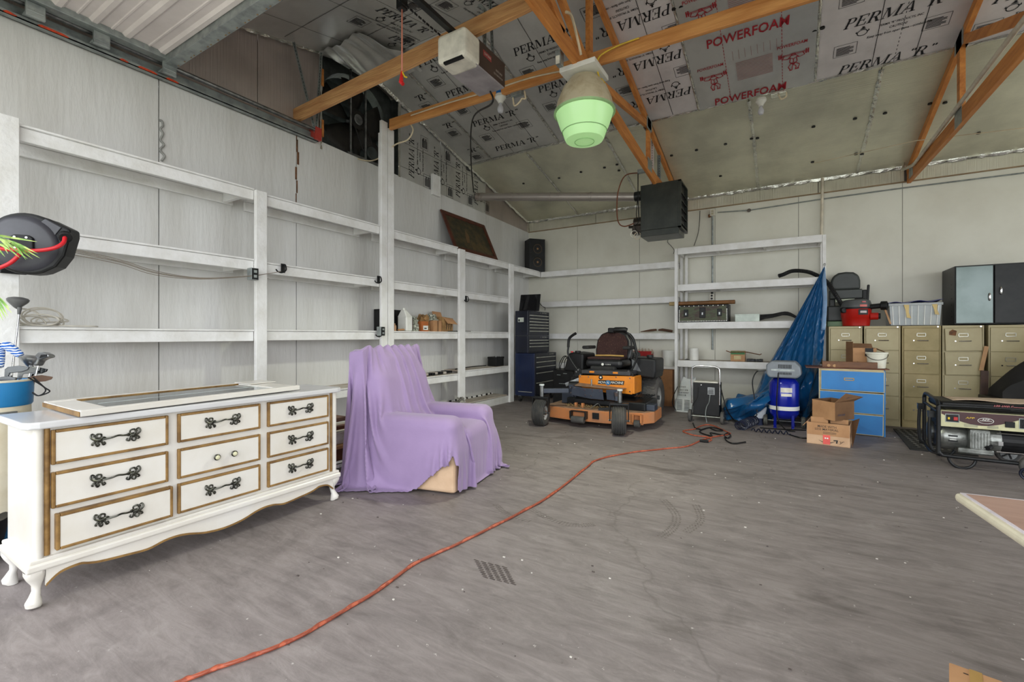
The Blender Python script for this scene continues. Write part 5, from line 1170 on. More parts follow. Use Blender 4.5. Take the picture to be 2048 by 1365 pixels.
def sdf_push(P, th, tol=0.0):
    # pushes points (in chair space) out of the rounded boxes and the floor
    hit = np.zeros(len(P), bool)
    for (c, h, r, ln) in BX_:
        q = P - np.array(c); co, si = math.cos(ln), math.sin(ln)
        L = np.stack([q[:, 0] * co - q[:, 2] * si, q[:, 1], q[:, 0] * si + q[:, 2] * co], 1)
        hh = np.array(h) - r; d = np.abs(L) - hh; o = np.maximum(d, 0); od = np.linalg.norm(o, axis=1)
        ins = np.max(d, axis=1); sd_ = np.where(ins > 0, od, ins) - r
        hit |= sd_ < th + tol
        m = sd_ < th
        if not m.any(): continue
        g = np.where((ins > 0)[:, None], o / np.maximum(od, 1e-6)[:, None], (d == ins[:, None]).astype(float)) * np.sign(L)
        g = g[m] * (th - sd_[m])[:, None]
        P[m, 0] += g[:, 0] * co + g[:, 2] * si; P[m, 2] += -g[:, 0] * si + g[:, 2] * co; P[m, 1] += g[:, 1]; hit |= m
    m = P[:, 2] < .012; P[m, 2] = .012; hit |= m
    return hit
def drape():
    d = .0195
    path = np.array([(-.30, .22), (-.27, .95), (-.20, 1.06), (-.02, 1.09), (.08, .98), (.24, .56), (.84, .54), (.90, .50), (.92, .30)])
    seg = np.linalg.norm(np.diff(path, axis=0), axis=1); cum = np.concatenate([[0], np.cumsum(seg)]); Lp = cum[-1]
    ns = int(Lp / d); Lm = .65; c0, c1 = -Lm - 1.02, Lm + .50; nv = int((c1 - c0) / d)
    sarr = np.linspace(0, Lp, ns + 1); vv = np.linspace(c0, c1, nv + 1)
    pu = np.interp(sarr, cum, path[:, 0]); pz = np.interp(sarr, cum, path[:, 1])
    seat = np.clip((sarr - cum[5] + .10) / .14, 0, 1)                      # 0 on the back, 1 on the seat and front
    frt = np.clip((sarr - cum[6]) / .10, 0, 1)
    # cross profile over the arms and the seat, by arc length from the middle
    ca_ = np.array([0, .18, .325, .65]); cv_ = np.array([0, .16, .20, .47]); cz_ = np.array([-.11, -.11, .03, .03])
    Pn = np.zeros((ns + 1, nv + 1, 3)); rg = np.random.RandomState(4)
    for i, s_ in enumerate(sarr):
        ac = np.abs(vv); sg = np.sign(vv); inn = ac <= Lm
        fi = frt[i]; se = seat[i]
        v_seat = np.interp(ac, ca_, cv_); z_seat = np.interp(ac, ca_, cz_) * (1 - fi)
        v_back = ac * (.45 / Lm)
        v_ = v_seat * se * (1 - fi) + v_back * (1 - se * (1 - fi))
        pl = .036 * (1 + np.sin(vv * 34 + 1.1 + 1.8 * np.sin(vv * 5) + .5 * math.sin(s_ * 4))) * (.10 + .90 * abs(math.tanh((s_ - (cum[2] + cum[3]) / 2) * 6))) * (1 - se * (1 - fi)) * np.where(inn, 1, 0)
        hor = abs(np.interp(s_, (cum[:-1] + cum[1:]) / 2, np.abs(np.diff(path[:, 0])) / seg)); phi = PI / 2 * min(1, hor * 1.05) * .96
        ex = np.maximum(ac - Lm, 0)
        edge_v = v_; zz = pz[i] + z_seat * se
        out_v = np.where(inn, 0, ex * math.cos(phi)); out_z = np.where(inn, 0, ex * math.sin(phi))
        zz = zz - out_z; over = np.maximum(.03 - zz, 0); zz = zz + over; out_v = out_v + over
        side = -1 if s_ < cum[2] else 1
        Pn[i, :, 0] = pu[i] + pl * (side if s_ < cum[2] or s_ > cum[3] else 0) * .9 + 0
        Pn[i, :, 1] = .425 + sg * (edge_v + out_v + np.where(inn, 0, .03)); Pn[i, :, 2] = zz + (pl if cum[2] <= s_ <= cum[3] else 0)
    Pn += rg.uniform(-.002, .002, Pn.shape)
    sf = cum[6] - .02
    keep = np.ones((ns + 1, nv + 1), bool)
    VV, SS = np.meshgrid(vv, sarr); EX = -VV - Lm
    lim = np.interp(sarr, [0, cum[1], cum[3], cum[4], cum[5], cum[5] + .25, sf - .05, sf], [.24, .42, .78, .78, .46, .31, .07, .02])[:, None]
    keep &= ~(EX > lim)
    keep &= ~((SS > sf) & (VV < -Lm + .09))
    keep &= ~((SS > sf + .02) & (VV > Lm + .06))
    keep &= ~((SS > sf + .08) & (VV < -Lm + .08 + (SS - sf) * .2))
    idx = -np.ones(keep.shape, int); idx[keep] = np.arange(keep.sum()); X = Pn[keep].copy(); V = np.zeros_like(X)
    batches = []
    def add(di, dj, stiff, rest):
        for par in range(2):
            if di and dj: par_ok = lambda i, j: (i % 2) == par
            elif di: par_ok = lambda i, j: ((i // di) % 2) == par
            else: par_ok = lambda i, j: ((j // abs(dj)) % 2) == par
            a = []; b = []
            I, J = np.nonzero(keep); ok = (I + di < keep.shape[0]) & (J + dj < keep.shape[1]) & (J + dj >= 0)
            I = I[ok]; J = J[ok]; k2 = keep[I + di, J + dj]; I = I[k2]; J = J[k2]; s_ = par_ok(I, J); I = I[s_]; J = J[s_]
            batches.append((idx[I, J], idx[I + di, J + dj], rest, stiff))
    add(1, 0, 1, d); add(0, 1, 1, d); add(1, 1, .35, d * 1.41421); add(1, -1, .35, d * 1.41421); add(2, 0, .10, 2 * d); add(0, 2, .10, 2 * d)
    pin = ((SS > cum[2] + .03) & (SS < cum[3] - .0) & (np.abs(VV) < Lm))[keep]
    dt = .016; g = np.array([0, 0, -9.8])
    for step in range(150):
        V *= .975; V += g * dt; Xn = X + V * dt
        for it in range(8):
            for a, b, rest, k in batches:
                D = Xn[b] - Xn[a]; L = np.sqrt((D * D).sum(1)) + 1e-9
                e = (L - rest) / L
                if rest > 2 * d - 1e-6 or k < .3: e = np.minimum(e, 0)
                cor = D * (e * .5 * k)[:, None]
                Xn[a] += cor; Xn[b] -= cor
            Xn[pin] = X[pin]
            if it % 2 == 0: hit = sdf_push(Xn, .012)
        hit = sdf_push(Xn, .013, .006); kf = .5 if step < 40 else .12
        Xn[hit] = X[hit] + (Xn[hit] - X[hit]) * kf; sdf_push(Xn, .013); Xn[pin] = X[pin]
        V = (Xn - X) / dt; V[hit] *= .5; X = Xn
        sp = np.linalg.norm(V, axis=1); mx = 3.0; bad = sp > mx; V[bad] *= (mx / sp[bad])[:, None]
    fs = []
    K = keep[:-1, :-1] & keep[1:, :-1] & keep[1:, 1:] & keep[:-1, 1:]
    I, J = np.nonzero(K)
    fs = np.stack([idx[I, J], idx[I + 1, J], idx[I + 1, J + 1], idx[I, J + 1]], 1)
    return X, fs
X_, F_ = drape()
m_purple = mat('lavender_sheet', (152, 129, 168), .75, 0, (142, 120, 158), 2, bump=.04, bscale=60, Sheen_Weight=.2)
ct = thing('draped_sheet', 'lavender purple sheet draped over the armchair in soft folds', 'sheet', (CP[0], CP[1], 0), math.radians(12))
mbx = MB(); mbx.v = [tuple(v) for v in X_]; mbx.f = [tuple(int(i) for i in f) for f in F_]
so = mbx.build('sheet', m_purple, ct, smooth=True, solid=.003, sub=1)
# ================================================================ blue tool chests
m_navy = mat('navy_enamel', (18, 33, 68), .25, .1, (15, 27, 58), 4); m_navyd = mat('dark_navy_enamel', (22, 26, 44), .3, .1, (18, 22, 36), 4); m_alu = mat('aluminium_pull', (206, 206, 196), .3, .6)
def chest(name, label, x0, x1, y0, y1, z0, z1, dz, side, ncast=False):
    t = thing(name, label, 'tool chest', ((x0 + x1) / 2, (y0 + y1) / 2, z0 if not ncast else 0))
    MB().box((x0, y0, z0), (x1 - .02, y1, z1)).build('cabinet', side, t, world=True, bevel=.006)
    b = MB(); b.box((x1 - .02, y0, z0), (x1, y0 + .03, z1)); b.box((x1 - .02, y1 - .03, z0), (x1, y1, z1)); b.box((x1 - .02, y0 + .03, z1 - .05), (x1, y1 - .03, z1)); b.box((x1 - .02, y0 + .03, z0), (x1, y1 - .03, z0 + .02)); b.build('front_frame', m_navyd, t, world=True)
    for za, zb_ in zip(dz[1:] + [z0 + .02], dz):
        d = MB().box((x1 - .02, y0 + .035, za + .005), (x1 - .004, y1 - .035, zb_ - .004)).build('drawer', m_navyd, t, world=True, bevel=.002)
        MB().box((x1 - .004, y0 + .04, zb_ - .022), (x1 + .012, y1 - .04, zb_ - .006)).build('pull', m_alu, d, world=True, bevel=.003)
    b = MB(); write(b, 'CRAFTSMAN', frame((x1 + .001, y1 - .30, z1 - .036), (0, 1, 0), (0, 0, 1)), .03, .002, 0, .2); b.build('badge', m_alu, t, world=True)
    MB().cyl((x1, y0 + .45, z1 - .025), (x1 + .008, y0 + .45, z1 - .025), .009, 8).build('lock', m_chrome, t, world=True)
    return t
def zy(y, w_): return CH + (HY - y) / F * w_
dz1 = [zy(570 + v / 5.46, 8.14) for v in (322, 358, 393, 427, 461, 497)]; dz2 = [zy(570 + v / 5.46, 8.14) for v in (600, 633, 670)]; dz3 = [zy(570 + v / 5.46, 8.03) for v in (790, 843, 898, 965, 1073)]
tc = chest('tool_chest', 'rolling navy blue tool cabinet at the bottom of the stack', -4.25, -3.83, 7.13, 7.97, .115, .883, dz3, m_navy, True)
for x, y in ((-4.18, 7.2), (-3.9, 7.2), (-4.18, 7.9), (-3.9, 7.9)):
    b = MB(); b.box((x - .03, y - .03, .10), (x + .03, y + .03, .115)); b.box((x - .025, y - .02, .05), (x - .019, y + .02, .1)); b.box((x + .019, y - .02, .05), (x + .025, y + .02, .1)); o = b.build('caster_fork', m_steel, tc, world=True)
    MB().cyl((x - .017, y, .05), (x + .017, y, .05), .05, 16).build('wheel', m_rubber, o, world=True, bevel=.006)
b = MB(); b.box((-4.18, 7.126, .19), (-3.9, 7.13, .83)); b.build('side_panel', m_navy, tc, world=True, bevel=.003)
MB().box((-4.18, 7.122, .185), (-3.90, 7.13, .195)).build('panel_edge', m_alu, tc, world=True)
chest('tool_chest', 'navy middle tool chest with three shallow drawers, on the rolling cabinet', -4.26, -3.98, 7.15, 7.97, .886, 1.198, dz2, m_navyd)
tt = chest('tool_chest', 'navy top tool chest with six shallow drawers, highest of the stack', -4.26, -3.98, 7.15, 7.97, 1.201, 1.653, dz1, m_navyd)
MB().box((-4.20, 7.145, 1.45), (-4.08, 7.15, 1.53)).build('sticker', mat('pale_sticker', (206, 212, 200), .5), tt, world=True); MB().box((-4.19, 7.143, 1.46), (-4.16, 7.145, 1.5)).build('sticker_print', m_black_print, tt, world=True)
t = thing('monitor', 'black flat television leaning on top of the tool chests', 'television', (-4.08, 7.35, 1.653))
Mt = R3(math.radians(-14), 0, math.radians(4), (-4.27, 7.30, 1.657)); MB().box((0, 0, 0), (.40, .03, .32), Mt).build('case', m_dark, t, world=True, bevel=.004); MB().box((.015, -.003, .02), (.35, 0, .305), Mt).build('screen', mat('black_screen', (12, 12, 16), .08), t, world=True)
MB().cbox((-4.08, 7.36, 1.661), (.3, .12, .014)).build('stand', m_dark, t, world=True)
MB().tube(spline([(-3.9, 7.42, 1.80), (-3.86, 7.46, 1.74), (-3.83, 7.5, 1.72), (-3.84, 7.52, 1.67)], 5), .006, 6).build('cable', m_dark, t, world=True)
# portable charger with cables
t = thing('portable_charger', 'black portable charger box with arched cables beside the tool chest', 'charger', (-3.25, 7.2, 0))
a = pY(1106, 774, 7.3); b_ = pY(1147, 742, 7.3)
MB().box((a.x, 7.3, .0), (b_.x, 7.6, b_.z)).build('case', m_dark, t, world=True, bevel=.008)
for k, (dx, dz) in enumerate(((.08, .03), (.2, .06), (.12, -.12), (.2, -.12))): MB().box((a.x + dx, 7.292, b_.z - .12 + dz), (a.x + dx + .07, 7.298, b_.z - .11 + dz)).build('mark', m_conduit, t, world=True)
for pts in (((1120, 744), (1119, 728), (1128, 713), (1138, 718), (1142, 744)), ((1128, 744), (1130, 722), (1136, 716), (1140, 730), (1141, 746)), ((1120, 743), (1122, 730), (1130, 714), (1136, 722), (1138, 744))):
    MB().tube(spline([pY(x, y, 7.42) for x, y in pts], 5), .007, 6).build('cable', m_dark, t, world=True, smooth=True)
MB().tube(spline([pY(1108, 738, 7.35), pY(1120, 741, 7.35), pY(1150, 742, 7.35)], 5), .009, 6).build('cable', m_dark, t, world=True, smooth=True)
# ================================================================ mower
t = thing('riding_mower', 'orange zero turn riding mower with black seat and wide dusty deck', 'mower', (-2.2, 6.2, 0))
m_or = mat('orange_paint', (224, 136, 34), .4, .05, (206, 120, 28), 5); m_ord = mat('dusty_orange_paint', (198, 122, 66), .7, 0, (168, 116, 80), 5, mixc=(.3, .65), bump=.1); m_slate = mat('slate_steel', (50, 56, 70), .4, .2, (62, 68, 80), 6); m_tyre = mat('tyre', (60, 60, 60), .8, 0, (88, 84, 80), 5, bump=.2)
m_dust = mat('dusty_brown_top', (154, 122, 98), .9, 0, (120, 96, 76), 14, bump=.3); m_seat = mat('black_vinyl', (24, 24, 26), .32, 0, (34, 34, 36), 6)
def part(b, n, m, par=None, **k): return b.build(n, m, par or t, world=True, **k)
deck = [(-2.86, 5.86), (-2.78, 5.72), (-2.45, 5.66), (-1.95, 5.66), (-1.62, 5.76), (-1.50, 5.80), (-1.40, 5.95), (-1.42, 6.42), (-1.6, 6.6), (-2.7, 6.6), (-2.86, 6.4)]
part(MB().prism(deck, .085, .225), 'deck', m_ord, bevel=.008); part(MB().prism([(x * .985 - .03, y * .98 + .12) for x, y in deck], .226, .232), 'deck_top', m_dust)
part(MB().prism([(x - .0, y - .012) for x, y in deck[1:6]] + [(x, y + .01) for x, y in deck[5:0:-1]], .078, .09), 'deck_lip', m_ord)
rnd = random.Random(9); g = MB()
for i in range(240):
    x = rnd.uniform(-2.55, -1.9); y = rnd.uniform(5.75, 5.95); g.bar((x, y, .24), (x + rnd.uniform(-.05, .05), y + rnd.uniform(-.05, .05), .25 + rnd.random() * .02), .004, .003)
part(g, 'grass_clippings', mat('dry_grass', (150, 124, 84), .9), kind='stuff')
for x, w_ in ((-2.30, .19), (-1.56, .08)):
    y = 5.60 if x < -2 else 5.73
    b = MB(); b.box((x - w_ / 2 - .02, y - .02, .11), (x - w_ / 2, y + .07, .21)); b.box((x + w_ / 2, y - .02, .11), (x + w_ / 2 + .02, y + .07, .21)); b.box((x - w_ / 2, y + .0, .2), (x + w_ / 2, y + .07, .212)); part(b, 'roller_bracket', m_blackmetal if x < -2 else m_ord, bevel=.004)
    part(MB().cyl((x - w_ / 2 + .005, y, .10), (x + w_ / 2 - .005, y, .10), .045, 16), 'anti_scalp_roller', m_tyre, bevel=.008)
part(MB().box((-2.12, 5.645, .12), (-2.03, 5.655, .2)), 'plate', m_blackmetal)
def tyre(cx, cy, R, W, yaw, name, m_rim, ribs=True, lugs=0):
    M = Matrix.Translation((cx, cy, R)) @ Matrix.Rotation(yaw, 4, 'Z') @ Matrix.Rotation(PI / 2, 4, 'Y')
    h = W / 2; pr = [(R * .52, -h * .8), (R * .62, -h * .95), (R * .82, -h), (R * .93, -h * .86)]
    n = 7
    for i in range(n):
        z0 = -h * .8 + i * (1.6 * h / n); z1 = z0 + 1.6 * h / n
        k = 1 - .05 * abs((z0 + z1) / 2 / h) ** 2
        pr += [(R * k, z0 + .003), (R * k, z1 - .008)] + ([(R * k - .014, z1 - .006), (R * k - .014, z1 + .001)] if ribs else [])
    pr += [(R * .93, h * .86), (R * .82, h), (R * .62, h * .95), (R * .52, h * .8)]
    w_ = MB().lathe(pr, 36, M, cap=False); o = part(w_, name, m_tyre, smooth=True)
    if lugs:
        L_ = MB()
        for k in range(lugs):
            a = 2 * PI * k / lugs
            for s in (-1, 1):
                for q in (.2, .62):
                    Ml = M @ Matrix.Rotation(a + (.07 if s > 0 else 0) + q * .12, 4, 'Z'); L_.box((R * .985, -.018, s * q * h - .028), (R * 1.022, .018, s * q * h + .028), Ml)
        L_.build('tread_lugs', m_tyre, o, world=True)
    r_ = MB().lathe([(.02, -h * .5), (R * .5, -h * .5), (R * .54, -h * .78), (R * .56, -h * .82)], 28, M, cap=False).lathe([(.02, h * .5), (R * .5, h * .5), (R * .54, h * .78), (R * .56, h * .82)], 28, M, cap=False); r_.build('rim', m_rim, o, world=True, smooth=True)
    MB().lathe([(.001, -h * .9), (.03, -h * .9), (.03, h * .9), (.001, h * .9)], 14, M).build('hub', m_steel, o, world=True)
    for k in range(5): pp = M @ Vector((R * .3 * math.cos(k * 1.257), R * .3 * math.sin(k * 1.257), h * .52)); qq = M @ Vector((R * .3 * math.cos(k * 1.257), R * .3 * math.sin(k * 1.257), h * .6)); MB().cyl(pp, qq, .011, 6).build('lug_nut', m_steel, o, world=True)
m_rim = mat('grey_rim', (176, 176, 172), .45, .3, (140, 138, 132), 9); m_rimw = mat('white_rim', (206, 204, 200), .5)
tyre(-1.69, 5.42, .175, .165, .26, 'caster_wheel', m_rimw); tyre(-2.77, 5.45, .175, .165, .12, 'caster_wheel', m_rimw)
tyre(-1.66, 6.82, .30, .27, 0, 'rear_wheel', m_rim, False, 22); tyre(-2.74, 6.82, .30, .27, 0, 'rear_wheel', m_rim, False, 22)
for cx, cy, yw in ((-1.69, 5.42, .26), (-2.77, 5.45, .12)):
    Mc = R3(0, 0, yw, (cx, cy, 0)); b = MB(); b.box((-.115, -.02, .36), (.115, .045, .385), Mc)
    for s in (-1, 1): b.add([Mc @ Vector(v) for v in ((s * .103, -.03, .385), (s * .103, .05, .385), (s * .103, .03, .165), (s * .103, -.025, .165), (s * .115, -.03, .385), (s * .115, .05, .385), (s * .115, .03, .165), (s * .115, -.025, .165))], [(0, 1, 2, 3), (4, 5, 6, 7), (0, 1, 5, 4), (1, 2, 6, 5), (2, 3, 7, 6), (3, 0, 4, 7)])
    part(b, 'caster_fork', m_blackmetal, bevel=.004); part(MB().cyl(Mc @ Vector((-.125, 0, .175)), Mc @ Vector((.125, 0, .175)), .011, 8), 'axle', m_steel)
    part(MB().cyl((cx, cy + .03, .385), (cx, cy + .03, .53), .026, 14), 'caster_post', m_steel, bevel=.004); part(MB().cyl((cx, cy + .03, .53), (cx, cy + .03, .552), .034, 12), 'caster_cap', mat('pale_cap', (200, 206, 206), .5), bevel=.004)
# front frame
part(MB().bar((-2.77, 5.50, .46), (-2.48, 5.70, .46), .06, .06), 'front_arm', m_slate, bevel=.006); part(MB().bar((-1.72, 5.46, .43), (-1.86, 5.82, .44), .06, .06), 'front_arm', m_slate, bevel=.006)
pl = [(-2.44, .50), (-2.0, .475), (-1.99, .365), (-2.42, .39)]
part(MB().prism([(-2.44, .52), (-2.25, .50), (-2.02, .50), (-2.0, .36), (-2.2, .365), (-2.46, .40)], 5.74, 5.76, axis='y'), 'front_plate', m_slate, bevel=.004)
part(MB().prism([(-1.99, .49), (-1.82, .50), (-1.80, .35), (-1.98, .36)], 5.80, 5.82, axis='y'), 'front_plate', m_slate, bevel=.004)
part(MB().prism([(-2.5, .53), (-2.44, .53), (-2.44, .37), (-2.5, .40)], 5.76, 5.80, axis='y'), 'front_plate', m_slate, bevel=.004)
b = MB(); b.add([(-2.46, 5.86, .515), (-1.84, 5.88, .495), (-1.8, 6.15, .49), (-2.5, 6.15, .53)], [(0, 1, 2, 3)]); part(b, 'foot_pan', m_dust, solid=.006)
for x, z in ((-2.41, .495), (-2.26, .48), (-2.15, .475), (-2.05, .48), (-2.25, .41), (-2.17, .405), (-1.84, .475), (-1.83, .385), (-2.46, .5), (-2.46, .43)): part(MB().cyl((x, 5.73 if x < -1.9 else 5.795, z), (x, 5.742 if x < -1.9 else 5.802, z), .011, 8), 'bolt', m_chrome)
part(MB().box((-2.45, 5.82, .28), (-1.80, 5.95, .34)), 'lower_frame', m_blackmetal, bevel=.01); part(MB().box((-2.6, 5.9, .22), (-1.5, 6.5, .34)), 'mid_body', m_blackmetal, bevel=.02)
for x in (-2.43, -2.33): part(MB().box((x, 5.78, .226), (x + .03, 5.84, .29)), 'lift_tab', m_ord, bevel=.004)
part(MB().tube(spline([(-2.17, 5.72, .24), (-2.1, 5.8, .30), (-2.05, 5.76, .26), (-1.98, 5.7, .24)], 4), .006, 6), 'chain', m_steel); part(MB().bar((-2.05, 5.68, .25), (-1.8, 5.74, .27), .03, .03), 'deck_link', m_blackmetal)
# step pedal and shield at the right
b = MB()
for k in range(6): b.bar((-1.66 + k * .035, 5.98, .40 - k * .0), (-1.62 + k * .035, 6.16, .42), .018, .006)
part(b, 'pedal_grate', m_blackmetal); part(MB().box((-1.66, 5.95, .235), (-1.40, 6.12, .315)), 'belt_cover', m_slate, bevel=.008); part(MB().box((-2.72, 6.0, .24), (-2.5, 6.3, .38)), 'belt_cover', m_slate, bevel=.01)
part(MB().bar((-2.66, 6.0, .50), (-2.45, 6.15, .60), .012, .05), 'lever_link', m_steel); part(MB().cyl((-2.62, 6.02, .50), (-2.5, 6.1, .50), .05, 12), 'hydro_pump', m_blackmetal, bevel=.01); part(MB().cyl((-2.26, 5.98, .51), (-2.26, 5.98, .60), .012, 8), 'height_pin', m_steel)
# discharge chute
part(MB().add([(-2.86, 5.8, .2), (-3.02, 5.78, .16), (-3.0, 5.9, .07), (-2.86, 5.95, .08), (-2.86, 6.3, .2), (-3.05, 6.28, .15), (-3.02, 6.3, .06), (-2.86, 6.3, .08)], [(0, 1, 5, 4), (1, 2, 6, 5), (0, 1, 2, 3), (4, 5, 6, 7)]), 'discharge_chute', m_rubber, solid=.008)
# orange panel
py = 6.10
part(MB().prism([(-2.50, .635), (-1.735, .655), (-1.735, .41), (-1.9, .42), (-2.0, .40), (-2.42, .45), (-2.5, .5)], py, py + .04, axis='y'), 'front_panel', m_or, bevel=.005)
part(MB().box((-1.737, py, .42), (-1.70, py + .35, .65)), 'side_panel', m_or, bevel=.005)
b = MB(); b.add([(-2.215, py - .0012, .527), (-1.845, py - .0012, .532), (-1.835, py - .0012, .588), (-2.205, py - .0012, .583)], [(0, 1, 2, 3)]); part(b, 'letter_backing', m_dark); b = MB(); write(b, 'MOW', frame((-2.21, py - .003, .535), (1, 0, .02), (0, 0, 1)), .05, .002, .15, .12); write(b, 'MACHINE', frame((-2.03, py - .003, .542), (1, 0, .01), (0, 0, 1)), .05, .002, .15, .18); part(b, 'lettering', m_white)  # dark backing patch printed under the white letters
b = MB(); write(b, 'N', frame((-2.085, py - .006, .535), (1, 0, .02), (0, 0, 1)), .05, .004, .2, .035); part(b, 'lettering', m_white); part(MB().cyl((-2.065, py - .002, .552), (-2.065, py - .004, .552), .036, 20), 'logo_disc', mat('logo_blue', (40, 110, 160), .4))
part(MB().cyl((-2.17, py - .004, .62), (-2.17, py - .001, .62), .03, 16), 'round_badge', m_dark); part(MB().cyl((-2.17, py - .007, .622), (-2.17, py - .004, .622), .013, 12), 'badge_centre', m_white)
part(MB().box((-2.24, py - .004, .49), (-2.14, py - .001, .505)), 'small_label', m_white)
for x, z in ((-2.47, .62), (-2.45, .5), (-1.95, .635), (-1.76, .63), (-1.76, .45), (-1.92, .47), (-2.35, .62)): part(MB().cyl((x, py - .008, z), (x, py, z), .009, 8), 'bolt', m_chrome)
part(MB().box((-2.46, 6.1, .66), (-1.76, 6.5, .715)), 'seat_pan', mat('dark_grey_deck', (58, 58, 62), .5), bevel=.01)
for x in (-2.30, -1.96): part(MB().box((x - .035, 6.088, .68), (x + .035, 6.1, .705)), 'orange_clip', m_or, bevel=.003)
part(MB().box((-2.7, 6.45, .3), (-1.75, 7.3, .62)), 'engine_bay', m_blackmetal, bevel=.03); part(MB().box((-2.4, 6.9, .6), (-1.95, 7.35, .95)), 'engine', m_blackmetal, bevel=.05)
# tanks
for x0, x1, s in ((-2.86, -2.56, -1), (-1.84, -1.50, 1)):
    b = MB(); y0 = 6.42
    xa_, xb_ = (x0, x1)
    if s < 0: poly = [(x0 - .03, .66), (x1, .64), (x1, .93), (x0 + .12, .95), (x0 + .05, .93)]
    else: poly = [(x0, .70), (x0 + .1, .62), (x1 - .02, .60), (x1, .70), (x1, .88), (x0, .90)]
    part(MB().prism(poly, y0, y0 + .5, axis='y'), 'fuel_tank', m_dark, bevel=.03, seg=3)
    part(MB().cyl(((x0 + x1) / 2 + (.02 if s < 0 else .07), y0 + .1, .93 if s < 0 else .89), ((x0 + x1) / 2 + (.02 if s < 0 else .07), y0 + .1, .97 if s < 0 else .93), .045, 14), 'fuel_cap', m_dark, bevel=.006)
part(MB().prism([(-1.83, .87), (-1.77, .84), (-1.70, .70), (-1.82, .72)], 6.414, 6.42, axis='y'), 'tank_facet', mat('grey_plastic', (92, 94, 98), .6)); part(MB().cyl((-2.76, 6.46, .945), (-2.76, 6.46, .965), .02, 10), 'choke_knob', mat('red_plastic', (208, 32, 34), .4))  # one facet of the black tank in a paler grey
# seat
part(MB().box((-2.52, 6.38, .73), (-1.96, 6.85, .86)), 'seat_cushion', m_seat, bevel=.055, seg=4)
part(MB().box((-2.42, 6.33, .70), (-2.05, 6.45, .76)), 'seat_bellows', m_rubber, bevel=.02)
M_b = R3(math.radians(-12), 0, 0, (-2.235, 6.78, .84))
bp_ = [(-.27, 0), (.27, 0), (.285, .15), (.27, .30), (.21, .40), (.1, .445), (-.1, .445), (-.21, .40), (-.27, .30), (-.285, .15)]
part(MB().prism(bp_, -.0, .10, M_b, 'y'), 'backrest', m_seat, bevel=.03, seg=3)
m_plaid = mat('brown_seat_cover', (58, 34, 32), .9, 0, (150, 120, 84), 95, mixc=(.62, .68), bump=.3)
part(MB().prism([(x * .86 - .01, y * .9 + .01) for x, y in bp_], -.045, .005, M_b, 'y'), 'back_cover', m_plaid, bevel=.02, seg=3); part(MB().box((-2.50, 6.42, .855), (-2.0, 6.78, .885)), 'seat_pad', m_plaid, bevel=.012)
part(MB().tube([(-2.46, 6.66, .90), (-2.23, 6.65, .905), (-2.02, 6.66, .90)], .012, 8), 'pad_piping', mat('gold_piping', (200, 160, 90), .6))
for x, z in ((-.09, .12), (.09, .12), (-.09, .28), (.09, .28)): part(MB().sphere(M_b @ Vector((x, -.047, z)), .012, 8, 5), 'button', m_plaid)
b = MB(); scribble(b, frame((-2.20, 6.376, .775), (1, 0, 0), (0, 0, 1)), .07, .02, 8); part(b, 'seat_lettering', m_white); part(MB().cyl((-2.245, 6.378, .785), (-2.245, 6.374, .785), .019, 16), 'seat_badge', m_white)
for s, x in ((-1, -2.55), (1, -1.93)): part(MB().box((x - .06, 6.48, 1.0), (x + .05, 6.8, 1.05)), 'armrest', m_rubber, bevel=.02, seg=3)
part(MB().box((-2.29, 6.72, 1.24), (-2.19, 6.80, 1.32)), 'back_latch', m_dark, bevel=.015)
# levers
LV = [pY(x, y, 6.3) for x, y in ((1161, 667), (1153, 672), (1147, 679), (1145.5, 695), (1145, 708), (1153, 724), (1169, 747))]
part(MB().tube(spline(LV, 4), .014, 10), 'steering_lever', m_blackmetal, smooth=True); part(MB().tube(spline(LV[:4], 4), .020, 10), 'lever_grip', m_dark, smooth=True)
RV = [pY(x, y, 6.3) for x, y in ((1258, 664), (1268, 669), (1276, 680), (1281, 700), (1284, 709), (1278, 730), (1265, 752))]
part(MB().tube(spline(RV, 4), .014, 10), 'steering_lever', m_blackmetal, smooth=True); part(MB().tube(spline(RV[1:5], 4), .020, 10), 'lever_grip', m_dark, smooth=True); part(MB().tube([pY(1236, 661, 6.25), pY(1240, 660, 6.25), pY(1260, 660, 6.25), pY(1263, 661, 6.25)], [.03, .036, .036, .03], 12), 'lever_grip', m_dark, smooth=True)
for x in (-2.53, -1.80):
    part(MB().prism([(x - .07, .60), (x + .05, .60), (x + .07, .68), (x, .74), (x - .06, .70)], 6.16, 6.2, axis='y'), 'lever_bracket', m_blackmetal, bevel=.005)
    for dx, dz in ((-.03, .68), (.03, .64), (0, .71)): part(MB().cyl((x + dx, 6.15, dz), (x + dx, 6.16, dz), .011, 8), 'bolt', m_chrome)
for ch in t.children: ch.location = Vector(ch.location) + Vector((-.05, -.05, 0))
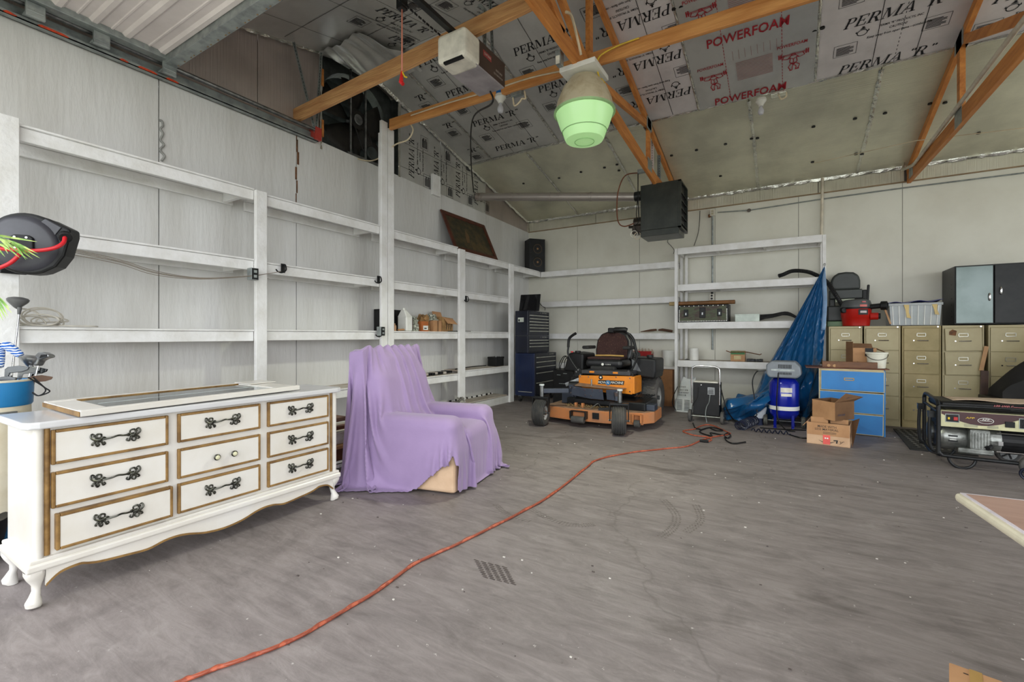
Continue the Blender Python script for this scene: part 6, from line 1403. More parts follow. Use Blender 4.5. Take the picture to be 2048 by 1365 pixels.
# ================================================================ back shelves: small things
t = thing('wooden_handle', 'broken brown tool handle lying on the third back shelf', 'tool', (-2.1, 8.3, 1.25))
MB().tube([pY(1345, 663, 8.3), pY(1325, 660, 8.3), pY(1317, 660.5, 8.3)], [.022, .024, .016], 8).build('handle', mat('brown_handle', (96, 64, 46), .6), t, world=True, smooth=True); MB().tube([pY(1313, 660, 8.3), pY(1302, 661, 8.3), pY(1281, 664, 8.3)], [.018, .02, .006], 8).build('handle_piece', MC['brown_handle'], t, world=True, smooth=True)
t = thing('toolbox', 'red open toolbox with rags on the low back shelf behind the mower seat', 'toolbox', (-2.4, 8.3, .665))
a = pY(1266, 722, 8.3); b_ = pY(1303, 703, 8.3); m_redp = mat('red_toolbox', (176, 34, 34), .4, 0, (150, 26, 28), 5)
b = MB(); b.box((a.x, 8.26, .667), (b_.x, 8.28, b_.z)); b.box((a.x, 8.42, .667), (b_.x, 8.44, b_.z)); b.box((a.x, 8.28, .667), (a.x + .02, 8.42, b_.z)); b.box((b_.x - .02, 8.28, .667), (b_.x, 8.42, b_.z)); b.box((a.x, 8.26, .667), (b_.x, 8.44, .68)); b.build('box', m_redp, t, world=True, bevel=.003)
rnd = random.Random(21)
for k in range(5): MB().tube([(a.x + .05 + .07 * k, 8.3, b_.z - .05), (a.x + .1 + .06 * k, 8.34, b_.z + .02 + .03 * rnd.random()), (a.x + .16 + .05 * k, 8.3, b_.z - .03)], .02, 6).build('rag', mat('pale_rag', (196, 178, 160), .9), t, world=True)
tag(MB().lathe([(.001, 0), (.10, 0), (.11, .25), (.115, .25), (.115, .275), (.10, .275), (.001, .27)], 24, Matrix.Translation((pY(1337, 735, 8.33).x, 8.33, .667))).build('plastic_bucket', m_white, smooth=True), 'white plastic pail on the low back shelf beside the tall shelf unit', 'bucket')
tag(MB().tube([pY(1311, 731, 8.28), pY(1322, 733, 8.27), pY(1334, 736, 8.27)], [.02, .02, .006], 8).build('red_tool', m_redp), 'small red tool on the low back shelf beside the white pail', 'tool')
t = thing('cardboard_box', 'tall brown cardboard box on the floor between mower wheel and shelf post', 'box', (-1.85, 7.9, 0)); a = pY(1322, 800, 7.98)
MB().box((-1.92, 7.98, 0), (-1.66, 8.2, .62)).build('box', mat('brown_carton', (150, 104, 66), .8), t, world=True, bevel=.008)
# ================================================================ tall unit contents
zu = 1.422
t = thing('chest_case', 'black and olive camouflage travelling case with latches on the tall unit', 'case', (-1.1, 8.05, zu)); a = pY(1356, 644, 8.0); b_ = pY(1457, 608, 8.0)
x0, x1, z1 = a.x, b_.x, b_.z; MB().box((x0, 8.0, zu), (x1, 8.32, z1)).build('case', m_dark, t, world=True, bevel=.01)
m_camo = mat('camouflage', (70, 78, 48), .5, 0, (64, 44, 34), 11, (1, 1, 2.2), mixc=(.45, .6)); MB().box((x0 + .03, 7.994, zu + .025), (x1 - .03, 8.0, z1 - .025)).build('front_panel', m_camo, t, world=True)
b = MB(); n = 30
for i in range(n):
    x = x0 + .03 + (x1 - x0 - .06) * i / (n - 1); b.cbox((x, 7.993, zu + .02), (.010, .006, .010)); b.cbox((x, 7.993, z1 - .02), (.010, .006, .010)) if i % 3 == 0 else None
for i in range(9): z = zu + .03 + i * .022; b.cbox((x0 + .024, 7.993, z), (.01, .006, .01)); b.cbox((x1 - .024, 7.993, z), (.01, .006, .01))
b.build('rivets', m_alu, t, world=True)
for k, x in enumerate((x0 + .13, (x0 + x1) / 2, x1 - .13)):
    MB().cbox((x, 7.988, (zu + z1) / 2 + .01), (.07 if k != 1 else .09, .014, .12 if k != 1 else .17)).build('latch', m_dark, t, world=True, bevel=.006); MB().cbox((x, 7.979, (zu + z1) / 2 - .005), (.02, .006, .04)).build('latch_tongue', m_steel, t, world=True)
a = pY(1338, 608, 8.02); b_ = pY(1469, 601, 8.02); zc_ = z1 + .034
t = thing('bamboo_tube', 'long brown cardboard tube lying on the camouflage case', 'tube', (a.x, 8.06, zc_))
MB().tube([(a.x + .12, 8.06, zc_), (b_.x, 8.10, zc_)], .032, 16).build('tube', mat('tube_brown', (136, 92, 50), .6, 0, (104, 70, 40), 3), t, world=True, smooth=True); MB().tube([(a.x, 8.055, zc_), (a.x + .12, 8.06, zc_)], .034, 12).build('end_wrap', mat('masking_tape', (196, 170, 120), .7), t, world=True); MB().tube([(b_.x - .40, 8.088, zc_), (b_.x - .28, 8.09, zc_)], .0335, 16).build('label', MC['masking_tape'], t, world=True, smooth=True); MB().cyl((b_.x, 8.10, zc_), (b_.x + .002, 8.10, zc_), .026, 14).build('open_end', m_dark, t, world=True)
t = thing('outlet_box', 'green and white outlet box on the wall above the camouflage case', 'outlet', pY(1424, 595, 8.4)); c = pY(1424, 595, 8.40)
MB().cbox(c, (.075, .06, .11)).build('box', m_opl, t, world=True, bevel=.004); MB().cyl(c + Vector((0, 0, .055)), c + Vector((0, 0, .09)), .016, 8).build('conduit_end', m_dark, t, world=True)
for dz in (-.025, .025): MB().cyl(c + Vector((0, -.032, dz)), c + Vector((0, -.036, dz)), .018, 10).build('socket', m_dark, t, world=True)
a = pY(1470, 643, 8.02); b_ = pY(1519, 628, 8.02)
t = thing('metal_case', 'pale grey metal box on the third shelf of the tall unit', 'box', (a.x, 8.1, zu)); MB().box((a.x, 8.02, zu), (b_.x, 8.3, b_.z)).build('box', mat('pale_green_steel', (196, 206, 196), .4, .2), t, world=True, bevel=.004); MB().box((a.x - .003, 8.015, b_.z - .02), (b_.x + .003, 8.303, b_.z)).build('lid', MC['pale_green_steel'], t, world=True, bevel=.003)
cb_ = MB()
for k in range(7): cb_.tube(spline([pY(1520, 640 - k * 1.5, 8.1 + .02 * k), pY(1545, 633 - k * .6 + 2 * (k % 2), 8.1 + .02 * k), pY(1575, 630 - k * .8, 8.12), pY(1600, 640, 8.14)], 5), .013, 6)
tag(cb_.build('black_hoses', m_rubber, smooth=True), 'bundle of black hoses on the third shelf behind the blue tarp', 'hose')
z4 = .792
tag(MB().lathe([(.001, 0), (.07, 0), (.072, .002), (.072, .198), (.068, .2), (.02, .2), (.02, .17), (.001, .17)], 24, Matrix.Translation((pY(1388, 722, 8.12).x, 8.12, z4))).build('paper_roll', m_white, smooth=True), 'white paper roll standing on the bottom shelf of the tall unit', 'roll')
a = pY(1461, 725, 8.06); b_ = pY(1490, 705, 8.06)
t = thing('cardboard_box', 'small green and tan printed carton on the bottom shelf of the tall unit', 'box', (a.x, 8.1, z4)); MB().box((a.x, 8.06, z4), (b_.x, 8.2, z4 + .165)).build('box', MC['tan_board'], t, world=True, bevel=.003); MB().box((a.x + .004, 8.057, z4 + .11), (b_.x - .004, 8.06, z4 + .16)).build('green_band', mat('green_print', (62, 122, 70), .6), t, world=True); MB().box((a.x + .05, 8.056, z4 + .03), (a.x + .15, 8.06, z4 + .09)).build('label', mat('cream_print', (214, 196, 146), .6), t, world=True)
MB().tube([pY(1452, 702, 8.06), pY(1461, 705, 8.06), pY(1493, 704.5, 8.06), pY(1520, 710, 8.06), pY(1523, 708, 8.06)], .008, 6).build('iron_bar', MC['rust_stain'], t, world=True)
b = MB(); rnd = random.Random(5)
for k in range(10): b.cbox((pY(1497 + k * 2.8, 726, 8.12).x, 8.12 + .02 * rnd.random(), z4 + .02), (.05, .06, .03 + .02 * rnd.random()))
tag(b.build('chain_pile', m_blackmetal, bevel=.006), 'dark heap of chain on the bottom shelf beside the green carton', 'chain')
tag(MB().tube(spline([pY(1366, 723, 8.1), pY(1374, 719, 8.1), pY(1379, 721, 8.1)], 4), .012, 6).build('cable', m_steel), 'short grey cable scrap beside the white paper roll', 'cable')
# ================================================================ wheeled battery charger
t = thing('battery_charger', 'black wheeled battery charger with chrome loop handle by the white shelves', 'charger', (-.98, 6.85, 0))
a = pY(1386, 765, 6.80); b_ = pY(1439, 840, 6.80); hz = a.z
MB().box((a.x, 6.80, .09), (b_.x, 7.05, hz)).build('cabinet', m_dark, t, world=True, bevel=.008); MB().box((a.x + .01, 6.8, hz), (b_.x - .02, 7.05, hz + .02)).build('top_plate', mat('pale_steel_top', (200, 196, 184), .4, .2), t, world=True, bevel=.003)
hl = a.x - .015; hr = b_.x + .0; tz = pY(1410, 733, 6.80).z
MB().tube(spline([(hl, 6.80, .25), (hl, 6.8, tz - .08), (hl + .03, 6.8, tz - .015), (hl + .09, 6.8, tz), (hr - .09, 6.8, tz), (hr - .03, 6.8, tz - .015), (hr, 6.8, tz - .08), (hr, 6.8, .25)], 5), .012, 10).build('handle', m_chrome, t, world=True, smooth=True)
MB().box((b_.x - .15, 6.794, hz - .16), (b_.x - .06, 6.8, hz - .06)).build('plate', m_steel, t, world=True)
for k in range(4): MB().box((b_.x - .14, 6.792, hz - .145 + k * .02), (b_.x - .075, 6.794, hz - .137 + k * .02)).build('print', m_dark, t, world=True)
MB().cyl((a.x + .11, 6.79, hz - .03), (a.x + .11, 6.8, hz - .03), .008, 8).build('screw', m_chrome, t, world=True)
for x in (a.x - .05, b_.x + .02): MB().cyl((x, 6.75, .085), (x + .04, 6.75, .085), .085, 22).build('wheel', m_tyre, t, world=True, bevel=.01); MB().cyl((x - .003, 6.75, .085), (x + .043, 6.75, .085), .045, 16).build('wheel_hub', m_steel, t, world=True)
MB().cyl((a.x - .05, 6.75, .085), (b_.x + .06, 6.75, .085), .008, 8).build('axle', m_steel, t, world=True)
for pts in (((1420, 790), (1418, 805), (1413, 815), (1411, 830), (1414, 848)), ((1396, 775), (1394, 795), (1386, 808), (1384, 825))): MB().tube(spline([pY(x, y, 6.785) for x, y in pts], 4), .006, 6).build('cable', m_conduit if pts[0][0] > 1400 else m_rubber, t, world=True)
# printed sack
t = thing('paper_sack', 'white printed sack slumped against the tall shelf post', 'sack', (-1.4, 7.6, 0))
b = MB()
def sk(u, v):
    w2 = .15 * (1 - .45 * v ** 3); th = .10 * (1 - v) ** .5 + .015; a_ = 2 * PI * u; c = math.cos(a_); s = math.sin(a_)
    x = -1.40 + .05 * v + w2 * (abs(c) ** .6) * (1 if c > 0 else -1) + .012 * math.sin(9 * v + 5 * u); y = 7.62 + .12 * v + th * (abs(s) ** .7) * (1 if s > 0 else -1); return (x, y, .52 * v + .02 * math.sin(14 * u) * v * v)
b.grid(sk, 26, 14); b.build('sack', mat('sack_white', (214, 216, 214), .6, 0, (196, 200, 202), 8, bump=.3), t, world=True, smooth=True)
b = MB(); Mk = frame((-1.53, 7.508, .0), (1, 0, 0), (0, .12, 1))
for k, (wd_, y_) in enumerate(((.12, .38), (.15, .33), (.16, .29), (.14, .25))): scribble(b, Mk @ Matrix.Translation((.06, y_, -.0)), wd_ * .8, .028, k)
for k in range(8): b.box((.03, .03 + k * .022, 0), (.11, .037 + k * .022, .001), Mk); b.box((.14, .03 + k * .022, 0), (.22, .037 + k * .022, .001), Mk)
b.build('print', m_black_print, t, world=True)
MB().tube(spline([(-1.48, 7.49, .4), (-1.53, 7.48, .28), (-1.56, 7.47, .14), (-1.50, 7.47, .02)], 5), .006, 6).build('cord', m_dark, t, world=True)
# ================================================================ blue tarp
m_tarp = mat('blue_tarp', (24, 86, 134), .2, 0, (20, 74, 120), 3, bump=.25, bscale=22)
A0 = pY(1649, 533, 7.90)
bl = [pZ(x, y, .01) for x, y in ((1441, 818), (1447, 835), (1468, 842), (1490, 843), (1515, 842), (1540, 838), (1575, 834), (1600, 836), (1613, 835), (1626, 824))]
bl = [Vector((min(p.x, .40), p.y, .012)) for p in bl]
bls = spline(bl, 8)
LE = spline([A0, pY(1600, 620, 7.84), pY(1560, 690, 7.76), pY(1528, 745, 7.72), pY(1508, 788, 7.62), pY(1478, 798, 7.5), pY(1455, 806, 7.4), bls[0]], 8)
RE = spline([A0, pY(1652, 600, 7.88), pY(1646, 680, 7.8), pY(1638, 760, 7.7), bls[-1]], 14)
def along(P, t_):
    n = len(P) - 1; f = min(max(t_, 0), 1) * n; i = min(int(f), n - 1); return P[i].lerp(P[i + 1], f - i)
def tarp(u, v):   # u across, v down
    a = along(LE, v); b = along(RE, v); bot = along(bls, u)
    lin_ = a.lerp(b, u)
    corr = bot - bls[0].lerp(bls[-1], u); p = lin_ + corr * (v ** 2.2)
    amp = .075 * min(1, v * 1.6) * (1 - .25 * v); ph = u * 24 + 1.3 * math.sin(v * 3)
    f = math.sin(ph) * .6 + math.sin(ph * 1.7 + 2) * .4
    p = p + Vector((.02 * math.cos(ph) * v, -amp * (f + .5) , 0))
    sag = max(0, (.35 - u)) / .35
    if v > .62:
        k = (v - .62) / .38; p += Vector((math.sin(u * 31 + v * 17) * .03, -.10 * k * (math.sin(u * 19 - v * 21) * .5 + .5), .05 * k * (1 - k) * 4 * sag * (1 + math.sin(u * 37 + v * 29)) + .035 * abs(math.sin(u * 27 + v * 33)) * k))
    c = .012 * math.sin(u * 71 + v * 43) * math.sin(v * 57 - u * 23) * min(1, v * 2); p += Vector((0, c, 0))
    p.z = max(p.z, .008 + .004 * math.sin(u * 40)); p.y = min(p.y, 8.25); return tuple(p)
t = thing('blue_tarp', 'blue plastic tarp hung by one corner from the tall white shelf post', 'tarp', (A0.x, A0.y, 0))
MB().grid(tarp, 110, 90).build('sheet', m_tarp, t, world=True, smooth=True, solid=.003)
def hem(u, v):
    p = Vector(tarp(1.0, .02 + .42 * u)); return (p.x - .045 * min(1, u * 4) + .05 * v * min(1, u * 4), p.y - .03 - .01 * v, p.z)
MB().grid(hem, 24, 3).build('hem', mat('pale_blue_hem', (128, 160, 196), .35), t, world=True, smooth=True, solid=.003)
MB().tube([A0 + Vector((.012 * math.cos(a), -.03, .02 + .018 * math.sin(a))) for a in [i * PI / 6 for i in range(12)]], .004, 6, closed=True).build('grommet', m_steel, t, world=True)
tag(MB().cyl((A0.x, A0.y - .06, A0.z + .03), (A0.x, A0.y + .02, A0.z + .03), .005, 6).build('nail', m_steel), 'nail holding the blue tarp corner on the post', 'nail')
# ================================================================ air compressor
cx, cy = -.04, 6.98
t = thing('air_compressor', 'upright royal blue air compressor with a grey motor shroud in front of the tarp', 'compressor', (cx, cy, 0))
m_cb = mat('royal_blue', (20, 34, 150), .2, .1, (16, 28, 132), 3); m_shr = mat('grey_shroud', (128, 134, 142), .45, 0, (112, 118, 124), 5)
R = .172; MB().lathe([(.001, .10), (.08, .108), (.14, .135), (R, .19), (R, .58), (.14, .63), (.08, .655), (.001, .66)], 36, Matrix.Translation((cx, cy, 0))).build('tank', m_cb, t, world=True, smooth=True)
MB().lathe([(R + .001, .235), (R + .003, .236), (R + .003, .285), (R + .001, .286)], 36, Matrix.Translation((cx, cy, 0)), cap=False).build('white_band', m_white, t, world=True, smooth=True)
for a in (-.9, -2.25, .8, 2.3):
    x, y = cx + R * .92 * math.cos(a), cy + R * .92 * math.sin(a); b = MB(); b.bar((x, y, 0), (x, y, .22), .035, .008, up=(math.cos(a), math.sin(a), 0)); b.box((x - .02, y - .02, 0), (x + .02, y + .02, .006)); b.build('leg', m_cb, t, world=True)
Mh = R3(0, 0, math.radians(-4), (cx + .0, cy, 0))
oc = [(-.19, .70), (-.155, .655), (.155, .655), (.2, .70), (.19, .80), (.13, .87), (-.13, .87), (-.19, .82)]
MB().prism(oc, -.17, .15, Mh, 'y').build('shroud', m_shr, t, world=True, bevel=.02, seg=3)
for z0, z1 in ((.70, .73), (.78, .83)):
    b = MB()
    for k in range(9): b.box((-.05 + k * .017, -.176, z0), (-.042 + k * .017, -.170, z1), Mh)
    b.build('vent', m_dark, t, world=True)
MB().box((-.13, -.172, .745), (.13, -.171, .768), Mh).build('trim_line', m_conduit, t, world=True)
for (x, z, w_, h_) in ((.03, .47, .13, .06), (.03, .42, .12, .035)):
    a0 = x / R; b = MB(); b.grid(lambda u, v: (cx + (R + .003) * math.sin(a0 + (u - .5) * w_ / R), cy - (R + .003) * math.cos(a0 + (u - .5) * w_ / R), z + v * h_), 6, 1); b.build('label', m_opl, t, world=True)
for x in (cx - .235, cx + .19): MB().cyl((x, cy + .0, .075), (x + .045, cy + .0, .075), .075, 20).build('wheel', mat('worn_wheel', (92, 92, 84), .8, 0, (40, 40, 38), 30), t, world=True, bevel=.008)
MB().cyl((cx - .23, cy, .075), (cx + .23, cy, .075), .008, 8).build('axle', m_steel, t, world=True)
MB().tube(spline([(cx - .06, cy - .17, .72), (cx - .07, cy - .2, .55), (cx - .08, cy - .2, .3), (cx - .06, cy - .22, .12), (cx + .02, cy - .3, .02), (cx + .12, cy - .34, .012)], 6), .008, 6).build('power_cord', m_dark, t, world=True, smooth=True)
MB().tube(spline([(cx - .17, cy - .05, .74), (cx - .3, cy - .06, .73), (cx - .36, cy - .1, .6), (cx - .34, cy - .14, .4), (cx - .3, cy - .2, .2)], 6), .008, 6).build('air_hose', m_dark, t, world=True, smooth=True); MB().cyl((cx - .3, cy - .06, .735), (cx - .18, cy - .05, .745), .014, 8).build('hose_coupling', m_steel, t, world=True)
# glove, air hose coil
t = thing('work_glove', 'white and blue work glove with black drips leaning on the tarp', 'glove', pZ(1520, 845))
gc = pZ(1518, 850); MB().lathe([(.001, .10), (.045, .11), (.07, .17), (.085, .25), (.065, .31), (.03, .335), (.001, .34)], 16, Matrix.Translation((gc.x, gc.y, -.02)) @ Matrix.Diagonal((1.1, .5, 1, 1)) ).build('glove', mat('glove_white', (206, 212, 218), .7), t, world=True, smooth=True)
MB().tube([(gc.x - .0, gc.y, .0), (gc.x, gc.y, .09)], [.05, .045], 12).build('cuff', mat('glove_blue', (40, 50, 80), .8), t, world=True, smooth=True)
MB().tube(spline([(gc.x - .05 + .03 * (k % 2) , gc.y - .05, .28 - k * .028) for k in range(7)], 4), .006, 6).build('drips', m_dark, t, world=True)
def coil(a, b_, r, n, rad, name, m, label, flat=.6):
    a = Vector(a); b_ = Vector(b_); d = (b_ - a); s = d.cross(Vector((0, 0, 1))).normalized(); pts = []
    for k in range(n * 12 + 1):
        q = 2 * PI * k / 12; c = a + d * k / (n * 12); pts.append(c + s * r * math.cos(q) + Vector((0, 0, r * flat + r * flat * math.sin(q))))
    return tag(MB().tube(pts, rad, 6).build(name, m, smooth=True), label, 'hose')
m_nv = mat('navy_hose', (22, 26, 44), .3, 0, (30, 36, 58), 6)
coil(pZ(1480, 862), pZ(1515, 846), .07, 12, .008, 'coiled_hose', m_nv, 'tight dark blue coil of air hose on the floor left of the compressor', .8)
coil(pZ(1503, 863), pZ(1580, 870), .05, 7, .007, 'coiled_hose', m_nv, 'stretched dark air hose coil on the floor in front of the compressor', .35)
tag(MB().tube(spline([pZ(1520, 856, .008), pZ(1560, 859, .008), pZ(1612, 861, .008)], 5), .009, 6).build('black_cable', m_dark), 'straight black cable on the floor between compressor and carton', 'cable')
tag(MB().tube(spline([pZ(1580, 870, .008), pZ(1600, 876, .008), pZ(1616, 877, .008)], 5), .008, 6).build('black_cable', m_dark), 'short black cable end at the carton with the red sticker', 'cable')
# ================================================================ cords on the floor
m_oc = mat('orange_cord', (176, 88, 60), .5, 0, (140, 64, 44), 30, (1, 1, 1), mixc=(.48, .56))
cp_ = [(300, 1385), (355, 1365), (440, 1336), (520, 1306), (600, 1272), (680, 1226), (760, 1178), (830, 1128), (900, 1095), (960, 1065), (1040, 1026), (1105, 990), (1170, 938), (1196, 920), (1260, 906), (1330, 898), (1374, 893), (1403, 881), (1424, 875), (1448, 871), (1460, 868), (1458, 866), (1443, 859), (1427, 852), (1413, 850), (1398, 854), (1389, 858.7), (1366, 862.5), (1380, 869), (1394, 872), (1415, 874.6), (1423, 880), (1415, 883.7), (1408, 883)]
rnd = random.Random(2); P_ = [pZ(x, y, .008) for x, y in cp_]
for i, p in enumerate(P_[1:14]): p += Vector((rnd.uniform(-.008, .008), rnd.uniform(-.008, .008), 0))
t = thing('extension_cord', 'long orange extension cord crossing the concrete floor diagonally', 'cord', P_[5])
MB().tube(spline(P_, 10), .0075, 8).build('cord', m_oc, t, world=True, smooth=True)
# a second strand twisted round it
sp_ = spline(P_[:16], 14); tw = [p + Vector((math.cos(i * .55), math.sin(i * .55), 0)) * .007 + Vector((0, 0, .003)) for i, p in enumerate(sp_)]
MB().tube(tw, .005, 6).build('cord', mat('dull_red_cord', (150, 74, 52), .6), t, world=True, smooth=True)
c = pZ(1409, 883, .015); MB().tube([c + Vector((-.05, 0, 0)), c, c + Vector((.04, .01, 0))], [.012, .02, .014], 8).build('plug', m_dark, t, world=True)
def k2(pts): return [pZ(1330 + a / 6.606, 780 + b / 6.606, .012) for a, b in pts]
tag(MB().tube(spline(k2([(370, 440), (400, 505), (470, 525), (460, 560), (530, 590), (620, 612), (600, 570), (700, 588), (770, 600)]), 6), .008, 6).build('power_cord', m_dark, smooth=True), 'black charger cord looping on the floor inside the orange loop', 'cord')
tag(MB().tube(spline(k2([(600, 510), (680, 540), (760, 535), (640, 500), (560, 505), (480, 530)]), 6), .008, 6).build('power_cord', m_dark, smooth=True), 'short black cord behind the orange loop under the charger', 'cord')
tag(MB().tube(spline(k2([(780, 600), (830, 572), (865, 605), (830, 640), (792, 620), (800, 660), (860, 700), (940, 710), (1065, 690)]), 6), .008, 6).build('power_cord', m_dark, smooth=True), 'black cord end with a small loop right of the orange cord', 'cord')
tag(MB().tube(spline([pY(1440, 770, 6.78), pY(1452, 815, 6.7), pZ(1465, 845, .01) + Vector((0, 0, .05)), pZ(1480, 853, .01)], 6), .008, 6).build('black_cable', m_dark, smooth=True), 'black cable from the charger down to the coiled air hose', 'cable')
# ================================================================ filing cabinets
m_fc = mat('tan_enamel', (172, 160, 122), .42, .05, (160, 146, 108), 2.5); m_fcd = mat('tan_enamel_stained', (160, 142, 96), .45, .05, (134, 120, 72), 4, mixc=(.4, .7))
YFc = 7.77
def cabinet(x0, x1, label, mm, skew=False, bars='right'):
    t = thing('filing_cabinet', label, 'filing cabinet', ((x0 + x1) / 2, 8.1, 0), group='tan filing cabinets along the back wall')
    MB().box((x0, YFc + .012, .0), (x1, 8.42, 1.33)).build('body', mm, t, world=True, bevel=.004)
    b = MB(); T = .014; b.box((x0, YFc, .0), (x0 + T, YFc + .012, 1.33)); b.box((x1 - T, YFc, .0), (x1, YFc + .012, 1.33)); b.box((x0 + T, YFc, 1.30), (x1 - T, YFc + .012, 1.33)); b.box((x0 + T, YFc, .0), (x1 - T, YFc + .012, .07)); b.build('front_frame', mm, t, world=True, bevel=.002)
    MB().box((x0 + .01, YFc - .001, 1.332), (x0 + .02, YFc + .001, 1.334)).build('top_seam', MC['dark_gap'], t, world=True)
    zs_ = [1.298, 1.0, .70, .395, .085]
    for k in range(4):
        z1, z0 = zs_[k], zs_[k + 1] + .008; xa_, xb_ = x0 + T + .003, x1 - T - .003
        rot = (math.radians(-1.6) if skew and k < 2 else 0)
        M = R3(0, 0, 0, ((xa_ + xb_) / 2, YFc - .006 - (.018 if rot else 0), (z0 + z1) / 2)) @ Matrix.Rotation(rot, 4, 'Y'); wd = (xb_ - xa_) / 2 - (.006 if rot else 0); h = (z1 - z0) / 2 - (.004 if rot else 0)
        d = MB().box((-wd, 0, -h), (wd, .016, h), M).build('drawer', mm, t, world=True, bevel=.003)
        f = MB(); fx, fz = 0.0, h - .085; g = .005
        for lo, hi in (((-.045, 0, fz - .022), (.045, 0, fz - .022 + g)), ((-.045, 0, fz + .022 - g), (.045, 0, fz + .022)), ((-.045, 0, fz - .022), (-.045 + g, 0, fz + .022)), ((.045 - g, 0, fz - .022), (.045, 0, fz + .022))): f.box((lo[0], -.005, lo[2]), (hi[0], 0, hi[2]), M)
        f.build('label_holder', m_alu, d, world=True)
        hz_ = fz - .075; hb = MB(); hb.tube([M @ Vector((-.04, 0, hz_)), M @ Vector((-.04, -.022, hz_)), M @ Vector((.065, -.022, hz_)), M @ Vector((.065, 0, hz_))], .006, 8); hb.build('handle', m_chrome, d, world=True, smooth=True)
        MB().cyl(M @ Vector((-.075, -.008, hz_)), M @ Vector((-.075, 0, hz_)), .008, 10).build('thumb_latch', m_chrome, d, world=True)
    MB().cyl((x1 - .03, YFc - .008, 1.315), (x1 - .03, YFc, 1.315), .009, 10).build('lock', m_chrome, t, world=True)
    return t
cabinet(.497, .872, 'leftmost tan filing cabinet, under the red vacuum, behind the blue chest', m_fc)
cabinet(.893, 1.272, 'second tan filing cabinet from the left, half hidden by the cardboard box', m_fc)
cabinet(1.288, 1.668, 'third tan filing cabinet from the left, darker and under the clear tote', m_fcd)
c4 = cabinet(1.682, 2.062, 'fourth tan filing cabinet with crooked upper drawers and a rust spot', m_fc, True)
MB().prism([(1.74, 1.21), (1.80, 1.20), (1.81, 1.26), (1.77, 1.28), (1.74, 1.25)], YFc - .028, YFc - .0265, axis='y').build('rust_spot', MC['rust_stain'], c4, world=True)
cabinet(2.10, 2.48, 'rightmost tan filing cabinet beside the two leaning sticks', m_fc)
cabinet(2.50, 2.88, 'tan filing cabinet beyond the right edge of the photo', m_fc)
tag(MB().bar(pY(1957, 812, 7.6) - Vector((0, .12, .55)), pY(1969, 742, 7.68), .07, .03, up=(0, 1, 0)).build('dark_stick', mat('dark_walnut', (74, 50, 38), .5, 0, (54, 36, 28), 5), bevel=.004), 'dark brown board leaning on the fourth filing cabinet', 'board')
tag(MB().bar(pY(1962, 742, 7.70), pY(1973, 693, 7.72), .04, .012, up=(0, 1, 0)).build('pine_lath', m_tan, bevel=.002), 'pale wooden lath leaning behind the dark board', 'board')
# ================================================================ black wall cabinet on the filing cabinets
zb = 1.345
t = thing('black_cabinet', 'black metal two door cabinet standing on the filing cabinets', 'cabinet', (2.2, 8.1, zb))
MB().box((1.82, 7.87, zb), (2.62, 8.42, 2.085)).build('body', m_blackmetal, t, world=True, bevel=.004)
for x0, x1, m, sx, y in ((1.828, 2.165, mat('reflection_tint_door', (98, 108, 106), .22, .5, (80, 92, 88), 2.5), 1, 7.848), (2.175, 2.6, m_blackmetal, -1, 7.835)):  # left door's grey-green colour paints in a reflection on black steel
    d = MB().box((x0, y, zb + .012), (x1, 7.868, 2.07)).build('door', m, t, world=True, bevel=.004); hx = x1 - .035 if sx > 0 else x0 + .05; hz_ = 1.68 if sx > 0 else 1.75
    MB().sphere((hx, y - .008, hz_), (.014, .014, .05), 12, 8).build('handle', m_chrome, d, world=True, smooth=True)
for z in (1.45, 1.52, 1.6, 1.68, 1.8, 1.86): MB().cyl((1.818, 8.0, z), (1.82, 8.0, z), .006, 8).build('hole', m_dark, t, world=True)
# clear tote
tx0, tx1 = 1.175, 1.70; ty0, ty1 = 7.88, 8.25
m_clear = mat('clear_plastic', (216, 222, 224), .25, 0, (206, 212, 214), 4, Alpha=.42)
t = thing('storage_tote', 'clear plastic storage tote with blue lid edge on the filing cabinets', 'tote', (1.43, 8.05, 1.34)); z0, z1 = 1.34, 1.63
def tap(x, y, z): k = .93 + .07 * (z - z0) / (z1 - z0); cxx, cyy = (tx0 + tx1) / 2, (ty0 + ty1) / 2; return (cxx + (x - cxx) * k, cyy + (y - cyy) * k, z)
b = MB(); c8 = [tap(x, y, z) for z in (z0, z1) for x, y in ((tx0, ty0), (tx1, ty0), (tx1, ty1), (tx0, ty1))]; b.add(c8, [(0, 1, 5, 4), (1, 2, 6, 5), (2, 3, 7, 6), (3, 0, 4, 7), (0, 1, 2, 3)]); b.build('bin', m_clear, t, world=True, solid=.003)
b = MB()
for k in range(8):
    x = tx0 + .03 + k * (tx1 - tx0 - .06) / 7; p = tap(x, ty0, z0 + .005); q = tap(x, ty0, z1 - .03); b.bar((p[0], p[1] - .003, p[2]), (q[0], q[1] - .003, q[2]), .008, .006, up=(0, 1, 0))
b.build('ribs', m_white, t, world=True)
MB().box((tx0 - .012, ty0 - .014, z1 - .03), (tx1 + .012, ty1 + .012, z1 + .004)).build('rim', mat('frosted_rim', (196, 200, 200), .4, 0, (186, 190, 190), 3, Alpha=.6), t, world=True, bevel=.004)
MB().grid(lambda u, v: (tx0 - .01 + u * (tx1 - tx0 + .02), ty0 - .02 + v * .4, z1 + .008 + .012 * math.sin(u * 14 + v * 4) + .025 * u), 24, 6).build('lid', mat('blue_lid', (34, 40, 130), .35), t, world=True, solid=.004)
for (x, z, w_, h_, m) in ((1.22, z0 + .004, .2, .13, mat('blue_bundle', (56, 74, 104), .7)), (1.44, z0 + .004, .11, .18, mat('green_bundle', (110, 140, 108), .7)), (1.56, z0 + .004, .1, .15, mat('cream_bundle', (196, 186, 156), .7))): MB().box((x, 7.93, z), (x + w_, 8.18, z + h_)).build('content', m, t, world=True, bevel=.02)
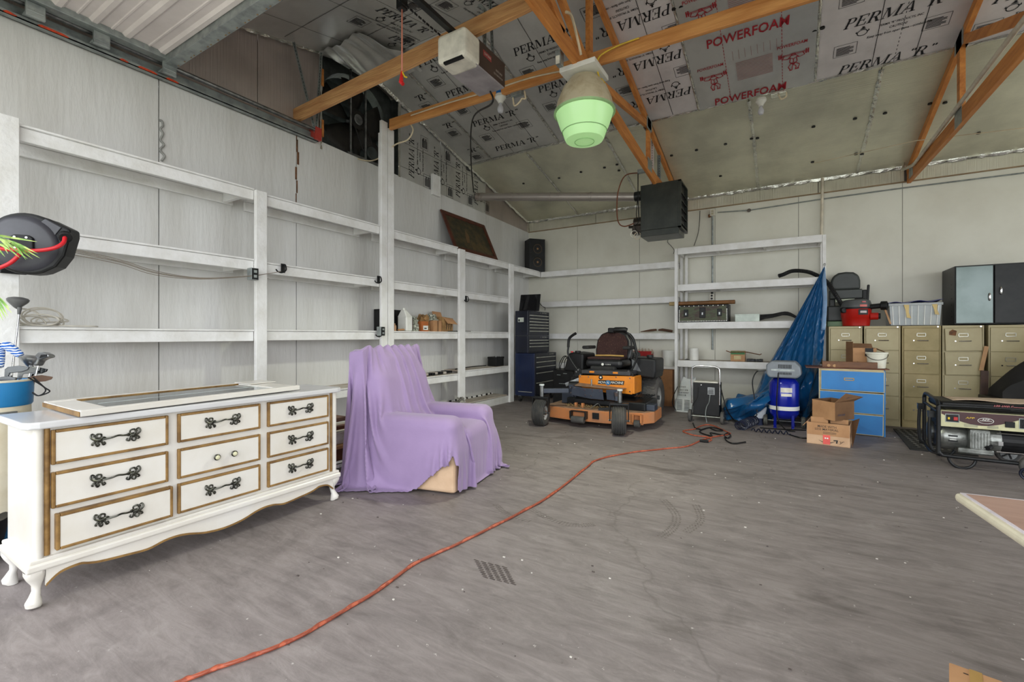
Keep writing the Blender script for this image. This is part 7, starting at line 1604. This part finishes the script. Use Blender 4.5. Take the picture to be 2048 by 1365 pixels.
m_foilgold = mat('gold_foil', (150, 128, 78), .3, .5)
for x, s in ((1.32, 1), (1.60, .8)): MB().add([(x, 7.862, z1 - .02), (x + .055, 7.862, z1 - .02), (x + .05, 7.858, z1 - .12 * s), (x + .075, 7.86, z1 - .2 * s), (x + .03, 7.857, z1 - .19 * s), (x + .02, 7.86, z1 - .1 * s)], [(0, 1, 2, 5), (2, 3, 4, 5)]).build('gold_wrap', m_foilgold, t, world=True, solid=.004)
MB().bar((1.13, 7.9, 1.56), (1.19, 7.9, 1.36), .02, .02).build('stick', m_tan, t, world=True)
# shop vacuum
vx, vy = .825, 8.0
t = thing('shop_vacuum', 'red and grey shop vacuum standing on the leftmost filing cabinets', 'vacuum', (vx, vy, 1.335)); Mv = Matrix.Translation((vx, vy, 1.335))
m_vr = mat('glossy_red', (184, 32, 22), .25, 0, (170, 26, 18), 4); m_vg = mat('vacuum_grey', (84, 86, 86), .4, 0, (72, 74, 74), 4)
MB().lathe([(.001, 0), (.155, .002), (.158, .02), (.168, .12), (.172, .125), (.178, .235), (.18, .24)], 36, Mv).build('drum', m_vr, t, world=True, smooth=True); MB().lathe([(.182, .238), (.186, .25), (.182, .262)], 36, Mv, cap=False).build('seam_band', m_dark, t, world=True, smooth=True)
MB().lathe([(.181, .255), (.178, .30), (.16, .355), (.12, .37), (.06, .378), (.001, .38)], 36, Mv).build('motor_head', m_vg, t, world=True, smooth=True); MB().box((vx - .02, vy - .06, 1.70), (vx + .1, vy + .05, 1.722)).build('carry_handle', m_dark, t, world=True, bevel=.008)
def curved(x, z, w_, h_, r, nm_, m): a0 = x / r; MB().grid(lambda u, v: (vx + r * math.sin(a0 + (u - .5) * w_ / r), vy - r * math.cos(a0 + (u - .5) * w_ / r), 1.335 + z + v * h_), 6, 1).build(nm_, m, t, world=True)
curved(.07, .265, .09, .03, .1825, 'red_label', mat('salmon_label', (206, 96, 86), .4)); curved(.07, .155, .12, .075, .180, 'black_label', m_dark); curved(.07, .18, .08, .03, .1815, 'label_print', mat('pale_print2', (206, 190, 190), .4)); curved(.075, .325, .05, .015, .176, 'red_mark', m_vr)
MB().cyl((vx + .15, vy - .08, 1.60), (vx + .27, vy - .1, 1.61), .035, 14).build('hose_port', m_dark, t, world=True); MB().cyl((vx + .26, vy - .1, 1.61), (vx + .33, vy - .12, 1.61), .06, 18).build('end_knob', m_dark, t, world=True, bevel=.01)
MB().cyl((vx + .15, vy - .06, 1.47), (vx + .24, vy - .07, 1.47), .05, 16).build('drain_port', m_vr, t, world=True, bevel=.006); MB().cyl((vx + .24, vy - .07, 1.47), (vx + .26, vy - .075, 1.47), .04, 16).build('drain_cap', m_dark, t, world=True); MB().cyl((vx - .165, vy - .1, 1.56), (vx - .14, vy - .14, 1.56), .04, 14).build('latch', m_dark, t, world=True, bevel=.006)
hs = spline([(vx - .15, vy - .02, 1.62), (vx - .24, vy + .0, 1.80), (vx - .34, vy + .1, 2.0), (vx - .48, vy + .16, 2.12), (vx - .60, vy + .14, 2.17), (vx - .76, vy + .08, 2.18), (vx - .88, vy + .04, 2.13), (vx - .94, vy + .02, 2.11)], 18)
MB().tube(hs, [.028 + .003 * (i % 2) for i in range(len(hs))], 10).build('ribbed_hose', m_dark, t, world=True); 
# black plastic seat behind
t = thing('plastic_bin', 'dark grey moulded plastic bin with rounded top behind the red vacuum', 'bin', (.72, 8.25, 1.335)); m_ps = mat('charcoal_plastic', (54, 58, 56), .45, 0, (44, 48, 46), 5)
MB().prism([(.54, 1.87), (.545, 2.0), (.575, 2.08), (.64, 2.125), (.73, 2.135), (.82, 2.125), (.88, 2.08), (.90, 2.0), (.90, 1.87)], 8.20, 8.34, axis='y').build('back_hood', m_ps, t, world=True, bevel=.03, seg=3)
b = MB(); b.box((.53, 8.18, 1.74), (.92, 8.34, 1.875)); b.box((.53, 8.2, 1.62), (.6, 8.34, 1.74)); b.box((.86, 8.2, 1.62), (.92, 8.34, 1.74)); b.build('upper_body', m_ps, t, world=True, bevel=.012); MB().box((.50, 8.16, 1.41), (.93, 8.34, 1.64)).build('lower_body', m_ps, t, world=True, bevel=.02)
MB().box((.60, 8.16, 1.69), (.87, 8.18, 1.735)).build('pale_strip', mat('pale_strip_mint', (196, 204, 180), .5), t, world=True, bevel=.003); MB().bar((.975, 8.2, 1.66), (.99, 8.2, 1.93), .03, .04).build('lever', m_dark, t, world=True, bevel=.01); MB().box((.92, 8.18, 1.62), (.97, 8.3, 1.86)).build('side_block', m_dark, t, world=True, bevel=.008)
tag(MB().box((.50, 8.1, 1.334), (.68, 8.38, 1.41)).build('green_tray', mat('pale_green_tray', (120, 150, 112), .5), bevel=.01), 'pale green tray under the dark grey plastic bin', 'tray')
# ================================================================ blue drawer chest
c0 = Vector((.335, 6.90)); hd = math.radians(-4)
t = thing('drawer_chest', 'blue fronted three drawer chest with pale edges beside the tarp', 'chest', (c0.x, c0.y, 0), hd); m_bl = mat('sky_blue_paint', (36, 126, 196), .45, 0, (32, 112, 180), 2.5); m_edge = mat('pale_ply_edge', (206, 190, 150), .6)
W_, D_, H_ = .655, .48, .79
MB().box((.0, .022, .0), (.016, D_, H_)).build('side_board', m_bl, t, bevel=.002); MB().box((W_ - .016, .022, .0), (W_, D_, H_)).build('side_board', m_bl, t, bevel=.002); MB().box((0, .022, H_ - .016), (W_, D_, H_)).build('top_board', m_edge, t, bevel=.002); MB().box((.016, D_ - .01, .0), (W_ - .016, D_, H_ - .016)).build('back_board', m_edge, t); MB().box((.002, .01, .0), (.018, .022, H_)).build('edge_strip', m_edge, t)
for k, (z0, z1, xo, ro) in enumerate(((.525, .775, .02, .004), (.265, .518, .005, .012), (.012, .257, .0, .008))):
    M = R3(0, ro, ro * 1.2, (xo, -.004, z0)); ww = W_ - .02 - xo * .5; d = MB().box((0, 0, 0), (ww, .022, z1 - z0), M).build('drawer', m_edge, t, bevel=.002); MB().box((.008, -.003, .008), (ww - .008, 0, z1 - z0 - .008), M).build('blue_face', m_bl, d, bevel=.001)
    b = MB(); hc = ww * .46; b.box((hc - .05, -.012, .13), (hc + .05, -.003, .137), M); b.box((hc - .05, -.012, .155), (hc + .05, -.003, .162), M); b.box((hc - .05, -.012, .13), (hc - .043, -.003, .162), M); b.box((hc + .043, -.012, .13), (hc + .05, -.003, .162), M); b.build('pull', mat('brass_pull', (206, 160, 60), .4, .2), d)
# junk on the chest
tag(MB().box((.20, 6.90, .793), (1.03, 7.3, .806)).build('thin_board', m_brn), 'thin dark board lying on the blue drawer chest', 'board')
t = thing('wood_plank', 'short knotty brown plank on its edge on the blue chest', 'plank', (.62, 6.9, .806)); MB().bar((.375, 6.93, .845), (.915, 6.87, .845), .03, .075).build('plank', mat('knotty_brown', (120, 76, 40), .5, 0, (86, 50, 26), 4, (1, 1, 3)), t, world=True, bevel=.004)
for x, z in ((.44, .83), (.50, .828)): MB().cyl((x, 6.905, z), (x, 6.90, z), .018, 12).build('knot', m_tan, t, world=True)
t = thing('cardboard_box', 'open cardboard box with a curved smile mark on the blue chest', 'box', (.72, 7.15, .806))
a = pY(1706, 737, 7.1); b_ = pY(1753, 697, 7.1); bz = b_.z
b = MB(); b.box((a.x, 7.10, .807), (b_.x, 7.104, bz)); b.box((a.x, 7.40, .807), (b_.x, 7.404, bz)); b.box((a.x, 7.104, .807), (a.x + .004, 7.4, bz)); b.box((b_.x - .004, 7.104, .807), (b_.x, 7.4, bz)); b.box((a.x, 7.1, .807), (b_.x, 7.4, .811)); b.build('box', m_card, t, world=True)
MB().add([(a.x, 7.1, .82), (a.x, 7.1, bz + .08), (a.x - .06, 7.22, bz + .08), (a.x - .06, 7.22, .82)], [(0, 1, 2, 3)]).build('flap', m_carddk, t, world=True, solid=.004); MB().add([(a.x, 7.4, bz), (b_.x, 7.4, bz), (b_.x - .01, 7.42, bz + .05), (a.x, 7.44, bz + .055)], [(0, 1, 2, 3)]).build('flap', m_carddk, t, world=True, solid=.004)
MB().add([(b_.x, 7.1, bz), (b_.x, 7.38, bz), (b_.x + .10, 7.32, bz - .05), (b_.x + .12, 7.12, bz - .06)], [(0, 1, 2, 3)]).build('flap', m_carddk, t, world=True, solid=.004)
MB().box((a.x + .12, 7.096, bz - .10), (a.x + .20, 7.1, bz)).build('tape_label', m_dark, t, world=True); MB().box((a.x + .145, 7.094, bz - .09), (a.x + .175, 7.096, bz - .075)).build('label_print', m_white, t, world=True)
def smile(parent, M, w_, h_, m, arrow=True):
    b = MB(); n = 14; vs = []
    for i in range(n + 1): u = i / n; x = u * w_; y = -h_ * math.sin(PI * u); k = .012 * math.sin(PI * min(1, u * 1.1)) + .002; vs += [(x, y, 0), (x, y - k, 0)]
    b.add(vs, [(2 * i, 2 * i + 1, 2 * i + 3, 2 * i + 2) for i in range(n)], M)
    if arrow: b.add([(w_ - .03, .02, 0), (w_ + .03, .022, 0), (w_ + .022, -.035, 0), (w_ + .008, -.03, 0), (w_ + .012, .008, 0), (w_ - .03, .01, 0)], [(0, 1, 2, 3, 4, 5)], M)
    b.build('smile_mark', m, parent, world=True)
smile(t, frame((a.x + .04, 7.097, .88), (1, 0, 0), (0, 0, 1)), .2, .03, m_black_print, False)
bx_, by_ = .93, 7.05
t = thing('plastic_bucket', 'white plastic bucket with wire handle on the corner of the blue chest', 'bucket', (bx_, by_, .806)); Mb = Matrix.Translation((bx_, by_, .807))
MB().lathe([(.001, 0), (.085, 0), (.102, .17), (.112, .172), (.112, .192), (.104, .194), (.10, .19)], 28, Mb, cap=False).build('bucket', mat('cream_plastic', (222, 220, 204), .5, 0, (196, 172, 128), 4, mixc=(.6, .8)), t, world=True, smooth=True); MB().lathe([(.104, .192), (.001, .192)], 24, Mb).build('lid', m_white, t, world=True)
MB().tube([Mb @ Vector((.108 * math.cos(a_), -.108 * abs(math.sin(a_)) - .004, .17 - .07 * abs(math.sin(a_)))) for a_ in [PI - i * PI / 14 for i in range(15)]], .003, 6).build('wire_handle', m_dark, t, world=True)
# ================================================================ cartons on the floor
hd = math.radians(-8)
t = thing('cardboard_box', 'open carton on the floor with printed front, red sticker and curved arrow mark', 'box', (.185, 6.07, 0), hd)
w_, d_, h_ = .39, .34, .24
b = MB(); b.box((0, 0, 0), (w_, .005, h_)); b.box((0, d_ - .005, 0), (w_, d_, h_)); b.box((0, .005, 0), (.005, d_ - .005, h_)); b.box((w_ - .005, .005, 0), (w_, d_ - .005, h_)); b.box((0, 0, 0), (w_, d_, .005)); b.build('box', m_cardlt, t)
MB().box((.003, -.003, .105), (w_ - .004, 0, h_ - .0)).build('front_band', m_card, t)
MB().add([(0, 0, h_), (0, d_, h_), (-.03, d_, h_ - .06), (-.04, 0, h_ - .05)], [(0, 1, 2, 3)]).build('flap', m_card, t, solid=.004); MB().add([(w_, 0, h_ - .02), (w_, d_, h_), (w_ + .07, d_ - .02, h_ + .04), (w_ + .02, 0, .02)], [(0, 1, 2, 3)]).build('flap', m_carddk, t, solid=.004)
MB().box((.03, .08, h_ - .01), (.19, .084, h_ + .05)).build('flap', m_card, t); MB().box((.21, .10, h_ - .01), (.37, .104, h_ + .04)).build('flap', m_card, t)
b = MB(); write(b, 'MADE WITH', frame((.10, -.004, .192), (1, 0, 0), (0, 0, 1)), .034, .004, 0, .17); write(b, 'LESS MATERIAL', frame((.075, -.004, .160), (1, 0, 0), (0, 0, 1)), .034, .004, 0, .215)
for k in range(3): b.box((.15, -.0035, .125 + k * .009), (.27, -.003, .128 + k * .009))
for k in range(3): b.tube([(.30 + k * .014, -.004, .03 + k * .014), (.312 + k * .014, -.004, .04 + k * .01), (.302 + k * .014, -.004, .06)], .002, 4)
b.build('print', m_black_print, t); MB().box((.15, -.005, .012), (.215, -.0035, .112)).build('red_sticker', mat('coral_sticker', (240, 96, 88), .5), t)
b = MB(); b.cyl((.172, -.006, .078), (.172, -.0052, .078), .008, 10); b.cyl((.192, -.006, .078), (.192, -.0052, .078), .008, 10); b.build('sticker_marks', m_white, t)
o = MB(); n = 12; vs = []
for i in range(n + 1): u = i / n; x = .11 + u * .15; y = .052 - .022 * math.sin(PI * u); k = .007 * math.sin(PI * u) + .002; vs += [(x, -.003, y), (x, -.003, y - k)]
o.add(vs, [(2 * i, 2 * i + 1, 2 * i + 3, 2 * i + 2) for i in range(n)]); o.add([(.245, -.003, .066), (.285, -.003, .068), (.278, -.003, .03), (.266, -.003, .034), (.270, -.003, .056), (.245, -.003, .056)], [(0, 1, 2, 3, 4, 5)]); o.build('arrow_mark', m_black_print, t)
hd = math.radians(38)
b0 = Vector((.335, 6.02, .295))
t = thing('cardboard_box', 'smaller brown carton tilted on the carton with the red sticker, one flap raised', 'box', b0)
p0 = pY(1625, 838, 6.25); p1 = pY(1670, 846, 6.02); p2 = pY(1708, 850, 6.28)
p0.z = p1.z = p2.z = .275; u_ = (p1 - p0); v_ = (p2 - p1); h_ = .20
def bq(a, b__, z): q = p0 + u_ * a + v_ * b__; return (q.x, q.y, p0.z + z)
def wall4(a0, a1, b0_, b1, n_, m): b = MB(); vs = [bq(a0, b0_, 0), bq(a1, b1, 0), bq(a1, b1, h_), bq(a0, b0_, h_)]; b.add(vs, [(0, 1, 2, 3)]); b.build(n_, m, t, world=True, solid=.005)
wall4(0, 1, 0, 0, 'side', m_card); wall4(1, 1, 0, 1, 'side', m_carddk); wall4(1, 0, 1, 1, 'side', m_carddk); wall4(0, 0, 1, 0, 'side', m_carddk)
MB().add([bq(0, 0, .002), bq(1, 0, .002), bq(1, 1, .002), bq(0, 1, .002)], [(0, 1, 2, 3)]).build('bottom', m_carddk, t, world=True, solid=.004)
MB().add([bq(1, .0, h_), bq(1, 1, h_), (bq(1, 1, h_)[0] + .08, bq(1, 1, h_)[1], p0.z + h_ + .05), (bq(1, 0, h_)[0] + .10, bq(1, 0, h_)[1] + .06, p0.z + h_ + .10)], [(0, 1, 2, 3)]).build('flap', m_carddk, t, world=True, solid=.004)
MB().add([bq(0, 0, h_), bq(1, 0, h_), bq(.98, -.0, h_ * .42), bq(.02, -.0, h_ * .42)], [(0, 1, 2, 3)]).build('folded_flap', m_card, t, world=True, solid=.008)
b = MB(); Mw = frame(Vector(bq(1, .12, .05)) + Vector((.004, -.004, 0)), v_, (0, 0, 1)); scribble(b, Mw @ Matrix.Translation((0, .0, .004)), .12, .022, 6); Mf = frame(Vector(bq(1, .35, h_)) + Vector((.03, .0, .035)), v_, (.10, .03, .075)); write(b, 'GLASS', Mf @ Matrix.Translation((.0, .0, .006)), .05, .003, 0, .12); b.build('blue_print', mat('blue_print', (60, 84, 120), .6), t, world=True)
# ================================================================ floor mat
t = thing('rubber_mat', 'black perforated rubber mat on the floor behind the generator', 'mat', (1.3, 7.0, 0)); mq = [Vector((1.16, 7.52, 0)), Vector((1.55, 7.6, 0)), Vector((1.62, 6.25, 0)), Vector((1.10, 6.25, 0))]
MB().prism([(p.x, p.y) for p in mq], .002, .012).build('mat', m_rubber, t, world=True); b = MB()
for i in range(7):
    for j in range(12): b.cyl((1.2 + i * .06, 6.4 + j * .095, .012), (1.2 + i * .06, 6.4 + j * .095, .0135), .016, 8)
b.build('knobs', m_steel, t, world=True)
# ================================================================ generator
gx, gy = 1.185, 5.60
t = thing('generator', 'black framed portable generator with maroon and cream control panel', 'generator', (gx + .35, gy + .25, 0)); L_, Dp, Hg = .75, .50, .60
def tb(pts, n_='frame_tube', r=.0165, m=m_blackmetal): MB().tube(spline(pts, 4), r, 10).build(n_, m, t, world=True, smooth=True)
for y, zt in ((gy, .60), (gy + Dp, .625)):
    tb([(gx, y, .13), (gx, y, .3), (gx, y, zt - .05), (gx + .03, y, zt), (gx + .1, y, zt), (gx + .1, y + .001, zt)] if False else [(gx, y, .12), (gx - .0, y, .35), (gx, y, zt - .04)])
tb([(gx, gy, .56), (gx + .0, gy + .06, .60), (gx, gy + .25, .615), (gx, gy + Dp - .06, .625), (gx, gy + Dp, .585)]); tb([(gx, gy, .50), (gx + .0, gy + .25, .515), (gx, gy + Dp, .53)], r=.012)
tb([(gx, gy, .14), (gx + .02, gy, .115), (gx + .1, gy, .105), (gx + L_, gy, .10)]); tb([(gx, gy + Dp, .14), (gx + .02, gy + Dp, .115), (gx + L_, gy + Dp, .10)]); tb([(gx, gy, .13), (gx, gy + .25, .09), (gx, gy + Dp, .13)]); tb([(gx + L_, gy, .1), (gx + L_, gy, .58)]); tb([(gx + L_, gy + Dp, .1), (gx + L_, gy + Dp, .6)]); tb([(gx, gy, .56), (gx + .3, gy, .565), (gx + L_, gy, .565)], r=.012)
# folded carrying handles on the left end
for y in (gy + .07, gy + Dp - .04): tb([(gx - .045, y, .46), (gx - .05, y, .3), (gx - .04, y, .16), (gx - .01, y, .125)], 'handle_arm', .014)
MB().box((gx - .06, gy + .05, .44), (gx - .01, gy + .09, .5)).build('hinge', m_blackmetal, t, world=True); MB().box((gx - .06, gy + Dp - .06, .46), (gx - .01, gy + Dp - .02, .52)).build('hinge', m_blackmetal, t, world=True)
for x in (gx + .16, ): MB().tube([(x + .09 * math.cos(a), gy + .01, .095 + .09 * math.sin(a)) for a in [PI + i * PI / 12 for i in range(13)]], .012, 8).build('foot_loop', m_blackmetal, t, world=True, smooth=True)
MB().tube([(gx + .14 + .09 * math.cos(a), gy + Dp, .095 + .09 * math.sin(a)) for a in [PI + i * PI / 12 for i in range(13)]], .012, 8).build('foot_loop', m_blackmetal, t, world=True, smooth=True)
for y in (gy - .04, gy + Dp + .0):
    o = MB().cyl((gx + .60, y, .09), (gx + .60, y + .05, .09), .09, 26).build('wheel', m_tyre, t, world=True, bevel=.012); MB().cyl((gx + .60, y - .003, .09), (gx + .6, y + .053, .09), .06, 20).build('wheel_disc', m_steel, o, world=True)
    for k in range(5): MB().bar((gx + .6, y - .006, .09), (gx + .6 + .055 * math.cos(k * 1.257), y - .006, .09 + .055 * math.sin(k * 1.257)), .006, .012).build('spoke', m_dark, o, world=True)
MB().box((gx + .02, gy + .02, .525), (gx + L_ - .03, gy + Dp - .02, .60)).build('fuel_tank', m_dark, t, world=True, bevel=.03, seg=3)
b = MB(); write(b, 'APP 6000 Generator', frame((gx + .36, gy + .012, .565), (1, 0, 0), (0, 0, 1)), .04, .002, .25, .22); b.build('tank_lettering', mat('pink_letter', (206, 110, 110), .5), t, world=True); MB().prism([(gx + .35, .56), (gx + .40, .552), (gx + .45, .56), (gx + .40, .557)], gy + .010, gy + .012, axis='y').build('yellow_mark', MC['yellow_plastic'], t, world=True); MB().box((gx + .47, gy + .010, .552), (gx + .57, gy + .012, .556)).build('white_line', m_white, t, world=True)
pz0, pz1 = .372, .517; yp = gy - .002; MB().box((gx + .015, yp, pz0), (gx + L_ - .02, gy + .1, pz1)).build('control_panel', mat('panel_cream', (206, 202, 160), .45), t, world=True, bevel=.004)
nn = 24; vs = []
for i in range(nn + 1): u = i / nn; x = gx + .02 + u * (L_ - .045); z = pz1 - .03 - .085 * math.sin(PI * min(1, u * 1.35)) ** 1 if u < .74 else pz1 - .03 - .02 * (u - .74); vs += [(x, yp - .001, pz1 - .004), (x, yp - .001, z)]
MB().add(vs, [(2 * i, 2 * i + 1, 2 * i + 3, 2 * i + 2) for i in range(nn)]).build('maroon_field', mat('maroon', (66, 32, 34), .45), t, world=True)
def pp(x, z, w_, h_, n_, m, dy=.004): return MB().box((gx + x, yp - dy, z), (gx + x + w_, yp - .001, z + h_)).build(n_, m, t, world=True, bevel=.002)
pp(.045, .415, .095, .075, 'switch_frame', m_conduit); pp(.05, .42, .085, .065, 'switch_plate', m_dark, .006); pp(.10, .435, .028, .03, 'red_switch', m_redp, .012); pp(.062, .44, .014, .02, 'yellow_switch', MC['yellow_plastic'], .009)
MB().lathe([(.001, 0), (.052, 0), (.052, .001)], 24, frame((gx + .31, yp - .003, .448), (1, 0, 0), (0, 0, 1)) @ Matrix.Diagonal((1, .5, 1, 1))).build('oval_badge', m_white, t, world=True); MB().lathe([(.001, 0), (.048, 0), (.048, .001)], 24, frame((gx + .31, yp - .0045, .448), (1, 0, 0), (0, 0, 1)) @ Matrix.Diagonal((1, .48, 1, 1))).build('oval_badge_field', MC['maroon'], t, world=True)
b = MB(); write(b, 'APP', frame((gx + .285, yp - .006, .452), (1, 0, 0), (0, 0, 1)), .02, .001, .1, .05); b.box((gx + .27, yp - .006, .446), (gx + .35, yp - .0055, .449)); b.build('badge_print', m_white, t, world=True)
b = MB(); write(b, 'APP', frame((gx + .18, yp - .004, .458), (1, 0, 0), (0, 0, 1)), .022, .001, .2, .06); b.build('panel_print', MC['yellow_plastic'], t, world=True)
pp(.43, .405, .06, .05, 'breaker', m_dark, .01); b = MB()
for k in range(4): b.box((gx + .17, yp - .003, .386 + k * .007), (gx + .26, yp - .002, .388 + k * .007)); b.box((gx + .32, yp - .003, .386 + k * .006), (gx + .39, yp - .002, .388 + k * .006))
b.build('fine_print', m_grey_print, t, world=True)
for x in (.515, .61):
    pp(x, .40, .075, .09, 'outlet_frame', m_conduit); pp(x + .005, .405, .065, .08, 'outlet_plate', m_dark, .007)
    for dz in (.425, .465): MB().cyl((gx + x + .037, yp - .013, dz), (gx + x + .037, yp - .006, dz), .016, 14).build('socket', m_blackmetal, t, world=True)
# engine and alternator
m_cast = mat('cast_aluminium', (150, 152, 148), .35, .8, (110, 112, 108), 9, bump=.15); ym = gy + .20
MB().tube([(gx + .03, ym, .255), (gx + .06, ym, .255), (gx + .20, ym, .255), (gx + .23, ym, .255)], [.10, .12, .12, .10], 26).build('recoil_housing', m_cast, t, world=True, smooth=True); MB().cyl((gx + .015, ym, .255), (gx + .035, ym, .255), .095, 24).build('recoil_grille', m_dark, t, world=True)
MB().box((gx + .22, gy + .05, .15), (gx + .36, gy + .35, .36)).build('crankcase', m_cast, t, world=True, bevel=.02); MB().box((gx + .14, gy + .04, .13), (gx + .38, gy + .3, .185)).build('sump', m_cast, t, world=True, bevel=.015)
for k in range(6): MB().box((gx + .235 + k * .02, gy + .04, .19), (gx + .243 + k * .02, gy + .05, .33)).build('rib', m_cast, t, world=True)
MB().cyl((gx + .36, ym, .26), (gx + .44, ym, .26), .125, 26).build('bell_housing', m_cast, t, world=True, bevel=.01); MB().cyl((gx + .44, ym, .26), (gx + .60, ym, .26), .115, 26).build('stator', m_dark, t, world=True); MB().cyl((gx + .60, ym, .26), (gx + .72, ym, .26), .12, 26).build('end_cover', m_cast, t, world=True, bevel=.01)
for z in (.17, .335): MB().cyl((gx + .4, gy + .08, z), (gx + .64, gy + .08, z), .006, 8).build('stud', m_chrome, t, world=True)
for k in range(6): MB().box((gx + .63, gy + .08, .19 + k * .022), (gx + .7, gy + .09, .198 + k * .022)).build('cooling_slot', m_dark, t, world=True)
MB().box((gx + .085, gy + .082, .225), (gx + .15, gy + .086, .285)).build('engine_label', m_dark, t, world=True)
for z in (.24, .26): MB().box((gx + .095, gy + .079, z), (gx + .14, gy + .082, z + .006)).build('label_line', m_white, t, world=True)
MB().box((gx + .40, gy + .03, .235), (gx + .43, gy + .05, .27)).build('bracket', m_chrome, t, world=True); MB().cyl((gx + .33, gy + .03, .2), (gx + .36, gy + .07, .215), .02, 12).build('drain_plug', m_dark, t, world=True); MB().box((gx + .02, gy + .12, .30), (gx + .12, gy + .4, .50)).build('air_cleaner', m_dark, t, world=True, bevel=.02); MB().cyl((gx + .0, gy + .33, .27), (gx + .06, gy + .33, .27), .10, 22).build('muffler_shield', m_steel, t, world=True)
# newspaper sheet on the tank
t = thing('paper_sheets', 'thin papers lying on the generator tank', 'paper', (gx + .4, gy + .3, .605))
MB().grid(lambda u, v: (gx + .12 + u * .7, gy + .1 + v * .33 + u * .02, .604 + .010 * math.sin(u * 8) * (1 - v) + .012 * u), 16, 6).build('sheet', mat('newsprint', (206, 184, 160), .8, 0, (190, 166, 142), 20), t, world=True, smooth=True, solid=.002)
# black cloth
def cl(u, v):
    x = 1.97 + u * .8; y = 6.95 + v * .45; z = .52 + .95 * (u ** .75) * math.sin(PI * (.12 + .76 * v)) ** .5 + .02 * math.sin(u * 17 + v * 8)
    return (x, y, z * (1 if .02 < v < .98 and u > .02 else .55))
tag(MB().grid(cl, 30, 16).build('black_cover', mat('black_cloth', (26, 25, 24), .9, 0, (38, 36, 34), 4), smooth=True, solid=.006), 'black cloth cover slumped in front of the rightmost filing cabinet', 'cover')
bs = struct('covered_crate'); del bs['kind']; tag(bs, 'dark crate under the black cloth cover', 'crate'); bs.location = (2.2, 7.15, 0); MB().box((1.9, 6.98, 0), (2.6, 7.36, .52)).build('crate_body', m_dark, bs, world=True, bevel=.01)
# small blue wheel at the right edge
c = pZ(2050, 962); t = thing('blue_castor', 'dark blue plastic wheel at the right edge of the photo beside the generator', 'wheel', (c.x, c.y, 0))
Mw = frame((c.x + .02, c.y, .055), (.9, -.4, 0), (0, 0, 1)); MB().tube([Mw @ Vector((.045 * math.cos(a), .045 * math.sin(a), 0)) for a in [i * PI / 10 for i in range(20)]], .011, 8, closed=True).build('rim', m_navyd, t, world=True, smooth=True); MB().cyl(Mw @ Vector((0, 0, -.012)), Mw @ Vector((0, 0, .012)), .014, 12).build('hub', m_navyd, t, world=True)
for k in range(3): MB().bar(Mw @ Vector((0, 0, 0)), Mw @ Vector((.045 * math.cos(k * 2.09), .045 * math.sin(k * 2.09), 0)), .01, .01).build('spoke', m_navyd, t, world=True)
# ================================================================ table and cardboard in the near right
z = .72; c1_ = pZ(1907, 984, z); c2_ = pZ(2048, 1077, z); c3_ = pZ(2048, 1000, z); e1 = (c2_ - c1_).normalized(); e2 = (c3_ - c1_).normalized()
t = thing('table', 'pinkish brown table top with pale rounded edge at the right of the photo', 'table', (c1_.x + .6, c1_.y - .5, 0)); q = [c1_, c1_ + e1 * 1.0, c1_ + e1 * 1.0 + e2 * 1.6, c1_ + e2 * 1.6]
MB().prism([(p.x, p.y) for p in q], z - .028, z).build('edge_band', mat('pale_wood_edge', (198, 190, 168), .5), t, world=True, bevel=.012, seg=3)
cc = sum((Vector(p) for p in q), Vector()) / 4
MB().prism([((p.x - cc.x) * .985 + cc.x, (p.y - cc.y) * .98 + cc.y) for p in q], z, z + .002).build('white_line', mat('pale_violet_line', (206, 198, 204), .4), t, world=True); MB().prism([((p.x - cc.x) * .972 + cc.x, (p.y - cc.y) * .955 + cc.y) for p in q], z + .002, z + .003).build('top', mat('rosy_laminate', (166, 134, 120), .4, 0, (150, 118, 104), 3, (1, 5, 1)), t, world=True)
for a, b_ in ((.2, .75), (.8, .75), (.2, 1.45), (.8, 1.45)): p = c1_ + e1 * a + e2 * b_; MB().cyl((p.x, p.y, 0), (p.x, p.y, z - .028), .02, 10).build('leg', m_blackmetal, t, world=True)
z = .28; k1 = pZ(1898, 1325, z); k2_ = pZ(2010, 1365, z); u_ = (k2_ - k1).normalized(); v_ = Vector((u_.y, -u_.x, 0)); v_ = v_ if v_.y < 0 else -v_
t = thing('cardboard_box', 'corner of a brown cardboard box at the bottom right of the photo', 'box', (k1.x + .2, k1.y - .15, 0)); q = [k1, k1 + u_ * .42, k1 + u_ * .42 + v_ * .32, k1 + v_ * .32]
MB().prism([(p.x, p.y) for p in q], 0, z).build('box', m_card, t, world=True, bevel=.003)
def onb(a, b__): p = k1 + u_ * a + v_ * b__; return (p.x, p.y, z + .001)
MB().add([onb(.04, .0), onb(.065, 0), onb(.065, .32), onb(.04, .32)], [(0, 1, 2, 3)]).build('tape', mat('ochre_tape', (176, 140, 80), .4), t, world=True, solid=.001); MB().add([onb(.028, .03), onb(.038, .03), onb(.038, .034), onb(.028, .034)], [(0, 1, 2, 3)]).build('print', m_black_print, t, world=True)
GR = {'golf club': 'golf clubs standing in the bag', 'tool chest': 'stacked navy tool chests', 'hook': 'black hooks on the left shelving', 'truss': 'pine roof trusses', 'beam': 'pine beams under the roof', 'club cover': 'knitted club covers'}
for o in S.objects:
    if o.parent is None and o.get('category') in GR: o['group'] = GR[o['category']]
